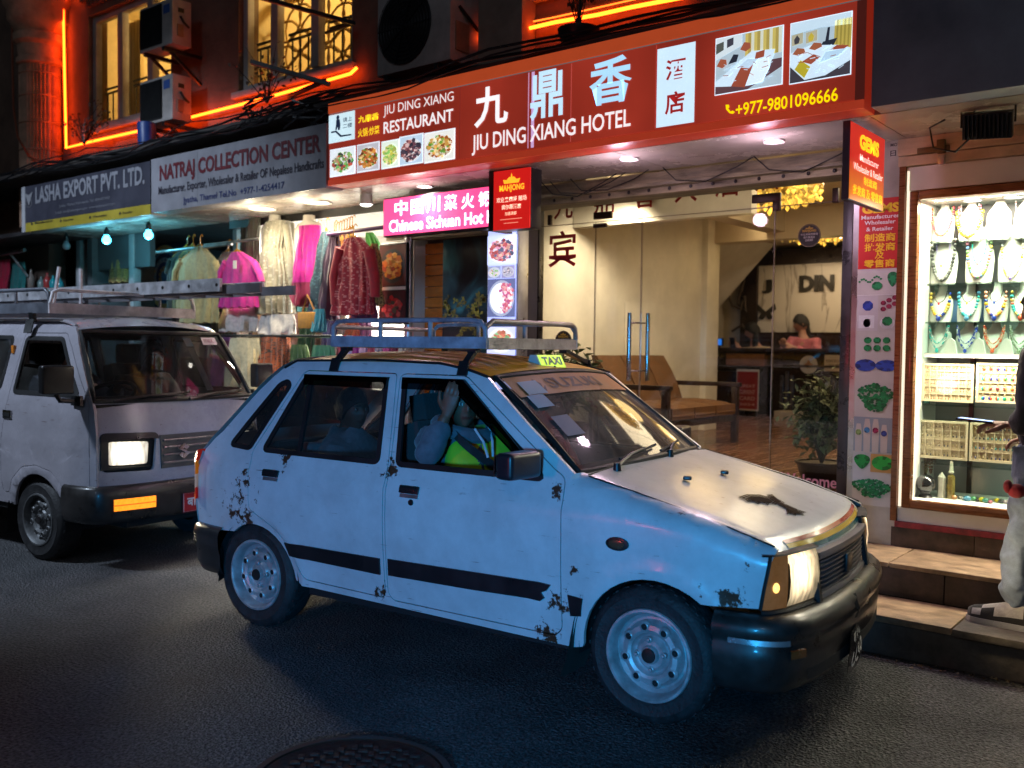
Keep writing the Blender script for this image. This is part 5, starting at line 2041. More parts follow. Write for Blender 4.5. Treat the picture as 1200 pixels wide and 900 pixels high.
for dx in (0, .0):
    pass
xa_, xb_ = P(736, 400, YGL - .06), P(748, 400, YGL - .06)
zt1, zb1 = P(740, 363, YGL - .06).z, P(740, 443, YGL - .06).z
for x, yy in ((xa_.x, YGL - .06), (xb_.x, YGL + .05)):
    m.tube([(x, yy, zb1), (x, yy, zt1)], .015, 12)
for zq in (zb1 + .07, zt1 - .07):
    m.tube([(xa_.x, YGL - .06, zq), (xa_.x, YGL, zq)], .008, 8)
    m.tube([(xa_.x, YGL - .055, zq), (xb_.x, YGL + .05, zq)], .006, 8)
m.build('door_handle', mat('brushed_steel', (.6, .58, .6), .25, metal=1), gf)
m = MB()
m.rslab(F, -4.36, .36, -4.325, 2.5, -.03, .03)
m.build('steel_upright', mat('dark_steel', (.09, .09, .10), .35, metal=.7), gf, bevel=.004)
m = MB()
xr = P(991, 400, YGL).x
m.rslab(F, xr - .03, .36, xr + .03, 2.5, -.035, .035)
m.build('steel_upright', mat('dark_steel', (.09, .09, .10), .35, metal=.7), gf, bevel=.004)
m = MB()
Ft = FY(YGL - .010)
for s, x0, x1, yt, yb in (('宾', 640, 672, 271, 313),):
    a, b, c, d = pxr(YGL, x0, x1, yt, yb)
    m.text(Ft, s, a, c, b - a, d - c, 0, (.40, .02, .025), .012)
hz = P(700, 247, YGL).z
for k, s in enumerate('九鼎香大酒店'):
    px = 645 + k * 47
    a = P(px, 230, YGL).x
    m.text(Ft, s, a, hz - .02 + .012 * k, .17, .20, 0, (.36, .02, .02), .01)
a, b, c, d = pxr(YGL, 918, 984, 555, 569)
m.text(Ft, 'Welcome', a, c + .06, b - a, .07, 0, (.70, .33, .42), .02)
m.build('lettering', mat('vinyl_letters', attr=True, rough=.5, var=.1), gf, smooth=0)
for k, (px, py, r) in enumerate(((945, 268, .072), (660, 398, .075))):
    c = P(px, py, YGL)
    t_ = thing('round_sticker', c, ['round black and gold sticker high on the right glass pane', 'round black sticker low on the glass behind the taxi roof rack'][k], 'sticker', 'round stickers on the glass')
    m = MB()
    m.disc(Ft, c.x, c.z, r, r, .002, (.02, .018, .018), 32)
    m.disc(Ft, c.x, c.z, r * .95, r * .95, .0025, (.25, .2, .12), 32)
    m.disc(Ft, c.x, c.z, r * .91, r * .91, .003, (.015, .014, .015), 32)
    m.build('disc', M_col, t_, smooth=0)
    m = MB()
    m.text(Ft, 'MAHJONG', c.x - r * .6, c.z + r * .25, r * 1.2, r * .28, .005, (.55, .36, .05), .04)
    m.poly(Ft, [(c.x + r * u, c.z + r * v) for u, v in ((-.35, .56), (-.3, .7), (-.12, .66), (0, .85), (.12, .66), (.3, .7), (.35, .56))], .005, (.55, .36, .05))
    for s, v, w in (('欢迎来麻将赌场', .02, 1.5), ('索尔蒂酒店', -.24, 1.0), ('加德满都', -.48, .7)):
        m.text(Ft, s, c.x - r * w / 2, c.z + r * v, r * w, r * .2, .005, (.5, .5, .48), .01)
    m.build('lettering', M_col, t_, smooth=0)

# ---------------- lobby furniture
YD = 11.66
dk = thing('reception_desk', (-4.2, YD, ZF), 'long dark reception desk with a round emblem and a paper notice', 'desk')
zt_d = P(903, 400.5, YD).z
xd0, xd1 = P(832, 420, YD).x - .3, -.85
m = MB()
m.box2((xd0, YD, zt_d - .05), (xd1, YD + .6, zt_d))
m.build('top', M_dkwood, dk, bevel=.006)
m = MB()
xs_ = P(903, 430, YD).x
m.box2((xs_, YD + .03, ZF), (xd1, YD + .5, zt_d - .05))
m.box2((xd0, YD + .35, ZF), (xs_, YD + .5, zt_d - .05))
m.build('front_panel', mat('dark_lacquer', (.018, .010, .008), .22, var=.3, coat=.4), dk, smooth=0)
m = MB()
FD = FY(YD + .03)
for px in (915, 921, 927):
    p = P(px, 460, YD)
    m.rslab(FD, p.x - .02, ZF + .12, p.x + .02, zt_d - .35 + .05 * (px == 921), 0, .012)
m.rslab(FD, xs_ + .02, zt_d - .24, xd1, zt_d - .21, 0, .01)
m.build('inlay_strip', mat('grey_inlay', (.12, .10, .09), .3, metal=.5), dk, smooth=0)
p = P(946, 419, YD)
m = MB()
m.disc(FD, p.x, p.z, .115, .115, .004, (.48, .42, .36), 32)
m.disc(FD, p.x, p.z - .01, .06, .035, .006, (.42, .2, .08), 10)
m.disc(FD, p.x, p.z + .03, .02, .03, .006, (.42, .2, .08), 6)
m.build('emblem', M_col, dk, smooth=0)
a, b, c, d = pxr(YD, 964.5, 992, 407, 426)
m = MB()
m.rslab(FD, a, c, b, d, 0, .005, (.52, .44, .36))
m.text(FD, 'PLEASE DO NOT', a + .02, c + .11, .22, .035, .007, (.1, .07, .05), .02)
m.text(FD, 'LEAN HERE', a + .05, c + .055, .16, .035, .007, (.1, .07, .05), .02)
m.build('notice', M_col, dk, smooth=0)
m = MB()
m.box2((P(848, 415, YD).x, YD + .05, P(848, 422, YD).z), (P(893, 415, YD).x, YD + .3, P(848, 408, YD).z))
m.build('drawer', M_wood, dk, bevel=.006)
m = MB()
m.box2((xd0 + .1, YD - .1, ZF), (P(862, 440, YD).x, YD + .3, P(850, 429, YD).z))
tag(m.build('cabinet', M_dkwood, bevel=.01), 'low dark cabinet at the left end of the reception desk', 'cabinet')
a, b, c, d = pxr(YD - .15, 863, 889, 426, 474)
t_ = thing('red_poster', ((a + b) / 2, YD - .15, ZF), 'red standing poster with pale lettering in front of the desk', 'poster')
Fq = FY(YD - .15)
m = MB()
m.rslab(Fq, a, c, b, d, -.01, 0, (.55, .5, .45))
m.rslab(Fq, a + .01, c + .02, b - .01, d - .03, 0, .002, (.28, .02, .02))
m.build('sheet', M_col, t_, smooth=0)
m = MB()
w, h = b - a, d - c
for s, v, hh in (('GREAT', .56, .07), ('CURRENT', .40, .1), ('CARD', .25, .09), ('2024', .12, .06)):
    m.text(Fq, s, a + w * .15, c + h * v, w * .7, h * hh, .004, (.55, .3, .28), .02)
m.build('lettering', M_col, t_, smooth=0)
m = MB()
m.bar((a + .03, YD - .13, ZF), (a + .03, YD - .13, c + .03), .02)
m.bar((b - .03, YD - .13, ZF), (b - .03, YD - .13, c + .03), .02)
m.build('leg', M_black, t_, smooth=0)
# monitor glow at the desk end, small blue screen
p = P(839, 397, YD + .2)
t_ = thing('small_monitor', p, 'small glowing blue screen standing on the left end of the desk', 'monitor')
m = MB()
m.box2((p.x - .085, p.y, p.z - .03), (p.x + .085, p.y + .03, p.z + .075))
m.box2((p.x - .03, p.y + .01, zt_d), (p.x + .03, p.y + .05, p.z - .02))
m.build('housing', M_black, t_, bevel=.004)
m = MB((.02, .18, .75))
m.rslab(FY(p.y), p.x - .07, p.z - .018, p.x + .07, p.z + .065, .002, .004)
m.build('screen', M_glow, t_, smooth=0)
# wall ornaments: butterfly, driftwood, picture
p = P(896, 358, YBK)
m = MB((.03, .025, .02))
for sx in (-1, 1):
    m.slab(Fb, [(p.x, p.z), (p.x + sx * .13, p.z + .11), (p.x + sx * .15, p.z + .03), (p.x + sx * .07, p.z - .02), (p.x + sx * .11, p.z - .1), (p.x + sx * .04, p.z - .11), (p.x, p.z - .05)][::sx], .012, .024)
tag(m.build('butterfly_ornament', M_col, smooth=0), 'dark butterfly ornament on the marble wall under the letter J', 'ornament')
m = MB((.06, .035, .02))
for pts in ([(866, 330), (862, 350), (872, 358), (870, 340)], [(852, 340), (856, 352), (866, 356), (868, 345)], [(864, 300), (869, 320), (866, 335)], [(856, 382), (868, 374), (872, 380)]):
    m.tube([P(x, y, 12.55) for x, y in pts], .018, 6)
tag(m.build('branch_ornament', M_col), 'twisted dark branch ornament on the wall left of the black surround', 'ornament')
p = P(836, 338, 12.55)
t_ = thing('picture_frame', p, 'narrow gold framed picture on the recess wall', 'picture')
m = MB()
Fp_ = FY(12.6)
m.frame_rect(Fp_, p.x - .12, p.z - .14, p.x + .06, p.z + .14, .02, -.05, 0)
m.build('frame', mat('gold_frame', (.25, .15, .05), .4, metal=.6), t_, smooth=0)
m = MB((.3, .26, .2))
m.rect(Fp_, p.x - .1, p.z - .12, p.x + .04, p.z + .12, -.02)
m.build('picture', M_col, t_, smooth=0)

# sofa: three tall cushions in a dark wooden frame
sf = thing('sofa', (-4.3, 7.5, ZF), 'brown cushioned three seat sofa with a dark wood frame by the lobby wall', 'sofa')
M_cush = mat('brown_cushion', (.12, .05, .016), .8, var=.35, scale=8, bump=.4, bscale=12)
sx0, sx1, sy0, sy1 = -4.62, -3.86, 6.86, 8.22
n3 = 3
ww = (sy1 - sy0 - .16) / n3
for k in range(n3):
    y0 = sy0 + .08 + k * ww
    m = MB()
    m.grid(10, 8, lambda u, v: Vector((sx0 + .14 + u * .64, y0 + .01 + v * (ww - .02), ZF + .36 + .05 * math.sin(math.pi * u) ** .5 * math.sin(math.pi * v) ** .5 - .06 * (u > .9) * (u - .9) * 10)))
    m.box2((sx0 + .14, y0 + .01, ZF + .27), (sx0 + .77, y0 + ww - .01, ZF + .365))
    m.build('seat_cushion', M_cush, sf, smooth=60)
    m = MB()
    rings = []
    for i in range(9):
        f = i / 8
        th = .075 * math.sin(math.pi * min(max(f, .06), .94)) ** .4 + .01
        cx0 = sx0 + .20 - .22 * f
        z = ZF + .38 + .42 * f
        rings.append([Vector((cx0 + th * math.cos(a), y0 + ww / 2 + (ww / 2 - .012) * (1 if abs(math.sin(a)) > .0 else 1) * max(-1, min(1, 1.3 * math.sin(a))), z)) for a in [2 * math.pi * j / 20 for j in range(20)]])
    m.ring_loft(rings)
    m.build('back_cushion', M_cush, sf, smooth=60)
m = MB()
for y in (sy0 + .03, sy1 - .03):
    m.box2((sx0, y - .03, ZF + .52), (sx1 + .03, y + .03, ZF + .56))
    m.box2((sx1 - .05, y - .03, ZF), (sx1 + .01, y + .03, ZF + .52))
    m.box2((sx0, y - .03, ZF), (sx0 + .06, y + .03, ZF + .52))
m.box2((sx0 + .05, sy0 + .06, ZF + .2), (sx1 - .02, sy1 - .06, ZF + .265))
m.build('wood_frame', M_dkwood, sf, bevel=.006)


# potted plants
def pot_plant(c, h, w, potr, poth, seed, lab, n=60, leaf=.055, col=(.06, .10, .02), base=None):
    q = random.Random(seed)
    t = thing('potted_plant', c, lab, 'potted plant')
    st, lf = MB(), MB()
    b0 = c + Vector((0, 0, poth))
    for _ in range(n // 4):
        a = q.uniform(0, 6.283)
        tip = b0 + Vector((math.cos(a) * w * q.uniform(.2, .8), math.sin(a) * w * q.uniform(.2, .8), h * q.uniform(.45, .95)))
        st.tube([b0 + Vector((0, 0, -.02)), b0.lerp(tip, .5) + Vector((0, 0, .05)), tip], [.008, .006, .003], 5)
        for _ in range(14):
            f = q.uniform(.35, 1.05)
            p = b0.lerp(tip, f) + Vector((q.uniform(-.12, .12), q.uniform(-.12, .12), q.uniform(-.08, .08)))
            d = Vector((q.uniform(-1, 1), q.uniform(-1, 1), q.uniform(-.9, .35))).normalized()
            s = d.cross(Vector((0, 0, 1))).normalized()
            L_ = leaf * q.uniform(.7, 1.4)
            wd = L_ * q.uniform(.22, .34)
            up = s.cross(d) * L_ * .12
            g = q.uniform(.5, 1.6)
            lf.add([p, p + d * L_ * .5 + s * wd + up, p + d * L_ * .5 - s * wd + up, p + d * L_, p + d * L_ * .5 - up * .3], [(0, 4, 1), (0, 2, 4), (4, 3, 1), (4, 2, 3)], (col[0] * g, col[1] * g, col[2] * g))
    st.build('stem', mat('stem', (.08, .06, .03), .7), t)
    lf.build('foliage', M_leaf, t, smooth=0)
    m = MB()
    m.lathe([(.001, 0), (potr * .75, 0), (potr, poth * .9), (potr * 1.06, poth * .9), (potr * 1.06, poth), (potr * .93, poth), (potr * .9, poth * .93), (.001, poth * .93)], c, n=28)
    m.build('pot', mat('dark_pot', (.03, .018, .016), .35, coat=.3), t)


pot_plant(Vector((-2.28, 6.12, ZF)), .58, .24, .16, .14, 3, 'bushy pale green potted plant behind the right glass pane', n=260, leaf=.060, col=(.16, .18, .07))
pot_plant(Vector((-3.93, 5.52, .36)), .62, .30, .17, .52, 5, 'tall leafy potted plant left of the hotel glass behind the taxi', n=110, leaf=.095, col=(.07, .11, .03))

# ================================================================ gem shop
gs = thing('gem_shop', (-.6, YW, .36), 'gem shop front with a brightly lit wooden framed display window', 'shop')
GXL, GXR = -1.530, .55
m = MB()
F = FY(YW)
m.rslab(F, GXL, .575, GXL + .045, 2.27, -.04, .01)
m.rslab(F, GXL + .045, .575, GXR, .62, -.04, .008)
m.rslab(F, GXL + .045, 2.225, GXR, 2.27, -.04, .008)
m.build('window_frame', M_wood, gs, bevel=.006)
m = MB((1, .9, .68))
m.rslab(F, GXL - .016, .58, GXL - .006, 2.38, -.02, .004)
m.build('light_strip', M_glow, gs, smooth=0)
m = MB()
m.rslab(F, GXL - .055, .5, GXL - .024, 2.42, -.06, .012)
m.build('side_post', M_wood, gs, smooth=0)
m = MB()
m.rslab(F, GXL - .02, 2.275, GXR, 2.40, -.03, -.002)
m.build('fascia', M_white, gs, smooth=0)
m = MB()
m.rslab(F, GXL - .02, .50, GXR, .573, -.03, -.004)
m.build('fascia', M_white, gs, smooth=0)
m = MB()
m.rslab(F, GXL - .03, .468, GXR, .498, -.03, .012)
m.build('red_trim', mat('red_cloth_trim', (.25, .03, .04), .7, var=.5, scale=25), gs, smooth=0)
m = MB()
for k in range(5):
    m.rslab(F, GXL - .05 + k * .42, .36, GXL + .368 + k * .42, .466, -.05, .003)
m.build('tile_base', M_riser, gs, bevel=.003)
m = MB()
m.rslab(F, GXL - .06, 2.405, GXR + .3, 2.455, -.2, .02)
m.rslab(F, GXL - .06, 2.46, GXR + .3, ZS - .002, -.2, .035)
for k in range(3):
    m.rslab(F, GXL - .06, 2.468 + k * .026, GXR + .3, 2.472 + k * .026, .035, .04)
m.build('shutter_housing', mat('cream_shutter', (.62, .45, .30), .5, var=.35, scale=5), gs, smooth=0)
m = MB()
p = P(1080, 166, YW)
m.box((p.x + .04, YW - .03, p.z), (.16, .03, .03))
m.box((p.x + .08, YW - .045, p.z + .01), (.04, .03, .07))
m.build('hasp', mat('brass_hasp', (.16, .11, .05), .5, metal=.5), gs, bevel=.004)
m = MB()
m.box((p.x + .085, YW - .05, p.z - .06), (.035, .02, .05))
m.build('padlock', M_steel, gs, bevel=.006)
# display case interior
YC = 5.80
m = MB()
m.box2((GXL - .02, YC, .5), (GXR, YC + .03, 2.36))
m.build('case_back', mat('case_grey', (.36, .36, .38), .5, var=.08), gs, smooth=0)
m = MB()
m.box2((GXL - .02, YW + .045, .5), (GXL + .03, YC, 2.36))
m.box2((GXR - .02, YW + .045, .5), (GXR + .02, YC, 2.36))
m.build('case_side', M_white, gs, smooth=0)
m = MB()
m.box2((GXL, YW + .045, 2.24), (GXR, YC, 2.29))
m.build('case_ceiling', M_white, gs, smooth=0)
m = MB()
m.box2((GXL, YW + .045, .58), (GXR, YC, .618))
m.build('case_floor', M_white, gs, smooth=0)
m = MB()
for zz_ in (.9,):
    pass
for px in (1139,):
    x = P(px, 460, YC - .01).x
    m.box2((x - .012, YC - .02, .62), (x + .012, YC - .001, 2.24))
m.build('shelf_track', M_black, gs, smooth=0)
m = MB()
m.rslab(F, GXL + .045, .62, GXR, 2.225, -.03, -.024)
m.build('window_glass', glass_mat('clear_shop_glass', (.97, .98, .97), .5), gs, smooth=0)
YH = 5.58
shelf_z = {}
m1, m2 = MB(), MB()
for k, (py, th) in enumerate(((273, .008), (322, .010), (366, .008), (402, .022), (460, .010), (527, .010))):
    z = P(1090, py, YH).z
    shelf_z[k] = z
    (m2 if k == 3 else m1).box2((GXL + .05, YH - .11, z - th), (GXR - .03, YC - .002, z))
m1.build('glass_shelf', glass_mat('glass_shelf', (.85, .95, .92), .7), gs, smooth=0)
m2.build('white_shelf', M_white, gs, smooth=0)
for k, x in enumerate((-1.28, -1.08, -.88, -.66, -.40, -.1)):
    c = Vector((x, YH - .02, 2.24))
    t_ = thing('case_light', c, ['first', 'second', 'third', 'fourth', 'fifth', 'sixth'][k] + ' round light from the left in the gem window ceiling', 'ceiling light', 'lights in the gem window')
    m = MB((1, .95, .85))
    m.lathe([(.001, -.006), (.04, -.006), (.045, 0)], c, n=20)
    m.build('diffuser', M_glow5, t_, smooth=0)
    m = MB()
    m.lathe([(.046, 0), (.046, -.008), (.054, -.006), (.056, 0)], c, n=20)
    m.build('rim', M_steel, t_)
lamp('case_lamp', 'AREA', (-.55, YH - .17, 2.222), 120, (1, .90, .70), (-.55, YH - .06, 0), shape='RECTANGLE', size=1.75, size_y=.24)
lamp('low_shelf_fill', 'AREA', (-.55, YH - .18, 1.40), 22, (1, .88, .66), (-.55, YH + .02, 0), shape='RECTANGLE', size=1.75, size_y=.05)  # added fill without a fitting, brightens what the white shelf shades

M_bust = mat('bust_velvet', (.80, .78, .73), .7, var=.05)


def bust(px, pyb, k, w, h, lab):
    z0 = shelf_z[k]
    x = P(px, pyb, YH).x
    m = MB()
    rings = []
    for wf, df, zf in ((.46, .5, 0), (.5, .55, .15), (.52, .6, .42), (.48, .5, .58), (.30, .36, .70), (.19, .25, .80), (.18, .24, .95), (.20, .26, 1.0)):
        rings.append([Vector((x + w * wf * math.cos(a), YH + .03 + .05 * df * math.sin(a) + .05 * zf, z0 + h * zf)) for a in [2 * math.pi * j / 20 for j in range(20)]])
    m.ring_loft(rings)
    o = m.build('display_bust', M_bust, None, smooth=60, origin=(x, YH, z0))
    tag(o, lab, 'display bust', 'white necklace busts in the gem window')
    return x, z0, w, h


def necklace(b, top, drop, hw, cols, bead, lab, v=.0, pend=None, depth=0.0):
    x, z0, w, h = b
    m = MB()
    q = random.Random(len(lab))
    n = max(10, int((2 * drop + 2 * hw) / (bead * 1.7)))
    for i in range(n + 1):
        s = -1 + 2 * i / n
        u = math.sin(s * math.pi / 2)
        zz_ = z0 + top - drop * (1 - abs(s) ** (1.9 - v))
        yy = YH - .004 - depth + .03 * (abs(s))
        m.ball((x + hw * u, yy, zz_), bead * q.uniform(.8, 1.15), 6, 4, q.choice(cols))
    if pend:
        m.ball((x, YH - .012 - depth, z0 + top - drop - pend[1] * .9), (pend[1] * .8, pend[1] * .5, pend[1]), 8, 6, pend[0])
    tag(m.build('necklace', M_gloss, None, smooth=60, origin=(x, YH, z0 + top)), lab, 'necklace', 'necklaces in the gem window')


TQ, CO, LZ, AM, GD, SV, BK_, GR_, RDc = (.02, .36, .34), (.6, .08, .03), (.02, .05, .35), (.75, .38, .02), (.6, .42, .08), (.45, .45, .45), (.03, .03, .03), (.03, .25, .06), (.5, .02, .04)
# top shelf
b = bust(1098, 275, 0, .115, .25, 'white bust at the left of the top shelf with red and green strands')
necklace(b, .19, .15, .055, [CO, RDc], .007, 'red coral bead necklace on the leftmost top shelf bust')
necklace(b, .19, .11, .048, [GR_, (.3, .4, .2)], .004, 'thin green necklace on the leftmost top shelf bust')
necklace(b, .20, .08, .032, [BK_], .003, 'fine black cord necklace on the leftmost top shelf bust')
b = bust(1130, 275, 0, .115, .255, 'white bust second on the top shelf with chunky yellow beads')
necklace(b, .16, .13, .062, [(.85, .62, .02), (.9, .7, .1)], .011, 'chunky yellow bead necklace on the second top shelf bust')
necklace(b, .19, .13, .055, [(.12, .04, .05), (.4, .1, .15), (.05, .03, .03)], .006, 'dark purple bead necklace on the second top shelf bust', depth=.006)
necklace(b, .2, .10, .045, [(.4, .2, .2), SV], .004, 'thin pinkish necklace on the second top shelf bust')
b = bust(1163, 272, 0, .12, .26, 'plain bare white bust third on the top shelf')
b = bust(1196, 270, 0, .12, .26, 'white bust at the right of the top shelf with a fine chain')
necklace(b, .2, .11, .05, [(.4, .1, .1), SV], .003, 'fine reddish chain on the rightmost top shelf bust')
# second shelf (tall busts)
b = bust(1100, 322, 1, .14, .30, 'tall white bust on the second shelf with a thick grey seed bead strand')
necklace(b, .245, .22, .06, [(.10, .10, .09), (.2, .2, .18), (.04, .04, .04)], .011, 'thick grey seed bead necklace on the second shelf')
necklace(b, .25, .14, .035, [(.25, .2, .5)], .0028, 'thin violet cord necklace with a tiny yellow pendant', pend=((.6, .5, .05), .008))
b = bust(1142, 320, 1, .14, .31, 'tall white bust on the second shelf with a rainbow seed bead strand')
necklace(b, .245, .21, .06, [(.6, .25, .2), (.2, .4, .15), (.1, .2, .4), (.6, .5, .1), (.5, .2, .3)], .010, 'multicoloured seed bead necklace on the second shelf')
necklace(b, .24, .13, .035, [TQ, GR_], .004, 'short turquoise necklace with a red drop on the second shelf', pend=(RDc, .007))
b = bust(1181, 317, 1, .14, .31, 'tall white bust on the second shelf with a yellow strand')
necklace(b, .2, .17, .05, [AM, (.7, .55, .3), SV], .007, 'long yellow and silver necklace on the second shelf', pend=((.15, .08, .35), .009))
# third and fourth shelves
cols3 = [([AM, LZ, GD], 'amber and lapis'), ([TQ, (.1, .3, .5), SV], 'pale blue'), ([(.75, .3, .2), LZ, AM], 'orange and lapis'), ([TQ, CO, GD], 'turquoise and coral')]
for k, px in enumerate((1098, 1131, 1163, 1194)):
    nm = ('first', 'second', 'third', 'fourth')[k]
    b = bust(px, 366, 2, .12, .215, 'small white bust, %s from left on the third shelf, with %s stones' % (nm, cols3[k][1]))
    necklace(b, .16, .125, .05, cols3[k][0], .010, 'chunky %s necklace on the %s bust of the third shelf' % (cols3[k][1], nm), pend=(cols3[k][0][1], .016))
    necklace(b, .17, .06, .032, [BK_, (.2, .1, .05)], .003, 'short dark cord on the %s bust of the third shelf' % nm, pend=((RDc, GD, LZ, AM)[k], .008))
cols4 = [([TQ, SV], 'turquoise'), ([LZ, SV], 'blue and silver'), ([CO, (.6, .35, .25)], 'coral pink'), ([(.15, .2, .12), SV, (.3, .3, .25)], 'grey green')]
for k, px in enumerate((1097, 1130, 1162, 1193)):
    nm = ('first', 'second', 'third', 'fourth')[k]
    b = bust(px, 402, 3, .12, .19, 'small white bust, %s from left on the fourth shelf, with %s beads' % (nm, cols4[k][1]))
    necklace(b, .15, .125, .05, cols4[k][0], .006, 'long %s necklace on the %s bust of the fourth shelf' % (cols4[k][1], nm), v=.5, pend=(cols4[k][0][0], .012))
    necklace(b, .145, .09, .042, cols4[k][0][::-1], .0045, 'shorter %s strand on the %s bust of the fourth shelf' % (cols4[k][1], nm), v=.4)
    if k < 3:
        x = P(px + 17, 402, YH).x
        m = MB()
        m.slab(Frame((x, YH - .03, shelf_z[3])), [(-.035, 0), (.035, 0), (.02, .07), (0, .085), (-.02, .07)], -.02, 0)
        tag(m.build('pendant_stand', M_bust, smooth=0), 'small white pendant stand right of the %s bust on the fourth shelf' % nm, 'display stand', 'pendant stands')
# blue draped cards between the third shelf busts
for k, px in enumerate((1114, 1147)):
    x = P(px, 366, YH + .06).x
    m = MB((.25, .40, .75))
    m.slab(Frame((x, YH + .1, shelf_z[2])), [(-.05, 0), (.05, 0), (.03, .1), (0, .13), (-.03, .1)], -.01, 0)
    tag(m.build('blue_backing_card', M_col, smooth=0), ['light blue backing card between the first two third shelf busts', 'light blue backing card between the middle third shelf busts'][k], 'card')
# jewellery trays
M_tray = mat('cream_tray', (.72, .62, .42), .6, var=.08)


def tray(px0, px1, yt, yb, nx, ny, lab, pal, lab2, big=1.0, y=YH - .06, seed=0):
    q = random.Random(seed)
    a, b, c, d = pxr(y, px0, px1, yt, yb)
    F = FY(y)
    t = thing('jewellery_tray', ((a + b) / 2, y, c), lab, 'jewellery tray', 'cream jewellery trays')
    m = MB()
    m.rslab(F, a, c, b, d, -.02, -.006)
    m.frame_rect(F, a, c, b, d, .012, -.018, .01)
    m.build('base', M_tray, t, smooth=0)
    m = MB()
    for i in range(1, nx):
        x = a + (b - a) * i / nx
        m.rslab(F, x - .002, c + .012, x + .002, d - .012, -.006, .003)
    for j in range(1, ny):
        z = c + (d - c) * j / ny
        m.rslab(F, a + .012, z - .002, b - .012, z + .002, -.0062, .002)
    m.build('divider', M_tray, t, smooth=0)
    protos = {}
    for i in range(nx):
        for j in range(ny):
            cx_, cz = a + (b - a) * (i + .5) / nx, c + (d - c) * (j + .5) / ny
            col = q.choice(pal)
            if col not in protos:
                m = MB(col)
                s = .0065 * big
                for sx in (-1, 1):
                    m.ball((sx * .011 * big, 0, -.004), (s * .8, s * .5, s * 1.3), 6, 4)
                    m.tube([(sx * .011 * big, 0, 0), (sx * .011 * big, 0, .018 * big)], .0016, 4, (.3, .25, .12))
                protos[col] = m.build('earring_pair', M_gloss, None, smooth=60, origin=(cx_, y - .006, cz))
                o = protos[col]
                me = o.data
                me.transform(Matrix.Translation(Vector((cx_, y - .006, cz))))
            else:
                o = protos[col].copy()
                COL.objects.link(o)
            o.location = (cx_, y - .006, cz)
            tag(o, lab2, 'earrings', 'earrings in ' + lab2.split(' in ')[-1])


DK = (.05, .05, .05)
tray(1081, 1141, 414, 458, 7, 5, 'cream tray of fine ear studs, upper left of the four trays', [(.4, .3, .15), (.3, .28, .25), (.05, .05, .1), (.4, .1, .05)], 'tiny ear stud pair in the upper left cream tray', .6, seed=1)
tray(1144, 1204, 412, 458, 7, 4, 'cream tray of colourful drop earrings, upper right of the four trays', [TQ, LZ, CO, GR_, (.2, .05, .05), (.3, .2, .05)], 'coloured drop earring pair in the upper right cream tray', 1.35, seed=2)
tray(1076, 1136, 480, 524, 6, 4, 'cream tray of small dangling earrings, lower left of the four trays', [(.2, .15, .1), DK, (.35, .28, .15)], 'small dark earring pair in the lower left cream tray', .8, seed=3)
tray(1138, 1196, 482, 527, 6, 4, 'cream tray of rings and pendants, lower right of the four trays', [DK, (.1, .1, .2), (.05, .2, .2), (.35, .28, .15)], 'dark pendant pair in the lower right cream tray', .9, seed=4)
# things on the bottom of the case
p = P(1084, 566, YH - .1)
t_ = thing('crystal_ball', (p.x, YH - .1, .618), 'large glossy black stone ball on a black stand in the window corner', 'stone ball')
m = MB()
m.ball((p.x + .015, YH - .1, .692), .052, 28, 18)
m.build('ball', mat('black_stone', (.01, .01, .012), .06, var=.2, coat=.6), t_)
m = MB()
m.lathe([(.038, .618), (.03, .63), (.022, .635), (.03, .65)], (p.x + .015, YH - .1, 0), n=20, caps=True)
m.build('stand', M_black, t_)


def obelisk(px, yt, yb, w, matl, lab, name, base=None):
    a, b = P(px, yb, YH - .06), P(px, yt, YH - .06)
    m = MB()
    z0, z1 = .618, b.z
    hgt = z1 - z0
    rings = [[Vector((a.x + r * math.cos(k * math.pi / 3), YH - .06 + r * math.sin(k * math.pi / 3), z0 + hgt * f)) for k in range(6)] for r, f in ((w, 0), (w, .80), (.002, 1))]
    m.ring_loft(rings)
    tag(m.build(name, matl, None, smooth=0, origin=(a.x, YH - .06, z0)), lab, 'crystal')


obelisk(1106, 541, 577, .021, mat('white_quartz', (.75, .68, .58), .3, var=.2), 'white quartz point standing right of the black ball', 'quartz_point')
p = P(1117, 560, YH - .06)
t_ = thing('scent_bottle', (p.x, YH - .06, .618), 'tall golden brown stone bottle with a clear stopper beside the quartz', 'bottle')
m = MB()
zb = P(1117, 543, YH - .06).z
m.ring_loft([[Vector((p.x + r * math.cos(k * math.pi / 3), YH - .06 + r * math.sin(k * math.pi / 3), z)) for k in range(6)] for r, z in ((.021, .618), (.021, zb - .015), (.008, zb))])
m.build('body', mat('tiger_eye', (.22, .15, .02), .25, var=.6, scale=30, coat=.4), t_, smooth=0)
m = MB()
zz_ = P(1117, 526, YH - .06).z
m.lathe([(.008, zb), (.016, zb + .01), (.010, zb + .02), (.009, zz_ - .015), (.001, zz_)], (p.x, YH - .06, 0), n=10)
m.build('stopper', mat('clear_stone', (.7, .65, .5), .1), t_)
q = random.Random(9)
cols = [(.55, .25, .1), (.6, .55, .5), (.5, .55, .6), (.05, .2, .3), (.1, .35, .15), (.02, .02, .02), (.5, .45, .02), (.02, .15, .1), (.3, .1, .12), (.75, .55, .02), (.05, .05, .05), (.4, .3, .3)]
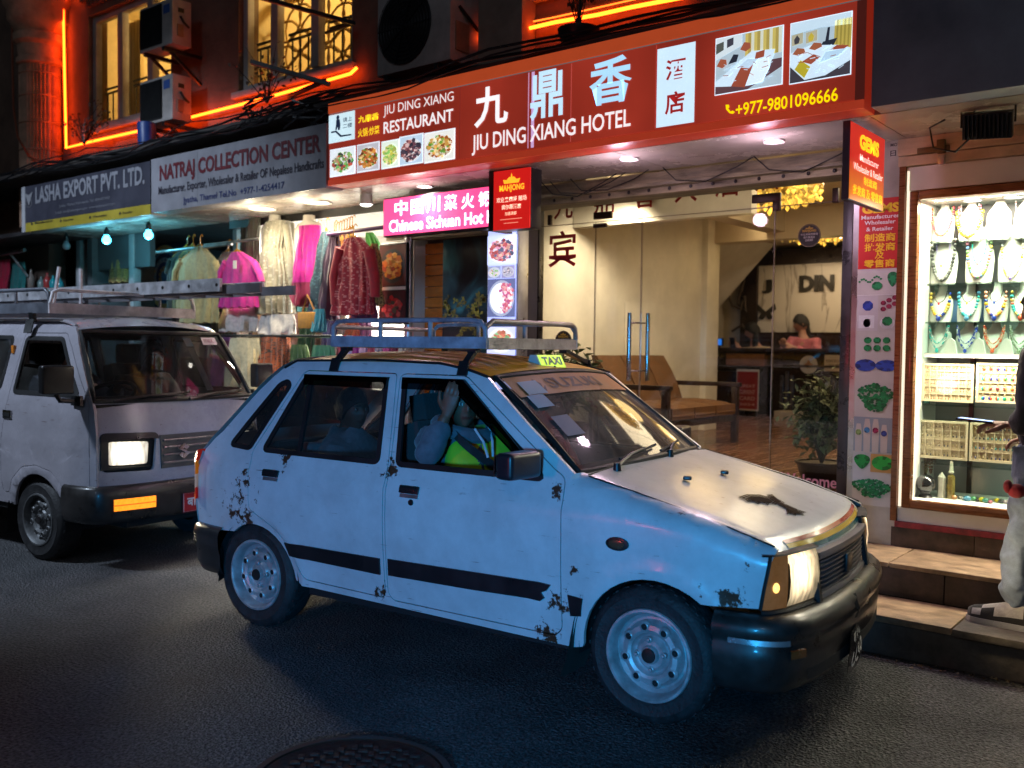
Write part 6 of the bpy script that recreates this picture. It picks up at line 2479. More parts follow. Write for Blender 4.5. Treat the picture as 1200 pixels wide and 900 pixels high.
for k in range(12):
    px = 1121 + k * 5.4
    p = P(px, 576, YH - .08)
    m = MB(cols[k])
    r = q.uniform(.011, .022)
    m.ball((p.x, YH - .08 + q.uniform(-.02, .05), .618 + r * .7), (r, r * .8, r * .75), 8, 6)
    tag(m.build('tumbled_stone', M_gloss), ['brown', 'pale grey', 'bluish white', 'deep teal', 'leaf green', 'black', 'olive yellow', 'dark green', 'maroon', 'bright yellow', 'charcoal', 'dusty pink'][k] + ' polished stone in the row along the window floor', 'stone', 'stones on the window floor')
# bracelet stand
p = P(1080, 540, YH - .02)
t_ = thing('bracelet_stand', (p.x, YH + .05, .618), 'wooden stand strung with beaded bracelets above the black ball', 'bracelet stand')
m = MB()
zt_b = P(1080, 523, YH + .05).z
m.box2((p.x - .01, YH + .03, .618), (p.x + .02, YH + .06, zt_b))
m.tube([(p.x - .09, YH + .03, zt_b), (p.x + .07, YH + .03, zt_b)], .014, 8)
m.build('stand', M_wood, t_)
for k in range(6):
    m = MB()
    x = p.x - .075 + k * .024
    for i in range(16):
        a = 2 * math.pi * i / 16
        m.ball((x, YH + .03 + .022 * math.cos(a), zt_b - .035 + .05 * math.sin(a)), .0075, 6, 4, [(.25, .06, .03), (.45, .3, .12), (.2, .12, .06), (.05, .08, .06), (.5, .4, .25), (.3, .15, .1)][k])
    tag(m.build('bracelet', M_gloss, None, origin=(x, YH + .03, zt_b)), ['dark red', 'honey', 'brown', 'near black', 'cream', 'reddish brown'][k] + ' beaded bracelet on the wooden stand', 'bracelet', 'bracelets on the stand')
# little things left of the trays
for k in range(3):
    p = P(1073 + 7 * k, 453, YH - .02)
    m = MB([(.02, .08, .1), (.03, .03, .2), (.03, .25, .25)][k])
    zb = shelf_z[4]
    m.lathe([(.016, zb), (.018, zb + .02), (.014, zb + .05), (.006, zb + .065)], (p.x, YH - .03, 0), n=12, caps=True)
    tag(m.build('bangle_roll', M_gloss), ['black green', 'navy', 'turquoise'][k] + ' roll of bangles left of the upper trays', 'bangles', 'bangle rolls')
# floodlight on its bracket under the canopy
p = P(1150, 133, 4.85)
t_ = thing('floodlight', p, 'black finned floodlight hanging from a wire frame above the gem window', 'floodlight')
m = MB()
Mr = Matrix.Rotation(rad(25), 3, 'X') @ Matrix.Rotation(rad(4), 3, 'Y')
m.box(p, (.21, .05, .12), Mr)
for k in range(11):
    m.box(p + Mr @ Vector((-.09 + .018 * k, -.034, 0)), (.005, .022, .11), Mr)
m.build('housing', M_black, t_, smooth=0, bevel=.003)
m = MB()
for s in (-1, 1):
    m.tube([p + Vector((s * .115, 0, .0)), p + Vector((s * .115, 0, .10)), Vector((p.x + s * .115, p.y + .02, ZS))], .005, 6)
m.tube([p + Vector((-.115, 0, .10)), p + Vector((.115, 0, .10))], .006, 6)
m.build('bracket', M_black, t_)
m = MB()
p2 = P(1100, 128, 4.9)
m.tube([p2, p2 + Vector((-.07, 0, -.03)), p2 + Vector((-.05, 0, -.13)), p2 + Vector((.05, 0, -.16)), p2 + Vector((.14, 0, -.08)), p + Vector((-.08, 0, .05)), p + Vector((-.03, 0, .10)), p + Vector((.1, 0, .12)), p + Vector((.25, 0, .1))], .005, 6)
tag(m.build('loose_wire', M_black), 'black wire looping beside the floodlight', 'wire')
# ================================================================ the taxi (local axes: x forward from the front axle, y to its left, z up)
CX, CY, CPH = -1.8512, 3.74, .0964
taxi = thing('taxi', (CX, CY, 0), 'battered pale blue white hatchback taxi with a yellow roof and a roof rack', 'taxi', world=False, rz=CPH)
ROOT[taxi.name] = Vector()
XR = -2.145                                             # rear axle
Wt = [(.15, .655), (.26, .675), (.40, .692), (.55, .704), (.66, .7065), (.77, .7035), (.795, .700), (.81, .690), (.885, .668), (1.27, .574), (1.33, .545), (1.42, .45)]


def ztop(x):
    return interp([(-.33, .925), (-.10, .875), (.20, .803), (.48, .722), (.6, .68)], x)


def TW(x, z):
    w = interp(Wt, z)
    # soft crease just under the window line
    if x > 0:
        w -= .045 * (x / .45) ** 2
    if x < -1.95:
        w -= .05 * ((-1.95 - x) / .6) ** 2
    if x > -.33 and z > .6:
        zt_ = ztop(x)
        u = (z - (zt_ - .075)) / .075
        if u > 0:
            w -= .075 * (1 - math.sqrt(max(0, 1 - min(u, 1) ** 2)))
    # flared lips round the wheels
    for xc in (.03, XR + .03):
        r = math.hypot(x - xc, z - .262)
        if .29 < r < .36:
            w += .010 * math.sin((r - .29) / .07 * math.pi)
    return w


def side(s):
    return lambda x, z, d: Vector((x, s * (TW(x, z) - d), z))


PAINT = paint_mat('taxi_paint', (.66, .70, .73), [(-2.22, -.66, .58, .30), (-2.18, -.68, .72, .16), (-1.27, -.67, .86, .16), (-1.30, -.69, .30, .10), (-.40, -.69, .42, .13), (-.40, -.67, .86, .08), (-.32, -.68, .55, .08), (.36, -.66, .66, .08), (.30, -.69, .53, .14), (-1.9, -.68, .88, .14), (-.42, -.69, .27, .12), (.12, -.66, .84, .10)], rough=.30)
GLS = glass_mat('car_glass', (.55, .56, .55), 1.0, .012, .05)
WSG = glass_mat('windscreen_glass', (.80, .80, .78), 1.25, .05, .22)
SEAL = mat('window_rubber', (.010, .010, .011), .55)
BPL = M_black

arc = lambda xc, zc, r, a0, a1, n: [(xc + r * math.cos(rad(a0 + (a1 - a0) * k / n)), zc + r * math.sin(rad(a0 + (a1 - a0) * k / n))) for k in range(n + 1)]
FD_ = fillet([(-.372, .902), (-.366, .66), (-.368, .305), (-.40, .275), (-1.235, .283), (-1.262, .31), (-1.266, .885), (-1.292, 1.287), (-.925, 1.287), (-.425, .93)], .03)
RD_ = fillet([(-1.284, .885), (-1.282, .31), (-1.30, .287), (-1.77, .297), (-1.80, .33), (-1.86, .43), (-1.95, .515), (-2.06, .57), (-2.155, .61), (-2.165, .885), (-1.905, 1.272), (-1.885, 1.287), (-1.318, 1.287)], .022)
FWIN = fillet([(-1.225, .893), (-1.262, 1.258), (-.955, 1.258), (-.56, .965), (-.475, .893)], .025)
RWIN = fillet([(-2.085, .897), (-1.345, .893), (-1.372, 1.258), (-1.885, 1.252)], .025)
QWIN = fillet([(-2.345, .905), (-2.195, .897), (-1.985, 1.212), (-2.005, 1.232), (-2.055, 1.215)], .02)
BODY = ([(.466, .716), (.452, .66), (.434, .59), (.424, .53), (.424, .508), (.33, .503)] + arc(.03, .262, .300, 52, 180, 14)[0:] + [(-.275, .25), (-.33, .238), (-1.80, .262)]
        + arc(XR + .03, .255, .272, 6, 128, 12) + [(-2.42, .462), (-2.60, .462), (-2.615, .60), (-2.60, .76), (-2.575, .86), (-2.50, .925), (-2.44, .965), (-2.20, 1.185), (-2.06, 1.295), (-1.98, 1.333),
        (-1.5, 1.345), (-1.1, 1.337), (-.93, 1.314), (-.815, 1.285), (-.60, 1.115), (-.335, .922), (-.10, .874), (.20, .802), (.38, .752)])
for s in (-1, 1):
    fn = side(s)
    body = panel('body_side', PAINT, taxi, BODY, [offset_poly(FD_, .0045), offset_poly(RD_, .0045), QWIN], fn, .03)
    panel('quarter_window', GLS, body, offset_poly(QWIN, -.004), [], fn, .1, 0, .008)
    panel('quarter_window_seal', SEAL, body, offset_poly(QWIN, .014), [offset_poly(QWIN, -.010)], fn, .1, .012, -.004)
    for nm, D, Wn, bar, stripe in (('front_door', FD_, FWIN, None, (-1.245, -.40)), ('rear_door', RD_, RWIN, -1.845, (-1.87, -1.30))):
        dr = panel(nm, PAINT, taxi, D, [Wn], fn, .03)
        panel('window_seal', SEAL, dr, offset_poly(Wn, .014), [offset_poly(Wn, -.010)], fn, .1, .012, -.004)
        if nm == 'rear_door':
            panel('window_pane', GLS, dr, offset_poly(Wn, -.004), [], fn, .1, 0, .010)
            panel('division_bar', SEAL, dr, [(bar - .012, .89), (bar + .012, .89), (bar + .006, 1.255), (bar - .016, 1.254)], [], fn, .1, .012, -.002)
        else:
            # window rolled down: only the little fixed corner is filled for the mirror
            panel('mirror_corner', BPL, dr, [(-.62, .90), (-.475, .893), (-.56, .963), (-.585, .985)], [], fn, .1, .012, -.001)
            if s > 0:
                panel('window_pane', GLS, dr, offset_poly(Wn, -.004), [], fn, .1, 0, .010)
        # black rain visor along the top of the window
        xs0, xs1 = (-1.27, -.93) if nm == 'front_door' else (-1.885, -1.36)
        vis = [(xs0, 1.272), (xs0 + .006, 1.222), (xs1 + (.03 if nm == 'front_door' else 0), 1.218), (xs1 + .005, 1.272)]
        if nm == 'front_door':
            vis = [(xs0, 1.274), (xs0 + .006, 1.222), (-.965, 1.222), (-.585, .955), (-.562, .976), (-.93, 1.274)]
        panel('rain_visor', glass_mat('smoked_visor', (.06, .06, .07), .8), dr, vis, [], lambda x, z, d: fn(x, z, d - .018), .06, .016, 0)
        zc = (.39, .465) if nm == 'rear_door' else (.395, .472)
        sx0, sx1 = stripe
        st = [(sx0, zc[0] + (.0 if nm == 'front_door' else .01)), (sx1, zc[0]), (sx1, zc[1]), (sx0 - (.03 if nm == 'rear_door' else 0), zc[1] + (.0 if nm == 'front_door' else -.002))]
        if nm == 'front_door':
            st = [(-1.25, .395), (-.80, .40), (-.52, .408), (-.46, .405), (-.44, .42), (-.455, .44), (-.43, .452), (-.41, .478), (-.47, .482), (-1.25, .470)]
        panel('side_moulding', BPL, dr, st, [], fn, .06, .010, -.009)
        hx = -1.13 if nm == 'front_door' else -1.995
        h = MB()
        F_ = Frame(fn(hx, .787, 0), (1, 0, 0), fn(hx, .83, 0) - fn(hx, .76, 0))
        sg = 1 if F_.N.y * s > 0 else -1
        h.rslab(F_, -.052, -.016, .052, .018, 0, sg * .012)
        h.rslab(F_, -.046, -.005, .040, .013, sg * .0125, sg * .02)
        h.build('door_handle', BPL, dr, bevel=.003)
        h = MB()
        h.rslab(F_, -.050, -.034, .050, -.018, 0, sg * .0015)
        h.build('handle_dish', M_steel, dr, smooth=0)
        if nm == 'front_door':
            h = MB()
            p = fn(hx + .01, .735, 0)
            h.cyl(p, p + Vector((0, s * .006, 0)), .014, .012, 14)
            h.build('door_lock', BPL, dr)
    # repeater lamp behind the front wheel
    m = MB()
    p = fn(-.115, .68, 0)
    Fm_ = Frame(p + Vector((0, s * .001, 0)), (1, 0, 0), (0, 0, 1))
    e = -1 if s > 0 else 1
    ell = [(.048 * math.cos(t), .026 * math.sin(t)) for t in [2 * math.pi * k / 20 for k in range(20)]]
    m.slab(Fm_, ell, 0, e * .010)
    ind = m.build('indicator', BPL, taxi, bevel=.003)
    m = MB((.10, .05, .03))
    m.slab(Fm_, [(.7 * a, .68 * b) for a, b in ell], e * .010, e * .014)
    m.build('indicator_lens', M_gloss, ind, bevel=.002)
    panel('side_vent', BPL, taxi, [(-.335, .45), (-.265, .445), (-.272, .375), (-.325, .365)], [], fn, .1, .01, -.004)
    # door mirror
    m = MB()
    m.box((-.51, s * .79, .955), (.085, .19, .105), Matrix.Rotation(rad(s * 8), 3, 'Z'))
    mir = m.build('door_mirror', mat('mirror_shell', (.016, .014, .02), .35, coat=.2), taxi, bevel=.022, seg=4)
    m = MB()
    m.bar((-.53, s * .655, .925), (-.51, s * .72, .945), .04, .05)
    m.build('mirror_arm', BPL, mir, bevel=.006)
    m = MB()
    m.box((-.562, s * .79, .955), (.004, .16, .085), Matrix.Rotation(rad(s * 8), 3, 'Z'))
    m.build('mirror_glass', M_chrome, mir, smooth=0)
    # black gutter seam along the roof edge
    m = MB()
    m.tube([fn(x, z, -.002) for x, z in ((-2.05, 1.30), (-1.98, 1.336), (-1.5, 1.348), (-1.1, 1.34), (-.93, 1.317), (-.815, 1.288))], .0065, 6)
    m.build('roof_gutter', SEAL, taxi)
    # tail lamp wrapped round the rear corner
    m = MB()
    for zz0, zz1, c in ((.60, .66, (.5, .02, .02)), (.66, .73, (.55, .45, .42)), (.73, .80, (.75, .25, .02)), (.80, .86, (.55, .03, .02))):
        pl = [(-2.565, .695), (-2.60, .672), (-2.618, .63), (-2.625, .55)]
        for (a, b_), (c_, d_) in zip(pl, pl[1:]):
            o_ = (.02 if zz0 > .79 else 0)
            m.add([(a, s * b_, zz0), (c_, s * d_, zz0), (c_ + o_, s * d_, zz1), (a + o_, s * b_, zz1)], [(0, 1, 2, 3)], c)
    m.build('tail_lamp', mat('lamp_plastic', attr=True, rough=.15, var=.15, coat=.5, emit=.25), taxi, smooth=60)
    # black rubber flap behind the front wheel
    m = MB()
    m.grid(4, 6, lambda u, v: Vector((-.265 - .10 * v ** 1.5 - .012 * math.sin(v * 5) + .01 * u, s * (.70 - .17 * u), .46 - .34 * v)))
    m.grid(4, 6, lambda u, v: Vector((-.275 - .10 * v ** 1.5 - .012 * math.sin(v * 5) + .01 * u, s * (.70 - .17 * u), .46 - .34 * v)))
    m.build('mud_flap', mat('dusty_rubber', (.03, .028, .025), .8, bump=.3, bscale=20), taxi)

# roof (yellow), bonnet, cowl
YELLOW = mat('yellow_roof_paint', (.62, .36, .02), .4, var=.35, scale=7, coat=.2)


def roof_pt(u, v):
    x = -2.02 + u * (1.20)
    y = (v * 2 - 1) * .541
    e = 1 - (y / .541) ** 2
    z = interp([(-2.02, 1.318), (-1.85, 1.334), (-1.4, 1.341), (-1.1, 1.334), (-.95, 1.316), (-.82, 1.290)], x) + (.050 - .022 * max(0, u - .5) * 2) * e ** .8
    return Vector((x + .030 * e * (u - .3), y, z))


m = MB()
m.grid(30, 24, roof_pt)
roof = m.build('roof', YELLOW, taxi, smooth=60)


def hood_z(x, y):
    e = max(0, 1 - (abs(y) / .62) ** 2.2)
    return ztop(x) - .004 + .022 * e * (1 if x < .3 else 1 - .35 * (x - .3) / .25)


def nose(y):
    return .548 - .085 * (abs(y) / .62) ** 2.3


def cowl_pt0(v):
    y = (v * 2 - 1) * .612
    return Vector((-.296, y, hood_z(-.296, y) + .001))


def hood_pt(u, v):
    y = (v * 2 - 1) * .613
    xe = nose(y) - .012
    x = -.292 + u * (xe + .292)
    z = hood_z(x, y)
    k = max(0, (u - .90) / .10)
    return Vector((x, y, z - .036 * k ** 2.4 - .006 * max(0, (abs(y) - .595) / .018)))


m = MB()
m.grid(44, 36, hood_pt)
m.grid(1, 36, lambda u, v: hood_pt(1, v) + Vector((.004 * u, 0, -.035 * u)))
m.grid(44, 1, lambda u, v: hood_pt(u, 0) + Vector((0, 0, -.03 * v)))
m.grid(44, 1, lambda u, v: hood_pt(u, 1) + Vector((0, 0, -.03 * v)))
hood = m.build('bonnet', PAINT, taxi, smooth=60)
# bonnet stripes: red, yellow, blue-green bands across the leading edge
m = MB()
for u0, u1, c in ((.951, .968, (.42, .02, .02)), (.970, .986, (.62, .40, .02)), (.987, .999, (.01, .10, .14))):
    m.grid(1, 30, lambda u, v: hood_pt(u0 + (u1 - u0) * u, .085 + .83 * v) + Vector((.0025, 0, .0022)), c)
m.build('bonnet_stripe', M_gloss, hood, smooth=60)
# dark bird sticker with spread wings
m = MB((.035, .022, .015))


def hp(a, b):                                         # bonnet pixel-like axes: a along the car, b across
    return Vector((a, b, hood_z(a, b) + .005))


for pl_ in ([(.184, -.243), (.188, -.152), (.217, -.079), (.262, -.052), (.301, -.074), (.303, -.137), (.282, -.147), (.29, -.194), (.261, -.179), (.264, -.232), (.237, -.214), (.231, -.255), (.21, -.235)],
            [(.234, -.042), (.243, .007), (.277, -.031), (.313, -.047), (.318, -.106), (.288, -.101)], [(.286, -.084), (.328, -.061), (.368, -.067), (.384, -.099), (.359, -.13), (.318, -.129)],
            [(.339, -.084), (.372, -.07), (.406, -.055), (.397, -.095), (.413, -.116), (.39, -.141), (.397, -.177), (.373, -.164), (.371, -.205), (.35, -.146)]):
    cc = Vector((sum(p[0] for p in pl_) / len(pl_), sum(p[1] for p in pl_) / len(pl_)))
    for i in range(len(pl_)):
        p0, p1 = Vector(pl_[i]), Vector(pl_[(i + 1) % len(pl_)])
        for f0, f1 in ((0, .66), (.71, .84), (.88, 1)):
            m.add([hp(*cc.lerp(p0, f0)), hp(*cc.lerp(p0, f1)), hp(*cc.lerp(p1, f1)), hp(*cc.lerp(p1, f0))], [(0, 1, 2, 3)])
m.build('bird_sticker', mat('dull_vinyl', attr=True, rough=.95, spec=.05, var=.2), hood, smooth=0)
m = MB()
for s in (-1, 1):
    m.tube([Vector((x, s * .6185, ztop(x) - .004)) for x in (-.29, -.1, .1, .25, .38, .455)], .0035, 5)
m.tube([cowl_pt0(v) for v in [k / 16 for k in range(17)]], .003, 5)
m.build('bonnet_gap', SEAL, taxi)
m = MB()
for a, b_ in ((-.03, -.25), (.01, .07)):
    p = hp(a, b_)
    m.box(p + Vector((0, 0, .008)), (.035, .028, .016), Matrix.Rotation(rad(20), 3, 'Z'))
m.build('washer_jet', BPL, hood, bevel=.006)


def ws_pt(u, v):                                       # windscreen, u across -1..1, v up 0..1
    e = 1 - u * u
    return Vector((-.345 - .475 * v + .075 * e * (1 - .35 * v), u * (.598 - .098 * v), .918 + .365 * v + .020 * e + .012 * math.sin(math.pi * v)))


def cowl_pt(u, v):
    y = (v * 2 - 1) * .612
    a = Vector((-.298, y, hood_z(-.298, y) - .002))
    b_ = ws_pt(max(-1, min(1, y / .6)), 0) + Vector((-.004, 0, -.006))
    return a.lerp(b_, u)


m = MB()
m.grid(4, 24, cowl_pt)
cowl = m.build('cowl', PAINT, taxi, smooth=60)
m = MB((.20, .20, .22))
m.grid(2, 8, lambda u, v: cowl_pt(.2 + .55 * u, .22 + .3 * v) + Vector((0, 0, .003)))
m.build('cowl_grille', M_col, cowl, smooth=0)
m = MB()
m.grid(24, 14, lambda u, v: ws_pt(u * 2 - 1, v))
ws = m.build('windscreen', WSG, taxi, smooth=60)
m = MB()
m.tube([ws_pt(-1, k / 10) for k in range(11)] + [ws_pt(-1 + 2 * k / 16, 1) for k in range(1, 17)] + [ws_pt(1, 1 - k / 10) for k in range(1, 11)] + [ws_pt(1 - 2 * k / 16, 0) for k in range(1, 16)], .013, 6, closed=True)
m.build('windscreen_seal', SEAL, ws)
# sun strip with lettering and stickers behind the glass
M_strip = mat('sun_strip', attr=True, rough=.6, var=.2)
m = MB((.26, .12, .035))
IN = Vector((-.010, 0, -.010))
m.grid(24, 3, lambda u, v: ws_pt(-.965 + 1.93 * u, .735 + .05 * (2 * u - 1) ** 2 * 0 + .235 * v) + Vector((.004, 0, .005)))
strip = m.build('sun_strip', M_strip, ws, smooth=60)
m = MB((.06, .035, .03))


def ws_text(s, u0, u1, v0, v1, bold=.02, off=.0062):
    v, f, asp = text_data(s, bold)
    m.add([ws_pt(u0 + (u1 - u0) * a, v0 + (v1 - v0) * b_) + Vector((off, 0, off)) for a, b_ in v], f)


ws_text('SUZUKI', -.50, .42, .79, .92, .03)
m.add([ws_pt(u, v) + Vector((.0062, 0, .0062)) for u, v in ((-.72, .86), (-.64, .92), (-.58, .86), (-.62, .80), (-.55, .84), (-.60, .77), (-.70, .80))], [(0, 1, 2, 3), (3, 4, 5, 6)])
m.build('strip_lettering', M_strip, ws, smooth=0)
m = MB()
for (u0, u1, v0, v1), c in (((-.90, -.70, .60, .74), (.08, .22, .36)), ((-.86, -.62, .745, .90), (.14, .26, .36)), ((-.86, -.66, .30, .50), (.04, .09, .16))):
    m.grid(3, 3, lambda u, v: ws_pt(u0 + (u1 - u0) * u, v0 + (v1 - v0) * v) + Vector((.0075, 0, .0075)), c)
m.build('glass_sticker', M_strip, ws, smooth=60)
# wipers
for (u0, u1, y0) in ((-.62, -.10, -.43), (-.02, .42, .10)):
    m = MB()
    a = Vector((-.262, y0, hood_z(-.262, y0) + .018))
    b_ = ws_pt(u0 + .42, .06) + Vector((.018, 0, .022))
    m.tube([a, a.lerp(b_, .5) + Vector((0, 0, .012)), b_], [.009, .007, .005], 6)
    m.cyl(a + Vector((0, 0, -.02)), a + Vector((0, 0, .012)), .018, .014, 12)
    wp = m.build('wiper', BPL, taxi)
    m = MB()
    m.tube([ws_pt(u0 + .05 + (u1 - u0 + .1) * k / 8, .025 + .06 * k / 8) + Vector((.010, 0, .012)) for k in range(9)], .006, 5)
    m.build('wiper_blade', M_rubber, wp)

# ---- front end
FRt = lambda y, z: Vector((nose(y) + .012 - (z - .60) * .16, y, z))


def strip_sweep(mb, plan, sec, col=None, closed=False):
    """sweep a section of (outward offset, z) along a plan line of (x, y)"""
    pts = [Vector((a, b_)) for a, b_ in plan]
    rings = []
    for i, p in enumerate(pts):
        a, b_ = pts[max(0, i - 1)], pts[min(len(pts) - 1, i + 1)]
        d = (b_ - a).normalized()
        n_ = Vector((d.y, -d.x))
        rings.append([Vector((p.x + n_.x * o_, p.y + n_.y * o_, z)) for o_, z in sec])
    return mb.ring_loft(rings, closed, closed, col)


def subdiv(pl, n=4):
    out = []
    P_ = [Vector(p) for p in pl]
    for i in range(len(P_) - 1):
        p0, p1, p2, p3 = P_[max(0, i - 1)], P_[i], P_[i + 1], P_[min(len(P_) - 1, i + 2)]
        for k in range(n):
            t = k / n
            out.append(tuple(.5 * ((2 * p1) + (p2 - p0) * t + (2 * p0 - 5 * p1 + 4 * p2 - p3) * t * t + (3 * p1 - p0 - 3 * p2 + p3) * t ** 3)))
    out.append(tuple(P_[-1]))
    return out


def nose_plan(y0, y1, n=8, off=.0):
    return [(nose(y0 + (y1 - y0) * k / n) + .012 + off, y0 + (y1 - y0) * k / n) for k in range(n + 1)]




def lens_mat(name, pts, r, lo, hi, col, scale):
    """a lit ribbed lens: brightest in front of the bulb, fading across the reflector"""
    m, t, b = new_mat(name)
    N, L = t.nodes, t.links
    tc = N.new('ShaderNodeTexCoord')
    acc = None
    for p in pts:
        d = N.new('ShaderNodeVectorMath')
        d.operation = 'DISTANCE'
        d.inputs[1].default_value = p
        L.new(tc.outputs['Object'], d.inputs[0])
        if acc is None:
            acc = d.outputs['Value']
        else:
            n_ = N.new('ShaderNodeMath')
            n_.operation = 'MINIMUM'
            L.new(acc, n_.inputs[0])
            L.new(d.outputs['Value'], n_.inputs[1])
            acc = n_.outputs[0]
    mr = N.new('ShaderNodeMapRange')
    mr.interpolation_type = 'SMOOTHERSTEP'
    mr.inputs[2].default_value = r
    mr.inputs[3].default_value = hi
    mr.inputs[4].default_value = lo
    L.new(acc, mr.inputs[0])
    w = N.new('ShaderNodeTexNoise')
    w.inputs['Scale'].default_value = scale
    w.inputs['Detail'].default_value = 5
    mp = N.new('ShaderNodeMapping')
    mp.inputs['Scale'].default_value = (1, 2.2, .5)
    L.new(tc.outputs['Object'], mp.inputs[0])
    L.new(mp.outputs[0], w.inputs[0])
    r2 = N.new('ShaderNodeMapRange')
    r2.inputs[1].default_value = .3
    r2.inputs[2].default_value = .7
    r2.inputs[3].default_value = .35
    r2.inputs[4].default_value = 1.3
    L.new(w.outputs[0], r2.inputs[0])
    mu = N.new('ShaderNodeMath')
    mu.operation = 'MULTIPLY'
    L.new(mr.outputs[0], mu.inputs[0])
    L.new(r2.outputs[0], mu.inputs[1])
    b.inputs['Base Color'].default_value = (*[c * .4 for c in col], 1)
    b.inputs['Roughness'].default_value = .15
    b.inputs['Emission Color'].default_value = (*col, 1)
    L.new(mu.outputs[0], b.inputs['Emission Strength'])
    return m


M_headglow = lens_mat('headlight_glow', [(.525, s_ * .515, .635) for s_ in (-1, 1)], .16, .28, 3.2, (1, .74, .42), 26)
M_lampglass = mat('amber_lamp', (.16, .075, .035), .15, var=.6, scale=16, coat=.6, emit=.10, emitcol=(1, .42, .10))
for s in (-1, 1):
    pl = nose_plan(-.575, -.375, 6) if s < 0 else nose_plan(.375, .575, 6)
    m = MB()
    strip_sweep(m, pl, [(-.02, .692), (-.002, .688), (.010, .655), (.016, .60), (.012, .545), (.0, .508), (-.02, .503)])
    hl = m.build('headlight', M_headglow if s < 0 else M_headglow, taxi, smooth=70)
    pc = FRt(s * .47, .60)
    cp = [(.425, .668), (.446, .655), (.463, .628), (nose(.578) + .012, .580)]
    cps = subdiv(cp, 4)

    def corner(u, v):                                  # leaning outer edge, bulging face
        t = (.42 * v ** 1.3 + (1 - .42 * v ** 1.3) * u) * (len(cps) - 1)
        i = min(int(t), len(cps) - 2)
        p = Vector(cps[i]).lerp(Vector(cps[i + 1]), t - i)
        o_ = .012 * math.sin(math.pi * min(max(v, .04), .96)) ** .5
        return Vector((p.x + o_ * .7, s * (p.y + o_ * .6), .507 + .190 * v))
    m = MB()
    m.grid(10, 8, corner)
    m.build('corner_lamp', M_lampglass, taxi, smooth=70)
    cp = [(a_, -b_) for a_, b_ in cp] if s < 0 else cp[::-1]
    if s < 0:
        m = MB((1, .55, .14))
        m.ball((.470, -.640, .585), (.012, .016, .018), 12, 8)
        m.build('side_bulb', M_glow2, taxi)
    # black rubber surround and painted slips under and beside the lamps
    m = MB()
    full = (cp + pl) if s < 0 else (pl + cp)
    strip_sweep(m, full, [(-.03, .506), (.008, .504), (.014, .495), (.008, .486), (-.03, .484)])
    strip_sweep(m, full, [(-.03, .700), (.006, .701), (.010, .695), (-.03, .693)])
    yy = s * .372
    m.bar(FRt(yy, .70) + Vector((-.004, 0, 0)), FRt(yy, .49) + Vector((-.004, 0, 0)), .02, .03)
    m.tube([corner(0, v_ / 6) + Vector((-.002, 0, 0)) for v_ in range(7)], .007, 6)
    m.build('lamp_surround', SEAL, taxi, smooth=50)
    m = MB()
    strip_sweep(m, full, [(-.03, .486), (.010, .484), (.012, .462), (.004, .450), (-.03, .448)])
    m.build('lamp_slip', PAINT, taxi, smooth=50)
    hl_lamp = lamp('headlight_lamp', 'SPOT', (0, 0, 0), 26, (1, .74, .42), None, spot_size=rad(100), spot_blend=.8, shadow_soft_size=.05)
    hl_lamp.location = Matrix.Translation((CX, CY, 0)) @ Matrix.Rotation(CPH, 4, 'Z') @ (pc + Vector((.06, 0, 0)))
    hl_lamp.rotation_euler = (Matrix.Rotation(CPH, 3, 'Z') @ Vector((1, 0, -.12))).to_track_quat('-Z', 'Y').to_euler()
# grille between the lamps
pl = nose_plan(-.365, .365, 14)
m = MB()
strip_sweep(m, pl, [(-.03, .665), (-.028, .48)])
gr = m.build('grille', M_blackmatt, taxi, smooth=40)
m = MB()
strip_sweep(m, pl, [(-.03, .672), (.006, .670), (.010, .655), (.004, .642), (-.03, .640)])
strip_sweep(m, pl, [(-.03, .512), (.004, .510), (.008, .498), (.004, .486), (-.03, .484)])
m.build('grille_frame', mat('dull_grille', (.20, .19, .21), .35, metal=.4), gr, smooth=50)
m = MB()
for k in range(7):
    z = .628 - k * .0185
    strip_sweep(m, pl, [(-.028, z + .004), (-.004, z + .003), (-.004, z - .003), (-.028, z - .004)])
for k in range(41):
    y = -.36 + .018 * k
    p = FRt(y, .57)
    m.box((p.x - .026, y, .572), (.008, .004, .118))
m.build('grille_bar', mat('grille_bar', (.10, .095, .11), .35, metal=.3), gr, smooth=0)
m = MB()
p = FRt(0, .575)
m.box((p.x - .003, 0, .575), (.012, .085, .075))
m.build('grille_emblem', BPL, gr, bevel=.006)

# bumpers
half = [(.27, .712), (.35, .708), (.43, .695), (.50, .655), (.545, .575), (.575, .44), (.597, .25), (.605, .0)]
plan = [(a, -b_) for a, b_ in half] + [(a, b_) for a, b_ in half[::-1][1:]]


plan = subdiv(plan, 4)
m = MB()
strip_sweep(m, plan, [(-.09, .478), (-.04, .492), (-.008, .488), (.016, .466), (.024, .438), (.020, .412), (.006, .400), (.006, .384), (.012, .374), (.010, .33), (.002, .27), (-.012, .225), (-.05, .202), (-.12, .198)])
M_bump = mat('scuffed_bumper', (.026, .023, .022), .34, var=.6, scale=9, bump=.25, bscale=7, rvar=.12, coat=.2)
bp = m.build('front_bumper', M_bump, taxi, smooth=60)
m = MB()
n_ = len(plan)
strip_sweep(m, plan[3:14], [(.012, .412), (.019, .410), (.021, .392), (.012, .388)])
m.build('bumper_strip', M_silver, bp, smooth=50)
m = MB((.22, .06, .015))
strip_sweep(m, plan[13:17], [(.0, .376), (.021, .372), (.022, .345), (.0, .338)])
m.build('bumper_lamp', M_gloss, bp, smooth=50)
m = MB()
strip_sweep(m, plan[17:-17], [(.004, .318), (.006, .250)])
m.build('air_intake', M_blackmatt, bp, smooth=0)
m = MB()
p = Vector((.618, -.16, .44))
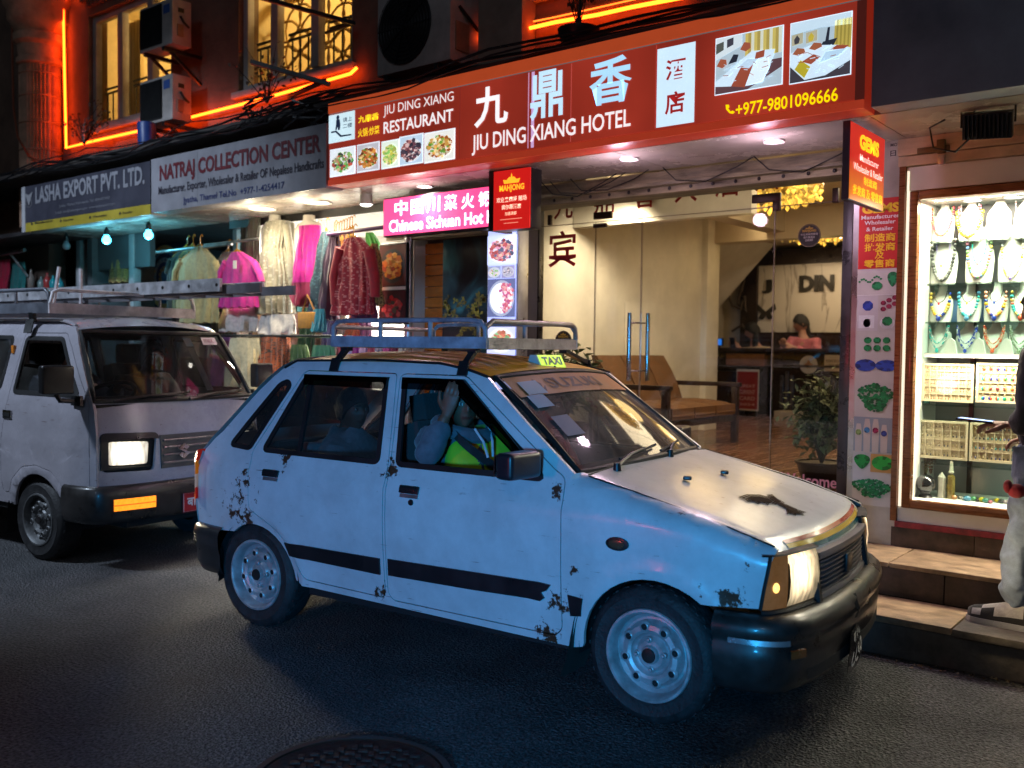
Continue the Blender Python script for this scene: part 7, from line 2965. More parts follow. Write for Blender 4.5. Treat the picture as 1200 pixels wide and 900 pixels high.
m.add([p + Vector(v) for v in ((0, 0, .045), (.012, .02, .03), (.004, .0, 0), (.014, .03, -.02), (.006, .012, -.05), (.008, .045, -.055), (.016, .055, -.02), (.010, .03, .02), (.006, .02, .046))], [tuple(range(9))])
m.build('bumper_crack', M_blackmatt, bp, smooth=0)
# bent black number plate
pt_ = MB((.018, .018, .02))
po = Vector((.632, -.23, .352))


def plate_pt(u, v):                                    # u 0..1 across (towards the far side), v 0..1 up
    bend = .045 * max(0, .45 - u) * (1 - v)
    return po + Vector((-.035 * u - bend + .012 * (1 - v), .29 * u, -.145 + .145 * v - .02 * (1 - u) * (1 - v)))


pt_.grid(10, 6, lambda u, v: plate_pt(u, v))
pt_.grid(10, 6, lambda u, v: plate_pt(u, v) + Vector((-.003, 0, 0)))
plt = pt_.build('number_plate', M_gloss, taxi, smooth=60)
m = MB((.62, .62, .62))
for s_, u0, u1, v0, v1 in (('बा १ ज', .22, .80, .60, .88), ('८', .10, .28, .12, .46), ('८', .30, .46, .14, .48), ('६', .50, .66, .16, .50), ('०', .70, .90, .14, .52)):
    v, f, asp = text_data(s_, .02)
    m.add([plate_pt(u0 + (u1 - u0) * a, v0 + (v1 - v0) * b_) + Vector((.004, 0, 0)) for a, b_ in v], f)
m.build('plate_lettering', M_col, plt, smooth=0)
# rear bumper, tailgate
half = [(-2.36, .700), (-2.45, .695), (-2.55, .675), (-2.63, .62), (-2.665, .5), (-2.68, .25), (-2.685, 0)]
plan = subdiv([(a, b_) for a, b_ in half] + [(a, -b_) for a, b_ in half[::-1][1:]], 4)
m = MB()
strip_sweep(m, plan, [(-.08, .472), (-.01, .478), (.014, .462), (.022, .43), (.018, .37), (.008, .34), (.004, .28), (-.02, .235), (-.07, .225)])
rb = m.build('rear_bumper', M_bump, taxi, smooth=60)
m = MB()
for z in (.385, .402, .419):
    strip_sweep(m, plan[-14:-8], [(.016, z + .006), (.023, z + .004), (.023, z - .004), (.016, z - .006)])
m.build('bumper_strip', M_chrome, rb, smooth=0)
m = MB()
m.grid(3, 5, lambda u, v: Vector((-2.36 - .07 * u - .02 * v, -.70 + .12 * u, .40 - .20 * v)))
m.build('rear_flap', M_rubber, taxi)


def tail_pt(u, v):
    y = u * 2 - 1
    prof = [(-2.615, .46), (-2.632, .60), (-2.62, .76), (-2.60, .86), (-2.53, .93), (-2.46, .985), (-2.22, 1.20), (-2.08, 1.308), (-2.0, 1.345)]
    t = v * (len(prof) - 1)
    i = min(int(t), len(prof) - 2)
    a, b_ = prof[i], prof[i + 1]
    x, z = a[0] + (b_[0] - a[0]) * (t - i), a[1] + (b_[1] - a[1]) * (t - i)
    w = TW(x + .02, z) - .004
    return Vector((x - .045 * (1 - y * y), y * w, z + .02 * (1 - y * y) * v))


m = MB()
m.grid(16, 16, lambda u, v: tail_pt(u, .5 * v))
m.grid(2, 16, lambda u, v: tail_pt(.11 * u, .5 + .5 * v))
m.grid(2, 16, lambda u, v: tail_pt(1 - .11 * u, .5 + .5 * v))
m.grid(12, 2, lambda u, v: tail_pt(.11 + .78 * u, .92 + .08 * v))
tg = m.build('tailgate', PAINT, taxi, smooth=60)
m = MB()
m.grid(12, 8, lambda u, v: tail_pt(.11 + .78 * u, .5 + .42 * v))
m.build('rear_window', GLS, tg, smooth=60)

# wheels
M_rim = mat('steel_wheel', (.50, .51, .53), .42, metal=.45, var=.35, scale=14, bump=.15, bscale=30)


def wheel(parent, x, y, s, r=.263, rr_=.174, w=.145, name='wheel', m_rim=None, steer=0):
    """a steel wheel facing -y (s=-1) or +y"""
    t = thing(name, (x, y, r), None, None, world=False)
    t.parent = parent
    ROOT[t.name] = Vector()
    t.rotation_euler = (0, 0, steer)
    ax = Vector((0, s, 0))
    O = Vector((0, 0, 0))
    tm = MB()
    tm.lathe([(rr_ - .012, -.01), (rr_, -.002), (rr_ + .008, .004), (rr_ + .018, .002), (r - .038, .010), (r - .026, .002), (r - .014, -.004), (r - .004, -.022), (r, -.04), (r, -w + .03), (r - .01, -w), (rr_, -w + .01)], O, ax, 64)
    # tread blocks
    for k in range(64):
        a = 2 * math.pi * k / 64
        p = Vector((math.cos(a), 0, math.sin(a)))
        tm.box(p * (r - .001) + ax * (-.032 - .02 * (k % 2)), (.005, .03, .014), Matrix.Rotation(-a, 3, 'Y'))
    tm.build('tyre', mat('tyre_rubber', (.022, .022, .024), .65, var=.5, scale=20, bump=.4, bscale=70), t, smooth=40)
    rm = MB()
    rm.lathe([(rr_ - .002, -.012), (rr_ + .004, .000), (rr_ + .001, .008), (rr_ - .008, .009), (rr_ - .014, .002), (rr_ - .019, -.018), (rr_ - .024, -.040), (rr_ - .038, -.052), (rr_ - .046, -.050), (rr_ - .053, -.030), (rr_ - .062, -.016), (rr_ - .080, -.012), (rr_ - .092, -.018), (rr_ - .098, -.034), (rr_ - .106, -.040), (.062, -.030), (.052, -.020), (.036, -.019), (.034, -.008), (.030, -.002), (.016, .0), (.0005, .0)], O, ax, 56)
    ro = rm.build('rim', m_rim or M_rim, t, smooth=35)
    hm = MB()
    lm = MB()
    for k in range(8):
        a = 2 * math.pi * (k + .3) / 8
        d = Vector((math.cos(a), 0, math.sin(a)))
        c = d * (rr_ - .068) + ax * -.008
        hm.lathe([(.0005, -.004), (.0125, -.0035)], c, ax, 12)
        lm.lathe([(.011, -.006), (.014, -.001), (.018, -.003), (.024, -.014)], c + d * .0, ax, 14)
    hm.build('rim_hole', M_blackmatt, t, smooth=0)
    for k in range(4):
        a = 2 * math.pi * k / 4 + .1
        c = Vector((math.cos(a), 0, math.sin(a))) * .056
        hm2 = lm
        lm.lathe([(.013, -.022), (.012, -.012), (.009, -.010)], c, ax, 8)
        lm.lathe([(.006, -.02), (.006, -.004), (.0005, -.003)], c, ax, 8)
    lm.build('rim_lip', m_rim or M_rim, t, smooth=35)
    cm = MB()
    cm.lathe([(.030, -.004), (.026, .004), (.014, .006), (.0005, .006)], O, ax, 24)
    cm.build('hub_cap', mat('dark_hub', (.05, .045, .045), .4, metal=.6), t, smooth=35)
    return t


for x in (0, XR):
    for s in (-1, 1):
        wheel(taxi, x, s * (.668 if x == 0 else .662), s, steer=(-.03 if x == 0 else 0))
        # inner arch
        m = MB()
        m.grid(20, 1, lambda u, v: Vector((x + .03 + (.318 if x == 0 else .29) * math.cos(math.pi * (1.08 * u - .04)), s * (.685 - .27 * v), .262 + (.318 if x == 0 else .29) * math.sin(math.pi * (1.08 * u - .04)))))
        m.build('wheel_arch', M_blackmatt, taxi)
# underside and cabin
m = MB()
m.box2((-2.55, -.40, .20), (.42, .40, .30))
m.box2((-1.78, -.655, .22), (-.33, .655, .30))
m.box2((-.30, -.42, .28), (.45, .42, .66))
m.box2((-2.60, -.44, .28), (-2.40, .44, .6))
m.build('underbody', M_blackmatt, taxi, smooth=0)
M_seat = mat('seat_fabric', (.035, .03, .032), .9, var=.4, bump=.3, sheen=.2)
for nm, x0, ys in (('front_seat', -.98, (-.33, .33)), ('rear_seat', -1.88, (0,))):
    for y in ys:
        hw = .25 if nm == 'front_seat' else .60
        m = MB()
        m.box((x0 + .05, y, .52), (.48, hw * 2, .14))
        m.box((x0 - .22, y, .78 if nm == 'front_seat' else .72), (.13, hw * 2 - .04, .58 if nm == 'front_seat' else .42), Matrix.Rotation(rad(-14), 3, 'Y'))
        if nm == 'front_seat':
            m.box((x0 - .31, y, 1.115), (.09, .24, .15), Matrix.Rotation(rad(-10), 3, 'Y'))
            m.bar((x0 - .30, y - .06, 1.0), (x0 - .30, y - .06, 1.1), .014)
            m.bar((x0 - .30, y + .06, 1.0), (x0 - .30, y + .06, 1.1), .014)
        m.build(nm, M_seat, taxi, bevel=.035, seg=3)
m = MB()
m.box((-.44, 0, .82), (.26, 1.24, .16))
m.box((-.60, .15, .72), (.10, .9, .20))
m.build('dashboard', mat('dash_plastic', (.05, .045, .045), .6), taxi, bevel=.03)
m = MB()
cS = Vector((-.70, -.33, .86))
MS = Matrix.Rotation(rad(-62), 3, 'Y')
m.tube([cS + MS @ Vector((.18 * math.cos(a), .18 * math.sin(a), 0)) for a in [2 * math.pi * k / 28 for k in range(28)]], .014, 8, closed=True)
m.bar(cS + MS @ Vector((-.17, 0, 0)), cS + MS @ Vector((.17, 0, 0)), .03, .02)
m.bar(cS, (-.5, -.33, .78), .05)
m.build('steering_wheel', BPL, taxi)
m = MB()
m.box((-.80, .0, 1.225), (.03, .22, .06))
m.bar((-.80, 0, 1.25), (-.82, 0, 1.33), .012)
m.build('rear_view_mirror', BPL, taxi, bevel=.01)
m = MB()
m.grid(10, 10, lambda u, v: roof_pt(u, v) + Vector((0, 0, -.03)))
m.build('headliner', mat('headliner', (.10, .09, .08), .9), taxi)

# roof rack
M_rblue = mat('rack_blue', (.34, .38, .45), .5, var=.5, scale=12)
M_rbare = mat('rack_bare', (.40, .36, .34), .45, metal=.5, var=.5, scale=10, bump=.2)
RX0, RX1, RZ0, RZ1, RZT = -1.815, -.885, 1.408, 1.460, 1.535
RYA, RYB = -.475, .33
m = MB()
for y in (RYA, RYB):
    m.box2((RX0, y - .008, RZ0), (RX1, y + .008, RZ1))
    m.tube([(RX0 + .01, y, RZ1 - .01), (RX0 + .01, y, RZT - .03), (RX0 + .04, y, RZT - .005), (RX0 + .10, y, RZT), (RX1 - .10, y, RZT), (RX1 - .035, y, RZT - .008), (RX1 - .01, y, RZT - .04), (RX1 - .008, y, RZ1 - .01)], .0115, 10)
    for k in (.34, .66):
        x = RX0 + (RX1 - RX0) * k
        m.tube([(x, y, RZ1 - .01), (x, y, RZT)], .011, 8)
rk = m.build('roof_rack', M_rblue, taxi, smooth=50)
m = MB()
m.box2((RX1 - .014, RYA + .010, RZ0 - .002), (RX1 + .002, RYB - .010, RZ1 - .003))
m.tube([(RX1 - .008, RYA, RZT - .035), (RX1 - .004, RYA + .05, RZT - .004), (RX1 - .004, RYB - .05, RZT - .004), (RX1 - .006, RYB - .01, RZT - .02), (RX1 - .006, RYB, RZ1)], .0125, 10)
m.build('rack_end', M_rbare, rk, smooth=50)
m = MB()
m.box2((RX0 - .002, RYA + .010, RZ0 - .002), (RX0 + .014, RYB - .010, RZ1 - .003))
m.tube([(RX0 + .01, RYA, RZT - .03), (RX0 + .01, RYB, RZT - .03)], .011, 8)
m.build('rack_end', M_rbare, rk, smooth=50)
m = MB()
for k in range(9):
    y = RYA + .05 + k * (RYB - RYA - .1) / 8
    m.box2((RX0 + .016, y - .02, RZ0 - .004), (RX1 - .016, y + .02, RZ0 + .008))
m.build('rack_slat', mat('rack_rust', (.24, .15, .07), .6, var=.6), rk, smooth=0)
m = MB()
for x in (RX0 + .10, RX1 - .07):
    for y in (-1, 1):
        m.box2((x - .022, (RYA if y < 0 else RYB) - .02, RZ0 - .02), (x + .022, (RYA if y < 0 else RYB) + .02, RZ0 - .003))
        m.bar((x, (RYA if y < 0 else RYB), RZ0 - .01), (x + .005, y * .545, 1.34), .032, .018)
        m.bar((x + .005, y * .552, 1.352), (x + .007, y * .575, 1.290), .05, .008)
m.build('rack_foot', BPL, rk, smooth=0)
# small lit roof sign
m = MB((.55, .62, .66))
tx = Vector((-.885, .035, 1.318))
Mt = Matrix.Rotation(rad(-14), 3, 'Z')
tri = [(-.05, 0), (.05, 0), (.012, .062), (-.03, .062)]
vs = [tx + Mt @ Vector((a, y, z)) for y in (-.085, .085) for a, z in tri]
m.add(vs, [(0, 1, 2, 3), (7, 6, 5, 4), (0, 4, 5, 1), (1, 5, 6, 2), (2, 6, 7, 3), (3, 7, 4, 0)])
tsg = m.build('taxi_sign', M_gloss, taxi, smooth=0)
Fx = Frame(tx + Mt @ Vector((.0505, -.08, .003)), Mt @ Vector((0, 1, 0)), Mt @ Vector((-.038, 0, .062)))
m = MB((.50, .80, .03))
m.rslab(Fx, 0, 0, .16, .068, .0005, .002)
m.build('sign_face', M_glow, tsg, smooth=0)
m = MB((.005, .03, .005))
m.text(Fx, 'TAXI', .015, .012, .13, .045, .004, None, .05)
m.build('sign_lettering', M_glow, tsg, smooth=0)
# ================================================================ the van (local axes as for the taxi)
VX, VY, VPH = -6.236, 3.486, .092
van = thing('van', (VX, VY, 0), 'silver grey minivan with one headlight glaring and a ladder on its roof rack', 'van', world=False, rz=VPH)
ROOT[van.name] = Vector()
Vt = [(.2, .63), (.34, .655), (.5, .682), (.75, .69), (.98, .682), (1.05, .668), (1.44, .572), (1.50, .545), (1.56, .48)]
XRV = -1.84


def VW(x, z):
    w = interp(Vt, z)
    if x > .30:
        w -= .05 * ((x - .30) / .30) ** 2
    if .70 < z < .74:
        w -= .004
    for xc in (.05, XRV):
        r = math.hypot(x - xc, z - .265)
        if .30 < r < .37:
            w += .012 * math.sin((r - .30) / .07 * math.pi)
    return w


def vside(s):
    return lambda x, z, d: Vector((x, s * (VW(x, z) - d), z))


VPAINT = paint_mat('van_paint', (.42, .40, .45), [(.5, -.6, .4, .12)], rough=.24)
VGL = glass_mat('van_glass', (.55, .6, .62), 1.0, .012, .06)
VFD = fillet([(.552, 1.035), (.565, .80), (.560, .375), (.42, .365)], .02) [0:0] or fillet([(.552, 1.035), (.566, .80), (.562, .37), (.395, .365), (.375, .40), (.33, .52), (.22, .60), (.05, .63), (-.12, .605), (-.24, .52), (-.30, .42), (-.365, .42), (-.372, .70), (-.30, 1.03), (-.265, 1.468), (.205, 1.468), (.30, 1.37)], .025)
VFW = fillet([(-.245, 1.085), (-.232, 1.435), (.178, 1.432), (.45, 1.085)], .03)
VSW = [fillet([(-1.20, 1.10), (-1.20, 1.44), (-.40, 1.44), (-.42, 1.10)], .035), fillet([(-2.42, 1.10), (-2.38, 1.44), (-1.32, 1.44), (-1.32, 1.10)], .035)]
VB = ([(.596, .99), (.612, .86), (.622, .70), (.618, .52), (.600, .35), (.36, .345)] + arc(.05, .265, .305, 14, 166, 16) + [(-.30, .345), (-1.50, .345)]
      + arc(XRV, .265, .305, 14, 166, 14) + [(-2.2, .345), (-2.58, .37), (-2.62, .7), (-2.62, 1.05), (-2.56, 1.46), (-2.50, 1.535), (-1.2, 1.56), (.10, 1.548), (.25, 1.515), (.325, 1.455), (.46, 1.23), (.570, 1.043)])
for s in (-1, 1):
    fn = vside(s)
    body = panel('body_side', VPAINT, van, VB, [offset_poly(VFD, .004)] + VSW, fn, .06)
    for w in VSW:
        panel('side_window', VGL, body, offset_poly(w, -.003), [], fn, .15, 0, .008)
        panel('side_window_seal', SEAL, body, offset_poly(w, .014), [offset_poly(w, -.012)], fn, .15, .012, -.004)
    dr = panel('front_door', VPAINT, van, VFD, [VFW], fn, .05)
    panel('window_seal', SEAL, dr, offset_poly(VFW, .016), [offset_poly(VFW, -.012)], fn, .12, .012, -.004)
    if s > 0:
        panel('window_pane', VGL, dr, offset_poly(VFW, -.003), [], fn, .15, 0, .008)
    else:
        panel('window_pane', VGL, dr, [(-.24, 1.09), (-.24, 1.25), (.33, 1.22), (.44, 1.09)], [], fn, .15, 0, .010)
    m = MB()
    p = fn(-.275, .935, 0)
    F_ = Frame(p, (1, 0, 0), (0, 0, 1))
    e = 1 if s < 0 else -1
    m.rslab(F_, -.055, -.028, .045, .028, 0, e * .010)
    hd = m.build('door_handle', M_chrome, dr, bevel=.004)
    m = MB()
    m.rslab(F_, -.04, -.015, .035, .012, e * .0105, e * .013)
    m.build('handle_dish', M_blackmatt, dr, smooth=0)
    # mirror on its stalk
    m = MB()
    m.box((.475, s * .80, 1.185), (.07, .19, .175), Matrix.Rotation(rad(s * 10), 3, 'Z'))
    vm = m.build('door_mirror', M_black, van, bevel=.02, seg=3)
    m = MB()
    m.tube([(.47, s * .80, 1.10), (.475, s * .78, 1.06), (.48, s * .66, 1.05)], .016, 8)
    m.box((.48, s * .672, 1.055), (.10, .02, .06))
    m.build('mirror_arm', M_black, vm)
    m = MB()
    m.tube([fn(x, z, .004) for x, z in ((-2.5, 1.538), (-1.2, 1.56), (.10, 1.548), (.245, 1.515))], .012, 8)
    m.build('roof_gutter', VPAINT, van)
    m = MB((.7, .22, .03))
    p = fn(-.36, 1.36, 0)
    m.box(p + Vector((0, s * .006, 0)), (.03, .02, .055))
    m.build('side_marker', M_gloss, van, bevel=.005)
    m = MB()
    m.grid(2, 4, lambda u, v: Vector((-.31 - .03 * v, s * (.67 - .16 * u), .36 - .22 * v)))
    m.build('mud_flap', M_rubber, van)


def vfx(y, z):
    return .690 - .078 * (abs(y) / .64) ** 3 - max(0, z - .80) * .22 - max(0, .55 - z) * .08


def vf(y, z, d):
    return Vector((vfx(y, z) - d, y, z))


def vy(z):
    return VW(.60, z) - .004


FP = [(-.625, 1.005), (-.632, .85), (-.635, .70), (-.630, .50), (-.60, .345), (.60, .345), (.630, .50), (.635, .70), (.632, .85), (.625, 1.005), (.3, 1.035), (0, 1.045), (-.3, 1.035)]
LH = [fillet([(s * .60, .845), (s * .255, .835), (s * .275, .605), (s * .60, .615)][::s], .03) for s in (-1, 1)]
fp = panel('front_panel', VPAINT, van, FP, LH, vf, .06)
M_vlens = lens_mat('van_headlight_glow', [(.70, s_ * .45, .73) for s_ in (-1, 1)], .2, .35, 3.4, (1, .9, .72), 20)
for s, hole in ((-1, LH[0]), (1, LH[1])):
    panel('headlight_bezel', M_black, fp, offset_poly(hole, .012), [offset_poly(hole, -.03)], vf, .08, .05, -.012)
    lens = fillet([(s * .555, .80), (s * .305, .79), (s * .315, .65), (s * .555, .655)][::s], .02)
    panel('headlight', M_vlens, van, lens, [], vf, .05, .01, .012)
    panel('headlight_tray', M_blackmatt, fp, offset_poly(hole, -.002), [], vf, .1, 0, .03)
    hl_lamp = lamp('headlight_lamp', 'SPOT', (0, 0, 0), 30, (1, .86, .62), None, spot_size=rad(80), spot_blend=.8, shadow_soft_size=.06)
    hl_lamp.location = Matrix.Translation((VX, VY, 0)) @ Matrix.Rotation(VPH, 4, 'Z') @ Vector((.74, s * .43, .73))
    hl_lamp.rotation_euler = (Matrix.Rotation(VPH, 3, 'Z') @ Vector((1, 0, -.18))).to_track_quat('-Z', 'Y').to_euler()
# grille band with a chrome S emblem
panel('grille', mat('grille_grey', (.10, .095, .09), .4, metal=.3), van, [(-.235, .825), (-.225, .61), (.225, .61), (.235, .825)], [], vf, .06, .02, -.008)
m = MB()
for z in (.645, .695, .745, .790):
    pts = [vf(y * .05, z, -.016) for y in range(-4, 5)]
    m.tube([vf(-.215 + .043 * k, z, -.012) for k in range(11)], .008, 6)
m.build('grille_bar', mat('grille_bar_van', (.24, .23, .21), .35, metal=.4), fp)
m = MB()
Ce = vf(-.075, .715, -.026)
Fe = Frame(Ce, (0, 1, 0), (0, 0, 1))
S_ = [(-.045, .016), (0, .052), (.040, .022), (.018, .006), (.0, .020), (-.012, .012), (.045, -.014), (.0, -.052), (-.042, -.022), (-.018, -.006), (0, -.020), (.012, -.012)]
m.slab(Fe, S_, 0, .008)
m.build('emblem', M_chrome, fp, smooth=0)
# bumper with amber lamps and a red number plate
hv = [(.36, .69), (.48, .69), (.585, .665), (.655, .60), (.705, .40), (.725, .2), (.728, 0)]
vplan = subdiv([(a, -b_) for a, b_ in hv] + [(a, b_) for a, b_ in hv[::-1][1:]], 4)
m = MB()
strip_sweep(m, vplan, [(-.06, .530), (.0, .532), (.014, .515), (.020, .47), (.018, .40), (.010, .34), (-.01, .30), (-.07, .29)])
vb = m.build('front_bumper', M_bump, van, smooth=60)
M_amb = mat('amber_glow', (1, .36, .03), .3, var=.5, scale=25, emit=1.6, emitcol=(1, .27, .015))
for s in (-1, 1):
    m = MB()
    idx = [i for i, (a, b_) in enumerate(vplan) if .30 < s * b_ < .565]
    pl = [vplan[i] for i in idx]
    strip_sweep(m, pl, [(.012, .452), (.024, .449), (.024, .379), (.010, .376)])
    m.build('amber_lamp', M_amb, vb, smooth=0)
    m = MB()
    for k in range(5):
        i = idx[len(idx) * k // 5]
        a, b_ = vplan[i]
    strip_sweep(m, pl, [(.018, .418), (.030, .416), (.030, .410), (.018, .408)])
    m.build('lamp_rib', mat('amber_rib', (.5, .16, .02), .3, emit=.6, emitcol=(1, .25, .02)), vb, smooth=0)
m = MB((.42, .012, .02))
Fpl = Frame((.752, -.11, .315), (0, 1, 0), (0, 0, 1))
m.rslab(Fpl, 0, 0, .30, .125, 0, .004)
vpl = m.build('number_plate', M_col, van, smooth=0)
m = MB((.75, .70, .70))
m.text(Fpl, 'बा१प३', .03, .032, .20, .06, .006, None, .02)
m.frame_rect(Fpl, .002, .002, .298, .123, .004, .004, .0055, (.6, .45, .45))
m.build('plate_lettering', M_col, vpl, smooth=0)


def vws(u, v):
    e = 1 - u * u
    return Vector((.566 + .085 * e * (1 - .3 * v) - .262 * v, u * (.612 - .075 * v), 1.048 + .432 * v + .012 * math.sin(math.pi * v)))


m = MB()
m.grid(20, 12, lambda u, v: vws(u * 2 - 1, v))
vw = m.build('windscreen', glass_mat('van_windscreen', (.62, .66, .68), 1.1, .02, .05), van, smooth=60)
m = MB()
m.tube([vws(-1, k / 8) for k in range(9)] + [vws(-1 + 2 * k / 16, 1) for k in range(1, 17)] + [vws(1, 1 - k / 8) for k in range(1, 9)] + [vws(1 - 2 * k / 16, 0) for k in range(1, 16)], .016, 6, closed=True)
m.build('windscreen_seal', SEAL, vw)
# wide black band under the screen, wipers, dash
m = MB()
m.grid(16, 3, lambda u, v: vws(u * 2 - 1, 0).lerp(Vector((vfx((u * 2 - 1) * .62, 1.02) + .0, (u * 2 - 1) * .622, 1.03)), v))
m.build('scuttle', VPAINT, van, smooth=60)
for u0, u1, yb in ((-.86, -.10, -.44), (-.02, .74, .05)):
    m = MB()
    a = vws(u0 + .02, 0) + Vector((.03, 0, .0))
    b_ = vws(u1, .035) + Vector((.02, 0, .015))
    m.tube([a, a.lerp(b_, .5) + Vector((.01, 0, .014)), b_], [.011, .009, .006], 6)
    m.tube([vws(u0 + .15 + (u1 - u0) * k / 6, .02 + .05 * k / 6) + Vector((.012, 0, .012)) for k in range(7)], .007, 5)
    m.build('wiper', M_black, van)
m = MB((.55, .42, .60))
m.grid(4, 2, lambda u, v: vws(.60 + .26 * u + .02 * v, .80 + .13 * v) + Vector((.005, 0, .004)))
for (u0, u1, v0, v1), c in (((.34, .46, .78, .93), (.10, .28, .42)), ((.34, .44, .1, .75), (.12, .14, .16))):
    m.grid(2, 3, lambda u, v: vws(u0 + (u1 - u0) * u, v0 + (v1 - v0) * v) + Vector((-.012, 0, 0)), c)
m.build('glass_sticker', M_strip, vw, smooth=60)
m = MB((.25, .05, .2))
v_, f_, asp = text_data('max', .03)
m.add([vws(.64 + .17 * a, .835 + .06 * b_) + Vector((.008, 0, .006)) for a, b_ in v_], f_)
m.build('sticker_lettering', M_strip, vw, smooth=0)


def vroof(u, v):
    x = -2.52 + u * 2.80
    y = (v * 2 - 1) * .535
    e = 1 - (y / .535) ** 2
    z = interp([(-2.52, 1.53), (-1.2, 1.558), (.10, 1.547), (.25, 1.512), (.30, 1.48)], x) + .035 * e
    return Vector((x + .055 * e * max(0, u - .6) / .4, y, z))


m = MB()
m.grid(40, 20, vroof)
m.build('roof', VPAINT, van, smooth=60)
m = MB()
m.grid(8, 14, lambda u, v: Vector((-2.62 + .06 * max(0, v - .6) / .4, (u * 2 - 1) * (VW(-2.6, .37 + 1.17 * v) - .002), .37 + 1.17 * v)))
m.build('tailgate', VPAINT, van, smooth=60)
for x in (0, XRV):
    for s in (-1, 1):
        wheel(van, x, s * .645, s, r=.265, rr_=.168, w=.15, m_rim=mat('dirty_wheel', (.16, .165, .17), .5, metal=.5, var=.5, bump=.2), steer=0)
        m = MB()
        m.grid(20, 1, lambda u, v: Vector((x + .03 + .318 * math.cos(math.pi * (1.08 * u - .04)), s * (.668 - .27 * v), .265 + .318 * math.sin(math.pi * (1.08 * u - .04)))))
        m.build('wheel_arch', M_blackmatt, van)
m = MB()
m.box2((-2.5, -.40, .24), (.58, .40, .42))
m.box2((-1.5, -.63, .30), (-.32, .63, .42))
m.box2((.42, -.58, .34), (.56, .58, .96))
m.build('underbody', M_blackmatt, van, smooth=0)
m = MB()
m.box((.44, 0, .98), (.22, 1.18, .14))
m.build('dashboard', M_black, van, bevel=.03)
for y in (-.33, .33):
    m = MB()
    m.box((-.12, y, .72), (.46, .46, .14))
    m.box((-.36, y, 1.0), (.12, .44, .52), Matrix.Rotation(rad(-10), 3, 'Y'))
    m.box((-.41, y, 1.33), (.09, .24, .15))
    m.build('front_seat', M_seat, van, bevel=.03)
m = MB()
cS = Vector((.26, -.33, 1.05))
MS = Matrix.Rotation(rad(-35), 3, 'Y')
m.tube([cS + MS @ Vector((.19 * math.cos(a), .19 * math.sin(a), 0)) for a in [2 * math.pi * k / 28 for k in range(28)]], .013, 8, closed=True)
m.bar(cS + MS @ Vector((0, -.18, 0)), cS + MS @ Vector((0, .18, 0)), .03, .02)
m.build('steering_wheel', M_black, van)
# roof rack
M_vr = mat('van_rack_white', (.6, .57, .6), .45, var=.4, scale=10)
M_vr2 = mat('van_rack_grey', (.14, .15, .18), .5, metal=.3, var=.4)
rx0, rx1, ry = -2.35, 0.0, .56
m = MB()
for y in (-ry, ry):
    if y > 0:
        m.build('rack_side', M_vr2, van, smooth=50)
        m = MB()
    m.box2((rx0, y - .012, 1.60), (rx1, y + .012, 1.665))
    m.tube([(rx0, y, 1.66), (rx0, y, 1.73), (rx0 + .04, y, 1.755), (rx1 - .05, y, 1.755), (rx1 - .01, y, 1.73), (rx1, y, 1.66)], .013, 8)
    for k in range(1, 6):
        x = rx0 + (rx1 - rx0) * k / 6
        m.tube([(x, y, 1.66), (x, y, 1.755)], .011, 6)
for k in range(7):
    x = rx0 + .05 + (rx1 - rx0 - .1) * k / 6
    m.box2((x - .02, -ry + .013, 1.605), (x + .02, ry - .013, 1.62))
vr = m.build('roof_rack', M_vr2, van, smooth=50)
m = MB()
m.box2((rx1 + .001, -ry - .01, 1.598), (rx1 + .016, ry + .01, 1.667))
m.tube([(rx1 + .01, -ry, 1.66), (rx1 + .01, -ry + .02, 1.735), (rx1 + .012, -ry + .06, 1.752), (rx1 + .012, ry - .06, 1.752), (rx1 + .01, ry - .02, 1.735), (rx1 + .01, ry, 1.66)], .013, 8)
for y in (-.33, -.12):
    m.tube([(rx1 - .35, y, 1.62), (rx1 - .35, y + .05 * (y < -.2), 1.93)], .014, 6)
m.build('rack_end', M_vr, vr, smooth=50)
m = MB()
for x in (rx0 + .3, -1.1, -.2):
    for y in (-1, 1):
        m.bar((x, y * ry, 1.605), (x, y * .555, 1.545), .05, .025)
        m.bar((x, y * .57, 1.56), (x + .01, y * .60, 1.47), .06, .01)
m.build('rack_foot', M_black, vr, smooth=0)

# aluminium ladder lying along the van rack, sticking out over the front
Mv = Matrix.Translation((VX, VY, 0)) @ Matrix.Rotation(VPH, 4, 'Z')
M_alu = mat('ladder_aluminium', (.62, .62, .66), .4, metal=.6, var=.4, scale=12)


def vloc(p):
    return Mv @ Vector(p)


ld = thing('ladder', vloc((-1, .25, 1.76)), 'long aluminium extension ladder lying on the van roof rack and overhanging its front', 'ladder')
lx0, lx1, ly0, ly1, lz = -2.9, .87, .10, .46, 1.765
m = MB()
for y in (ly0, ly1):
    m.bar(vloc((lx0, y, lz + .00)), vloc((lx1, y, lz + .035)), .022, .085)
m.build('outer_rail', M_alu, ld, smooth=0)
m = MB()
k = lx0 + .1
while k < lx1:
    zz_ = lz + .035 * (k - lx0) / (lx1 - lx0)
    m.cyl(vloc((k, ly0, zz_)), vloc((k, ly1, zz_)), .014, n=8)
    m.cyl(vloc((k, ly0 - .013, zz_)), vloc((k, ly0 - .0115, zz_)), .012, n=10)
    k += .28
m.build('rung', M_black, ld)
m = MB()
for y in (ly0 + .035, ly1 - .035):
    m.bar(vloc((lx0 + .5, y, lz - .02)), vloc((lx1 + .34, y, lz + .01)), .02, .06)
for k in range(12):
    x = lx0 + .6 + k * .29
    m.cyl(vloc((x, ly0 + .04, lz - .012)), vloc((x, ly1 - .04, lz - .012)), .012, n=8)
m.build('inner_rail', mat('ladder_inner', (.20, .19, .21), .45, metal=.5, var=.4), ld, smooth=0)
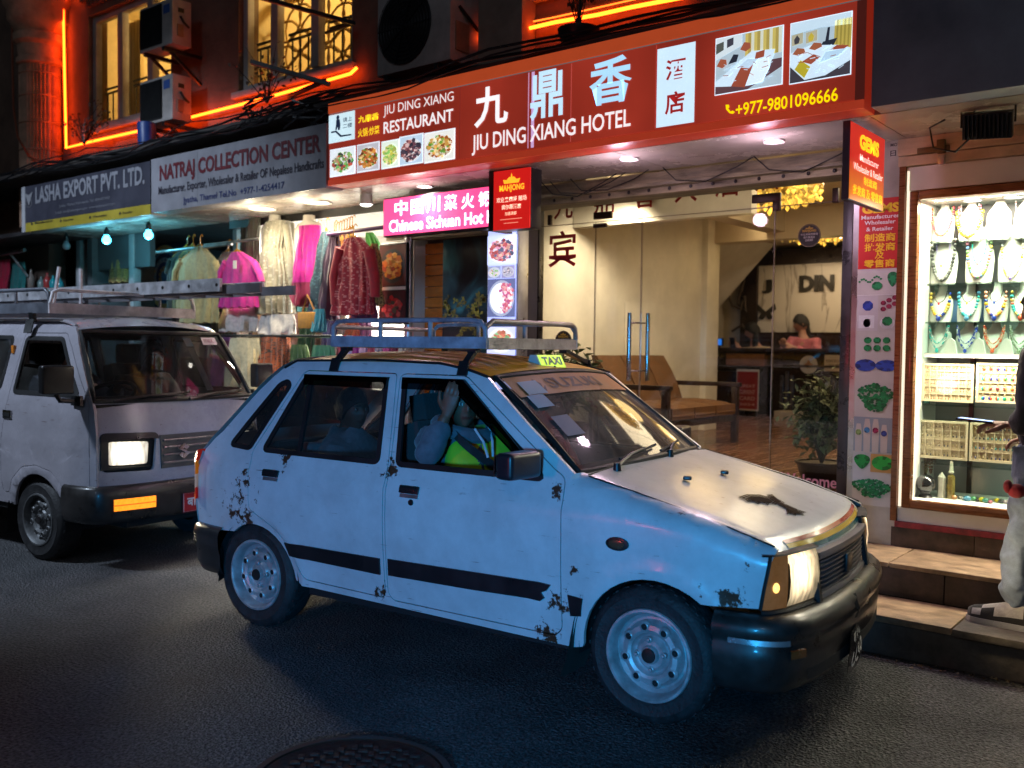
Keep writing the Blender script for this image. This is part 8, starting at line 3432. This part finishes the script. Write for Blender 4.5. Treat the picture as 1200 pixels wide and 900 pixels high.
# ================================================================ people
def skin_mesh(nodes, edges, root, levels=2):
    """nodes: list of (point, radius); a smooth tapered skin grown over the joints -> verts, faces"""
    bm = bmesh.new()
    lay = bm.verts.layers.skin.verify()
    vs = []
    for i, (p, r) in enumerate(nodes):
        v = bm.verts.new(p)
        rx, ry_ = r if isinstance(r, tuple) else (r, r)
        v[lay].radius = (rx, ry_)
        v[lay].use_root = (i == root)
        vs.append(v)
    for a, b in edges:
        bm.edges.new((vs[a], vs[b]))
    me = bpy.data.meshes.new('joints')
    bm.to_mesh(me)
    bm.free()
    o = bpy.data.objects.new('joints', me)
    COL.objects.link(o)
    o.modifiers.new('skin', 'SKIN')
    sb = o.modifiers.new('sub', 'SUBSURF')
    sb.levels = levels
    dg = bpy.context.evaluated_depsgraph_get()
    dg.update()
    e = o.evaluated_get(dg)
    q = e.to_mesh()
    v = [x.co.copy() for x in q.vertices]
    f = [tuple(p.vertices) for p in q.polygons]
    e.to_mesh_clear()
    bpy.data.objects.remove(o)
    bpy.data.meshes.remove(me)
    return v, f


def fuse(parts, voxel):
    """join the given (verts, faces) into one continuous skin"""
    m = MB()
    for v, f in parts:
        m.add(v, f)
    me = bpy.data.meshes.new('fuse')
    me.from_pydata([tuple(x) for x in m.v], [], m.f)
    o = bpy.data.objects.new('fuse', me)
    COL.objects.link(o)
    r = o.modifiers.new('remesh', 'REMESH')
    r.mode = 'VOXEL'
    r.voxel_size = voxel
    s = o.modifiers.new('smooth', 'SMOOTH')
    s.iterations = 2
    s.factor = .4
    dg = bpy.context.evaluated_depsgraph_get()
    dg.update()
    e = o.evaluated_get(dg)
    q = e.to_mesh()
    v = [x.co.copy() for x in q.vertices]
    f = [tuple(p.vertices) for p in q.polygons]
    e.to_mesh_clear()
    bpy.data.objects.remove(o)
    bpy.data.meshes.remove(me)
    return v, f


def head_basis(fwd, up=(0, 0, 1)):
    f = Vector(fwd).normalized()
    l = Vector(up).cross(f).normalized()
    return Matrix((f, l, f.cross(l))).transposed()


def head_parts(c, B, k=1.0):
    c = Vector(c)
    n, mm = 28, 22
    rings = []
    for i in range(mm + 1):
        t = min(max(math.pi * i / mm, .03), math.pi - .03)
        ring = []
        for j in range(n):
            a = 2 * math.pi * j / n
            f, l, u = math.sin(t) * math.cos(a), math.sin(t) * math.sin(a), math.cos(t)
            x, y, z = .096 * f, .074 * l, .118 * u
            if u < 0:
                y *= 1 - .38 * (-u) ** 1.6
                if f < 0:
                    x *= 1 - .35 * (-u)
                else:
                    x *= 1 - .10 * (-u)
                    x += .012 * (-u) * max(0, f)
            if f > .2:
                x += .024 * math.exp(-((y / .013) ** 2) - ((z + .012) / .020) ** 2)            # nose
                x += .010 * math.exp(-((y / .010) ** 2) - ((z - .012) / .020) ** 2)
                x -= .010 * math.exp(-(((abs(y) - .031) / .014) ** 2) - ((z - .014) / .011) ** 2)  # eye sockets
                x += .005 * math.exp(-(((abs(y) - .028) / .022) ** 2) - ((z - .034) / .008) ** 2)  # brow
                x += .007 * math.exp(-((y / .020) ** 2) - ((z + .048) / .006) ** 2)            # lips
                x += .006 * math.exp(-((y / .020) ** 2) - ((z + .058) / .006) ** 2)
                x += .008 * math.exp(-((y / .018) ** 2) - ((z + .090) / .016) ** 2)            # chin
            ring.append(c + B @ (Vector((x, y, z)) * k))
        rings.append(ring)
    m = MB()
    m.ring_loft(rings)
    for s in (-1, 1):
        m.ball(c + B @ (Vector((-.006, s * .074, -.002)) * k), Vector((.018, .009, .030)) * k, 10, 8, M=B)
        m.ball(c + B @ (Vector((.078, s * .031, .014)) * k), .0125 * k, 10, 8)
    return m.v, m.f


def hand_parts(w, d, n_, k=1.0, curl=.5, thumb=1, spread=.10):
    """palm and five tapered bent fingers; d points along the hand, n_ out of the back of the hand"""
    d, n_ = Vector(d).normalized(), Vector(n_).normalized()
    s = d.cross(n_).normalized()
    n_ = s.cross(d)
    w = Vector(w)
    parts = []
    pm = MB()
    rings = []
    for f, hw, th in ((-.02, .022, .018), (.02, .032, .016), (.055, .040, .014), (.090, .040, .011)):
        rings.append([w + d * f * k + s * hw * k * math.cos(a) + n_ * th * k * math.sin(a) for a in [2 * math.pi * j / 14 for j in range(14)]])
    pm.ring_loft(rings)
    for i, (off, L_) in enumerate(((-.030, .068), (-.010, .078), (.011, .073), (.030, .056))):
        p = w + d * .085 * k + s * off * k
        dd = (d + s * off * spread * 25 * .4).normalized()
        ang = 0
        pts = [p - d * .012 * k, p]
        for j, fr in enumerate((.45, .32, .23)):
            ang += curl * (.55 + .25 * j)
            dd2 = dd * math.cos(ang) - n_ * math.sin(ang)
            p = p + dd2 * L_ * fr * k
            pts.append(p)
        pm.tube(pts, [.0105 * k, .0100 * k, .0092 * k, .0082 * k, .0068 * k], 8)
    p = w + d * .022 * k - s * thumb * .030 * k
    dd = (d * .62 - s * thumb * .72 - n_ * .35 * (.5 + curl)).normalized()
    d2 = (d * .9 - s * thumb * .25 - n_ * .5 * curl).normalized()
    pm.tube([p - dd * .01 * k, p + dd * .035 * k, p + dd * .035 * k + d2 * .030 * k, p + dd * .035 * k + d2 * .052 * k], [.014 * k, .0125 * k, .0105 * k, .008 * k], 8)
    return pm.v, pm.f


def chain(pts):
    return [(Vector(p), r) for p, r in pts], [(i, i + 1) for i in range(len(pts) - 1)]


def build_mesh(name, v, f, material, parent, colfn=None, col=None):
    m = MB()
    for face in f:
        pass
    m.v = [Vector(x) for x in v]
    m.f = [tuple(x) for x in f]
    if colfn:
        m.c = [colfn(sum((m.v[i] for i in q), Vector()) / len(q)) for q in m.f]
    else:
        m.c = [col or (.5, .5, .5)] * len(m.f)
    return m.build(name, material, parent, smooth=80)


def face_colour(c, B, k, skin):
    Bi = B.transposed()
    c = Vector(c)

    def fn(p):
        q = Bi @ (p - c) / k
        if abs(q.x) < .13 and abs(q.y) < .09 and abs(q.z) < .13 and q.x > .05:
            if abs(abs(q.y) - .031) < .0085 and abs(q.z - .014) < .0065 and q.x > .07:
                return (.012, .008, .008) if abs(abs(q.y) - .031) < .0045 else (.5, .46, .44)
            if abs(abs(q.y) - .031) < .020 and abs(q.z - .0345 + .15 * abs(abs(q.y) - .03)) < .0045:
                return (.02, .014, .012)
            if abs(q.y) < .024 and abs(q.z + .053) < .008:
                return tuple(a * b for a, b in zip(skin, (.85, .5, .5)))
        return skin
    return fn


def hair_mesh(c, B, k, style, col, parent, seed=0):
    c = Vector(c)
    q = random.Random(seed)
    m = MB(col)
    n, mm = 30, 18
    rings = []
    for i in range(mm + 1):
        t = math.pi * (.02 + .62 * i / mm)
        ring = []
        for j in range(n):
            a = 2 * math.pi * j / n
            f, l, u = math.sin(t) * math.cos(a), math.sin(t) * math.sin(a), math.cos(t)
            lim = 1.0
            g = 1.10 + .02 * math.sin(9 * a + 3 * t)
            front = max(0, math.cos(a))
            # the hairline climbs over the forehead
            uu = max(u, .42 * front ** .7 + (.0 if style != 'cap' else .1) - 1.0 * (1 - front ** .7) * .72)
            if uu > u:
                s_ = math.sqrt(max(0, 1 - uu * uu))
                r0 = math.hypot(f, l) or 1
                f, l, u = f / r0 * s_, l / r0 * s_, uu
            ring.append(c + B @ (Vector((.096 * f * g - .004, .074 * l * (g + .03), .118 * u * g + .003)) * k))
        rings.append(ring)
    m.ring_loft(rings, True, True)
    if style in ('long', 'pony', 'tied'):
        L_ = {'long': .30, 'pony': .26, 'tied': .05}[style]
        rr_ = []
        for i in range(12):
            f = i / 11
            wl = (.075 + .02 * math.sin(f * 3)) * (1 if style == 'long' else (.5 - .2 * f))
            cx0 = -.055 - .05 * f * (style != 'long') - .02 * (style == 'pony')
            rr_.append([c + Vector((0, 0, -L_ * f * k)) + B @ (Vector((cx0 + .05 * math.cos(a) * (1 if style == 'long' else .7), wl * math.sin(a), .03)) * k) for a in [2 * math.pi * j / 16 for j in range(16)]])
        m.ring_loft(rr_)
        if style == 'tied':
            m.ball(c + B @ (Vector((-.115, 0, .01)) * k), Vector((.035, .04, .04)) * k, 12, 8)
    m.v = [p + noise.noise_vector(p * 26) * .007 * k for p in m.v]
    m.build('hair', mat('dark_hair', attr=True, rough=.6, var=.6, scale=50, bump=.8, bscale=90, stretch=(1.6, 1.6, .5)), parent, smooth=70)


SK = (.30, .150, .095)


def person(label, c, fwd, torso, arms, legs=None, skin=SK, hair='cap', haircol=(.012, .010, .010), top=(.2, .2, .2), top_r=1.0, bottom=(.1, .1, .2), k=1.0, up=(0, 0, 1), voxel=.007, base=None, group=None, T=None, sleeve=True, legr=1.0, vest=None, shoes=None, hands=True, bag=None, curl=(.5, .5), thumb=(1, 1)):
    """c: head centre; torso: pelvis, waist, chest, neck-base points; arms: list of (shoulder, elbow, wrist, hand dir, back-of-hand normal)"""
    T = T or Matrix.Identity(4)
    B = (T.to_3x3() @ head_basis(fwd, up))
    t3 = lambda p: T @ Vector(p)
    pel, wai, che, nek = [t3(p) for p in torso]
    hc = t3(c)
    root = thing('person', base if base else (pel.x, pel.y, pel.z), label, 'person', group)
    nodes = [(pel, (.135 * k, .10 * k)), (wai, (.125 * k, .095 * k)), (che, (.15 * k, .105 * k)), (nek, .062 * k), (nek.lerp(hc, .45), .052 * k), (hc - B @ Vector((.0, 0, .02)), .055 * k)]
    edges = [(0, 1), (1, 2), (2, 3), (3, 4), (4, 5)]
    tn, te = list(nodes[:4]), list(edges[:3])
    tn[0] = (pel, (.155 * k * top_r, .125 * k * top_r))
    tn[1] = (wai, (.15 * k * top_r, .12 * k * top_r))
    tn[2] = (che, (.170 * k * top_r, .125 * k * top_r))
    tn[3] = (nek.lerp(che, .25), .085 * k)
    parts = [head_parts(hc, B, k)]
    for i, (sh, el, wr, hd, hn) in enumerate(arms):
        sh, el, wr = t3(sh), t3(el), t3(wr)
        hd, hn = T.to_3x3() @ Vector(hd), T.to_3x3() @ Vector(hn)
        b = len(nodes)
        nodes += [(sh, .052 * k), (sh.lerp(el, .5), .045 * k), (el, .038 * k), (el.lerp(wr, .4), .038 * k), (wr, .027 * k)]
        edges += [(2, b), (b, b + 1), (b + 1, b + 2), (b + 2, b + 3), (b + 3, b + 4)]
        b = len(tn)
        g = 1.32 * top_r
        if sleeve:
            tn += [(sh, .060 * k * g), (sh.lerp(el, .5), .052 * k * g), (el, .056 * k * g), (el.lerp(wr, .5), .050 * k * g), (el.lerp(wr, .90), .036 * k * g)]
            te += [(2, b), (b, b + 1), (b + 1, b + 2), (b + 2, b + 3), (b + 3, b + 4)]
        else:
            tn += [(sh.lerp(che, .25), .058 * k * g)]
            te += [(2, b)]
        if hands:
            parts.append(hand_parts(wr, hd, hn, k, curl[i], thumb[i]))
    ln = None
    if legs:
        ln, le = [(pel, (.125 * k * legr, .10 * k * legr))], []
        for hp_, kn, an, to in legs:
            hp_, kn, an, to = t3(hp_), t3(kn), t3(an), t3(to)
            b = len(nodes)
            nodes += [(hp_, .085 * k), (kn, .055 * k), (an, .040 * k), (an.lerp(to, .6) + Vector((0, 0, -.03)), .036 * k), (to, .028 * k)]
            edges += [(0, b), (b, b + 1), (b + 1, b + 2), (b + 2, b + 3), (b + 3, b + 4)]
            b = len(ln)
            ln += [(hp_, .115 * k * legr), (hp_.lerp(kn, .5), .105 * k * legr), (kn, .088 * k * legr), (kn.lerp(an, .5), .088 * k * legr), (kn.lerp(an, .96), .086 * k * legr)]
            le += [(0, b), (b, b + 1), (b + 1, b + 2), (b + 2, b + 3), (b + 3, b + 4)]
    parts.insert(0, skin_mesh(nodes, edges, 0))
    v, f = fuse(parts, voxel)
    build_mesh('body', v, f, M_skin, root, face_colour(hc, B, k, skin))
    tv, tf = skin_mesh(tn, te, 0)
    tv, tf = fuse([(tv, tf)], .010)
    q = random.Random(len(label))
    ph = q.uniform(0, 6)
    tv = [p + noise.noise_vector(p * 11 + Vector((ph, 0, 0))) * .014 + noise.noise_vector(p * 30) * .004 for p in tv]
    build_mesh('top', tv, tf, M_cloth, root, col=top)
    if ln:
        lv, lf = skin_mesh(ln, le, 0)
        lv, lf = fuse([(lv, lf)], .011)
        lv = [p + noise.noise_vector(Vector((p.x * 9, p.y * 9, p.z * 14))) * .022 + noise.noise_vector(p * 28) * .005 for p in lv]
        build_mesh('trousers', lv, lf, M_cloth, root, col=bottom)
    hair_mesh(hc, B, k, hair, haircol, root, len(label))
    return root, hc, B, t3


Tx = Matrix.Translation((CX, CY, 0)) @ Matrix.Rotation(CPH, 4, 'Z')
# ---- taxi driver: elbow on the sill, hand raised to his brow, looking ahead past the camera side
drv, hc, B, t3 = person('driver leaning at the taxi window in a yellow vest, hand raised to the brow', (-1.0, -.49, 1.157), (.80, -.70, -.06),
                        ((-1.0, -.33, .62), (-1.02, -.34, .80), (-1.04, -.40, .955), (-1.04, -.43, 1.04)),
                        [((-1.16, -.53, 1.0), (-1.085, -.65, .925), (-.995, -.615, 1.125), (.26, .04, .96), (.30, -.92, .1)),
                         ((-.95, -.20, .955), (-.82, -.16, .80), (-.70, -.22, .90), (.9, -.1, .3), (0, 0, 1))],
                        [((-.90, -.42, .60), (-.55, -.42, .68), (-.50, -.42, .36), (-.36, -.42, .32)), ((-.90, -.24, .60), (-.55, -.22, .68), (-.50, -.22, .36), (-.36, -.22, .32))],
                        skin=(.17, .075, .045), hair='cap', top=(.11, .13, .16), bottom=(.03, .03, .04), T=Tx, voxel=.0055, k=.92, curl=(.30, .9), thumb=(1, 1))
# hooded collar
m = MB((.10, .12, .15))
pts = [t3((-1.045 + .115 * math.cos(a), -.425 + .12 * math.sin(a), 1.045 + .028 * -math.cos(a))) for a in [2 * math.pi * j / 20 for j in range(20)]]
m.tube(pts, .034, 10, closed=True)
m.build('hood', M_cloth, drv)
m = MB((.62, .62, .68))
for s in (-1, 1):
    m.tube([t3((-.925, -.45 + s * .055, 1.055)), t3((-.885, -.46 + s * .035, 1.0)), t3((-.87, -.46 + s * .02, .93))], .006, 8)
m.build('collar_trim', M_cloth, drv)
# sleeveless high visibility vest
vn = [((-.99, -.34, .62), (.175, .145)), ((-1.0, -.37, .80), (.18, .155)), ((-1.01, -.41, .945), (.19, .16)), ((-1.11, -.49, .995), .08), ((-.95, -.27, .99), .085)]
vv, vf_ = skin_mesh([(t3(p), r) for p, r in vn], [(0, 1), (1, 2), (2, 3), (2, 4)], 0)
vv, vf_ = fuse([(vv, vf_)], .010)
vc = t3((-.86, -.47, 1.0))
build_mesh('vest', vv, vf_, mat('neon_vest', attr=True, rough=.7, var=.15, sheen=.2), drv, colfn=lambda p: ((.06, .075, .09) if abs((p - vc).y + .0) < .036 - .25 * (vc.z - p.z) and p.x > vc.x - .08 else (.50, .62, .015)))
m = MB((.012, .012, .014))
m.grid(12, 1, lambda u, v: t3((-1.03 + .19 * u, -.55 + .27 * u, 1.03 - .26 * u)) + Vector((.05 * math.sin(math.pi * u) + .012, -.075 * math.sin(math.pi * u ** .8), .045 * v)))
m.build('seat_belt', M_cloth, drv)

# ---- passengers of the taxi
shw, hc, B, t3 = person('woman in a pale blue shawl on the taxi back seat, hair tied back', (-1.80, -.34, 1.085), (.95, -.22, 0), ((-1.86, -.34, .56), (-1.88, -.34, .70), (-1.87, -.34, .84), (-1.84, -.34, .95)),
       [((-1.90, -.53, .88), (-1.80, -.56, .68), (-1.60, -.48, .66), (1, .2, 0), (0, 0, 1)), ((-1.87, -.15, .88), (-1.78, -.12, .68), (-1.60, -.22, .66), (1, -.2, 0), (0, 0, 1))],
       skin=(.14, .075, .05), hair='tied', top=(.22, .26, .31), T=Tx, k=.92, top_r=1.08)
m = MB((.22, .26, .31))
m.ring_loft([[t3((-1.85 + rx_ * math.cos(a) + .02, -.34 + ry_ * math.sin(a), z + .02 * math.sin(3 * a + z * 40))) for a in [2 * math.pi * j / 28 for j in range(28)]] for rx_, ry_, z in ((.06, .065, 1.0), (.085, .09, .985), (.10, .12, .95), (.13, .20, .91), (.15, .245, .85), (.16, .26, .76), (.15, .25, .68))])
m.build('shawl', M_cloth, shw)
person('dark figure in the far front seat of the taxi', (-1.06, .33, 1.10), (1, .05, 0), ((-1.10, .33, .60), (-1.12, .33, .74), (-1.12, .33, .88), (-1.09, .33, .98)),
       [((-1.12, .52, .92), (-1.0, .55, .72), (-.82, .45, .70), (1, 0, 0), (0, 0, 1)), ((-1.12, .14, .92), (-1.0, .12, .72), (-.82, .22, .70), (1, 0, 0), (0, 0, 1))],
       skin=(.15, .08, .06), hair='cap', top=(.04, .04, .05), T=Tx, k=.95)

# ---- in the van
Tv = Mv
person('van driver in a dark jacket with one hand on the wheel', (-.12, -.33, 1.315), (1, 0, -.05), ((-.22, -.33, .80), (-.24, -.33, .94), (-.22, -.33, 1.10), (-.17, -.33, 1.20)),
       [((-.22, -.53, 1.13), (-.02, -.56, .98), (.20, -.48, 1.12), (1, .1, .2), (0, -.3, 1)), ((-.22, -.13, 1.13), (-.02, -.10, .98), (.20, -.20, 1.12), (1, -.1, .2), (0, .3, 1))],
       skin=(.24, .12, .08), hair='cap', top=(.06, .06, .08), T=Tv)
person('van passenger in dark clothes beside the driver', (-.10, .28, 1.30), (1, -.15, -.05), ((-.20, .28, .80), (-.22, .28, .94), (-.20, .28, 1.08), (-.15, .28, 1.18)),
       [((-.20, .47, 1.12), (-.05, .5, .92), (.14, .40, .92), (1, 0, 0), (0, 0, 1)), ((-.20, .09, 1.12), (-.05, .06, .92), (.14, .16, .92), (1, 0, 0), (0, 0, 1))],
       skin=(.22, .11, .08), hair='cap', top=(.05, .045, .05), T=Tv)

# ---- women behind the reception desk
zt = zt_d
p = P(937, 371, YD + .85)
rcp, hc, B, t3 = person('receptionist in a dark waistcoat with pink sleeves, looking down at her hands', p, (-.75, -.55, -.35), ((p.x + .06, p.y + .05, p.z - .72), (p.x + .06, p.y + .05, p.z - .54), (p.x + .05, p.y + .04, p.z - .34), (p.x + .02, p.y + .02, p.z - .19)),
       [((p.x - .13, p.y - .02, p.z - .25), (p.x - .20, p.y - .18, p.z - .44), (p.x - .08, p.y - .36, p.z - .33), (.1, -.5, .5), (0, -1, -.3)), ((p.x + .22, p.y, p.z - .25), (p.x + .27, p.y - .12, p.z - .46), (p.x + .04, p.y - .36, p.z - .32), (-.7, -.3, .4), (0, -.5, 1))],
       skin=(.42, .22, .16), hair='pony', top=(.50, .14, .18), k=1.02, voxel=.009)
vv, vf_ = fuse([skin_mesh([(p + Vector((.06, .05, -.72)), (.2, .17)), (p + Vector((.06, .05, -.5)), (.2, .17)), (p + Vector((.05, .03, -.33)), (.205, .175)), (p + Vector((-.06, .02, -.235)), .07), (p + Vector((.15, .02, -.235)), .07)], [(0, 1), (1, 2), (2, 3), (2, 4)], 0)], .012)
build_mesh('waistcoat', vv, vf_, M_cloth, rcp, col=(.02, .018, .02))
p = P(880, 381, YD + .75)
r_, hc, B, t3 = person('receptionist with long black hair in a patterned cream jacket, holding a phone', p, (-.8, -.5, -.35), ((p.x + .08, p.y + .1, p.z - .70), (p.x + .08, p.y + .1, p.z - .54), (p.x + .07, p.y + .07, p.z - .36), (p.x + .03, p.y + .03, p.z - .19)),
       [((p.x - .12, p.y - .02, p.z - .28), (p.x - .24, p.y - .16, p.z - .40), (p.x - .14, p.y - .34, p.z - .24), (.2, -.3, .7), (0, -1, 0)), ((p.x + .24, p.y, p.z - .28), (p.x + .28, p.y - .15, p.z - .38), (p.x - .02, p.y - .33, p.z - .25), (-.6, -.2, .5), (0, -1, .3))],
       skin=(.40, .20, .14), hair='long', top=(.45, .36, .24), k=1.0, voxel=.009)
m = MB((.02, .02, .03))
m.box(p + Vector((-.10, -.40, -.17)), (.075, .012, .15), Matrix.Rotation(rad(20), 3, 'X'))
tag(m.build('phone', M_gloss, None, bevel=.004, origin=p + Vector((-.10, -.40, -.17))), 'dark phone held up by the long haired receptionist', 'phone')

# ---- person stepping along the pavement at the right edge
fx, fy = -.93, 4.69
gz = .192
ph_ = P(1163, 484, fy)
walk, hc, B, t3 = person('person in a black jacket, baggy pale jeans and sneakers, holding out a phone', (-.775, 4.74, 1.62), (-.95, .25, -.25),
                         ((-.745, 4.78, .90), (-.745, 4.78, 1.10), (-.755, 4.77, 1.33), (-.77, 4.76, 1.47)),
                         [((-.78, 4.60, 1.40), (-.80, 4.60, 1.12), (ph_.x + .085, fy - .04, ph_.z + .005), (-1, .02, .02), (.05, -.05, 1)),
                          ((-.76, 4.95, 1.40), (-.70, 5.0, 1.15), (-.82, 4.92, 1.02), (-.8, -.2, -.1), (0, .3, 1))],
                         [((-.765, 4.70, .92), (-.825, 4.69, .60), (-.845, 4.685, .25), (-.94, 4.66, .235)), ((-.73, 4.88, .98), (-.62, 4.88, .62), (-.45, 4.88, .32), (-.60, 4.88, .25))],
                         skin=(.35, .18, .12), hair='long', top=(.016, .017, .022), top_r=1.0, bottom=(.17, .23, .34), legr=.98, voxel=.0065, base=(fx, fy, gz), curl=(.75, .6), thumb=(1, 1))
for k, (sx, sy, sz, yaw) in enumerate(((-.865, 4.675, gz, 175), (-.50, 4.88, gz + .05, 180))):
    m = MB()
    Ms = Matrix.Rotation(rad(yaw), 3, 'Z')
    prof = [(-.085, .036, .0, .105), (-.06, .042, 0, .105), (0, .042, 0, .095), (.06, .046, 0, .075), (.115, .048, 0, .058), (.155, .042, 0, .050), (.178, .022, .004, .035)]
    up_, sole, toe = MB(), MB(), MB()
    rings = [[Vector((sx, sy, sz)) + Ms @ Vector((a, w * math.cos(t), .022 + h * max(0, math.sin(t)) * (1 if math.sin(t) > 0 else 0))) for t in [2 * math.pi * j / 20 for j in range(20)]] for a, w, z, h in prof]
    up_.ring_loft(rings, True, True)
    for fi in range(len(up_.f)):
        cc = sum((up_.v[i] for i in up_.f[fi]), Vector()) / len(up_.f[fi])
        lc = Ms.transposed() @ (cc - Vector((sx, sy, sz)))
        up_.c[fi] = (.012, .012, .014) if (lc.x > .135 or lc.x < -.05 or (lc.x < .05 and lc.z < .05) or (abs(lc.x - .09) < .02 and lc.z < .07)) else (.42, .40, .40)
    rings = [[Vector((sx, sy, sz)) + Ms @ Vector((a * 1.03, w * 1.06 * math.cos(t), z_)) for t in [2 * math.pi * j / 20 for j in range(20)]] for a, w, z, h in prof for z_ in (0,)]
    for (a, w, z, h), (a2, w2, z2, h2) in zip(prof, prof[1:]):
        sole.add([Vector((sx, sy, sz)) + Ms @ Vector(p) for p in ((a * 1.03, -w * 1.06, z), (a2 * 1.03, -w2 * 1.06, z2), (a2 * 1.03, w2 * 1.06, z2), (a * 1.03, w * 1.06, z), (a * 1.03, -w * 1.06, .026), (a2 * 1.03, -w2 * 1.06, .026), (a2 * 1.03, w2 * 1.06, .026), (a * 1.03, w * 1.06, .026))],
                 [(3, 2, 1, 0), (4, 5, 6, 7), (0, 1, 5, 4), (2, 3, 7, 6)], (.40, .40, .43))
    u_ = up_.build('shoe', M_cloth, walk, smooth=60)
    sole.build('sole', M_gloss, u_, smooth=40)
m = MB((.01, .01, .012))
Mp_ = Matrix.Rotation(rad(4), 3, 'Y')
pc = Vector((ph_.x - .055, fy - .045, ph_.z + .018))
m.box(pc, (.155, .075, .009), Mp_)
tp = tag(thing('phone', pc, 'dark phone held flat in the outstretched hand at the right edge', 'phone'))
m.build('casing', M_gloss, tp, bevel=.003)
m = MB((.25, .45, .95))
m.box(pc + Vector((0, 0, .0052)), (.14, .066, .001), Mp_)
m.build('screen', M_glow, tp, smooth=0)
m = MB((.28, .015, .03))
a = Vector((-.85, 4.60, .86))
m.ball(P(1194, 561, 4.6), Vector((.038, .03, .032)), 14, 10)
m.ball(P(1184, 556, 4.59), Vector((.02, .02, .03)), 10, 8)
tag(m.build('red_pouch', M_cloth), 'small red pouch hanging at the walking person\'s hip', 'pouch')
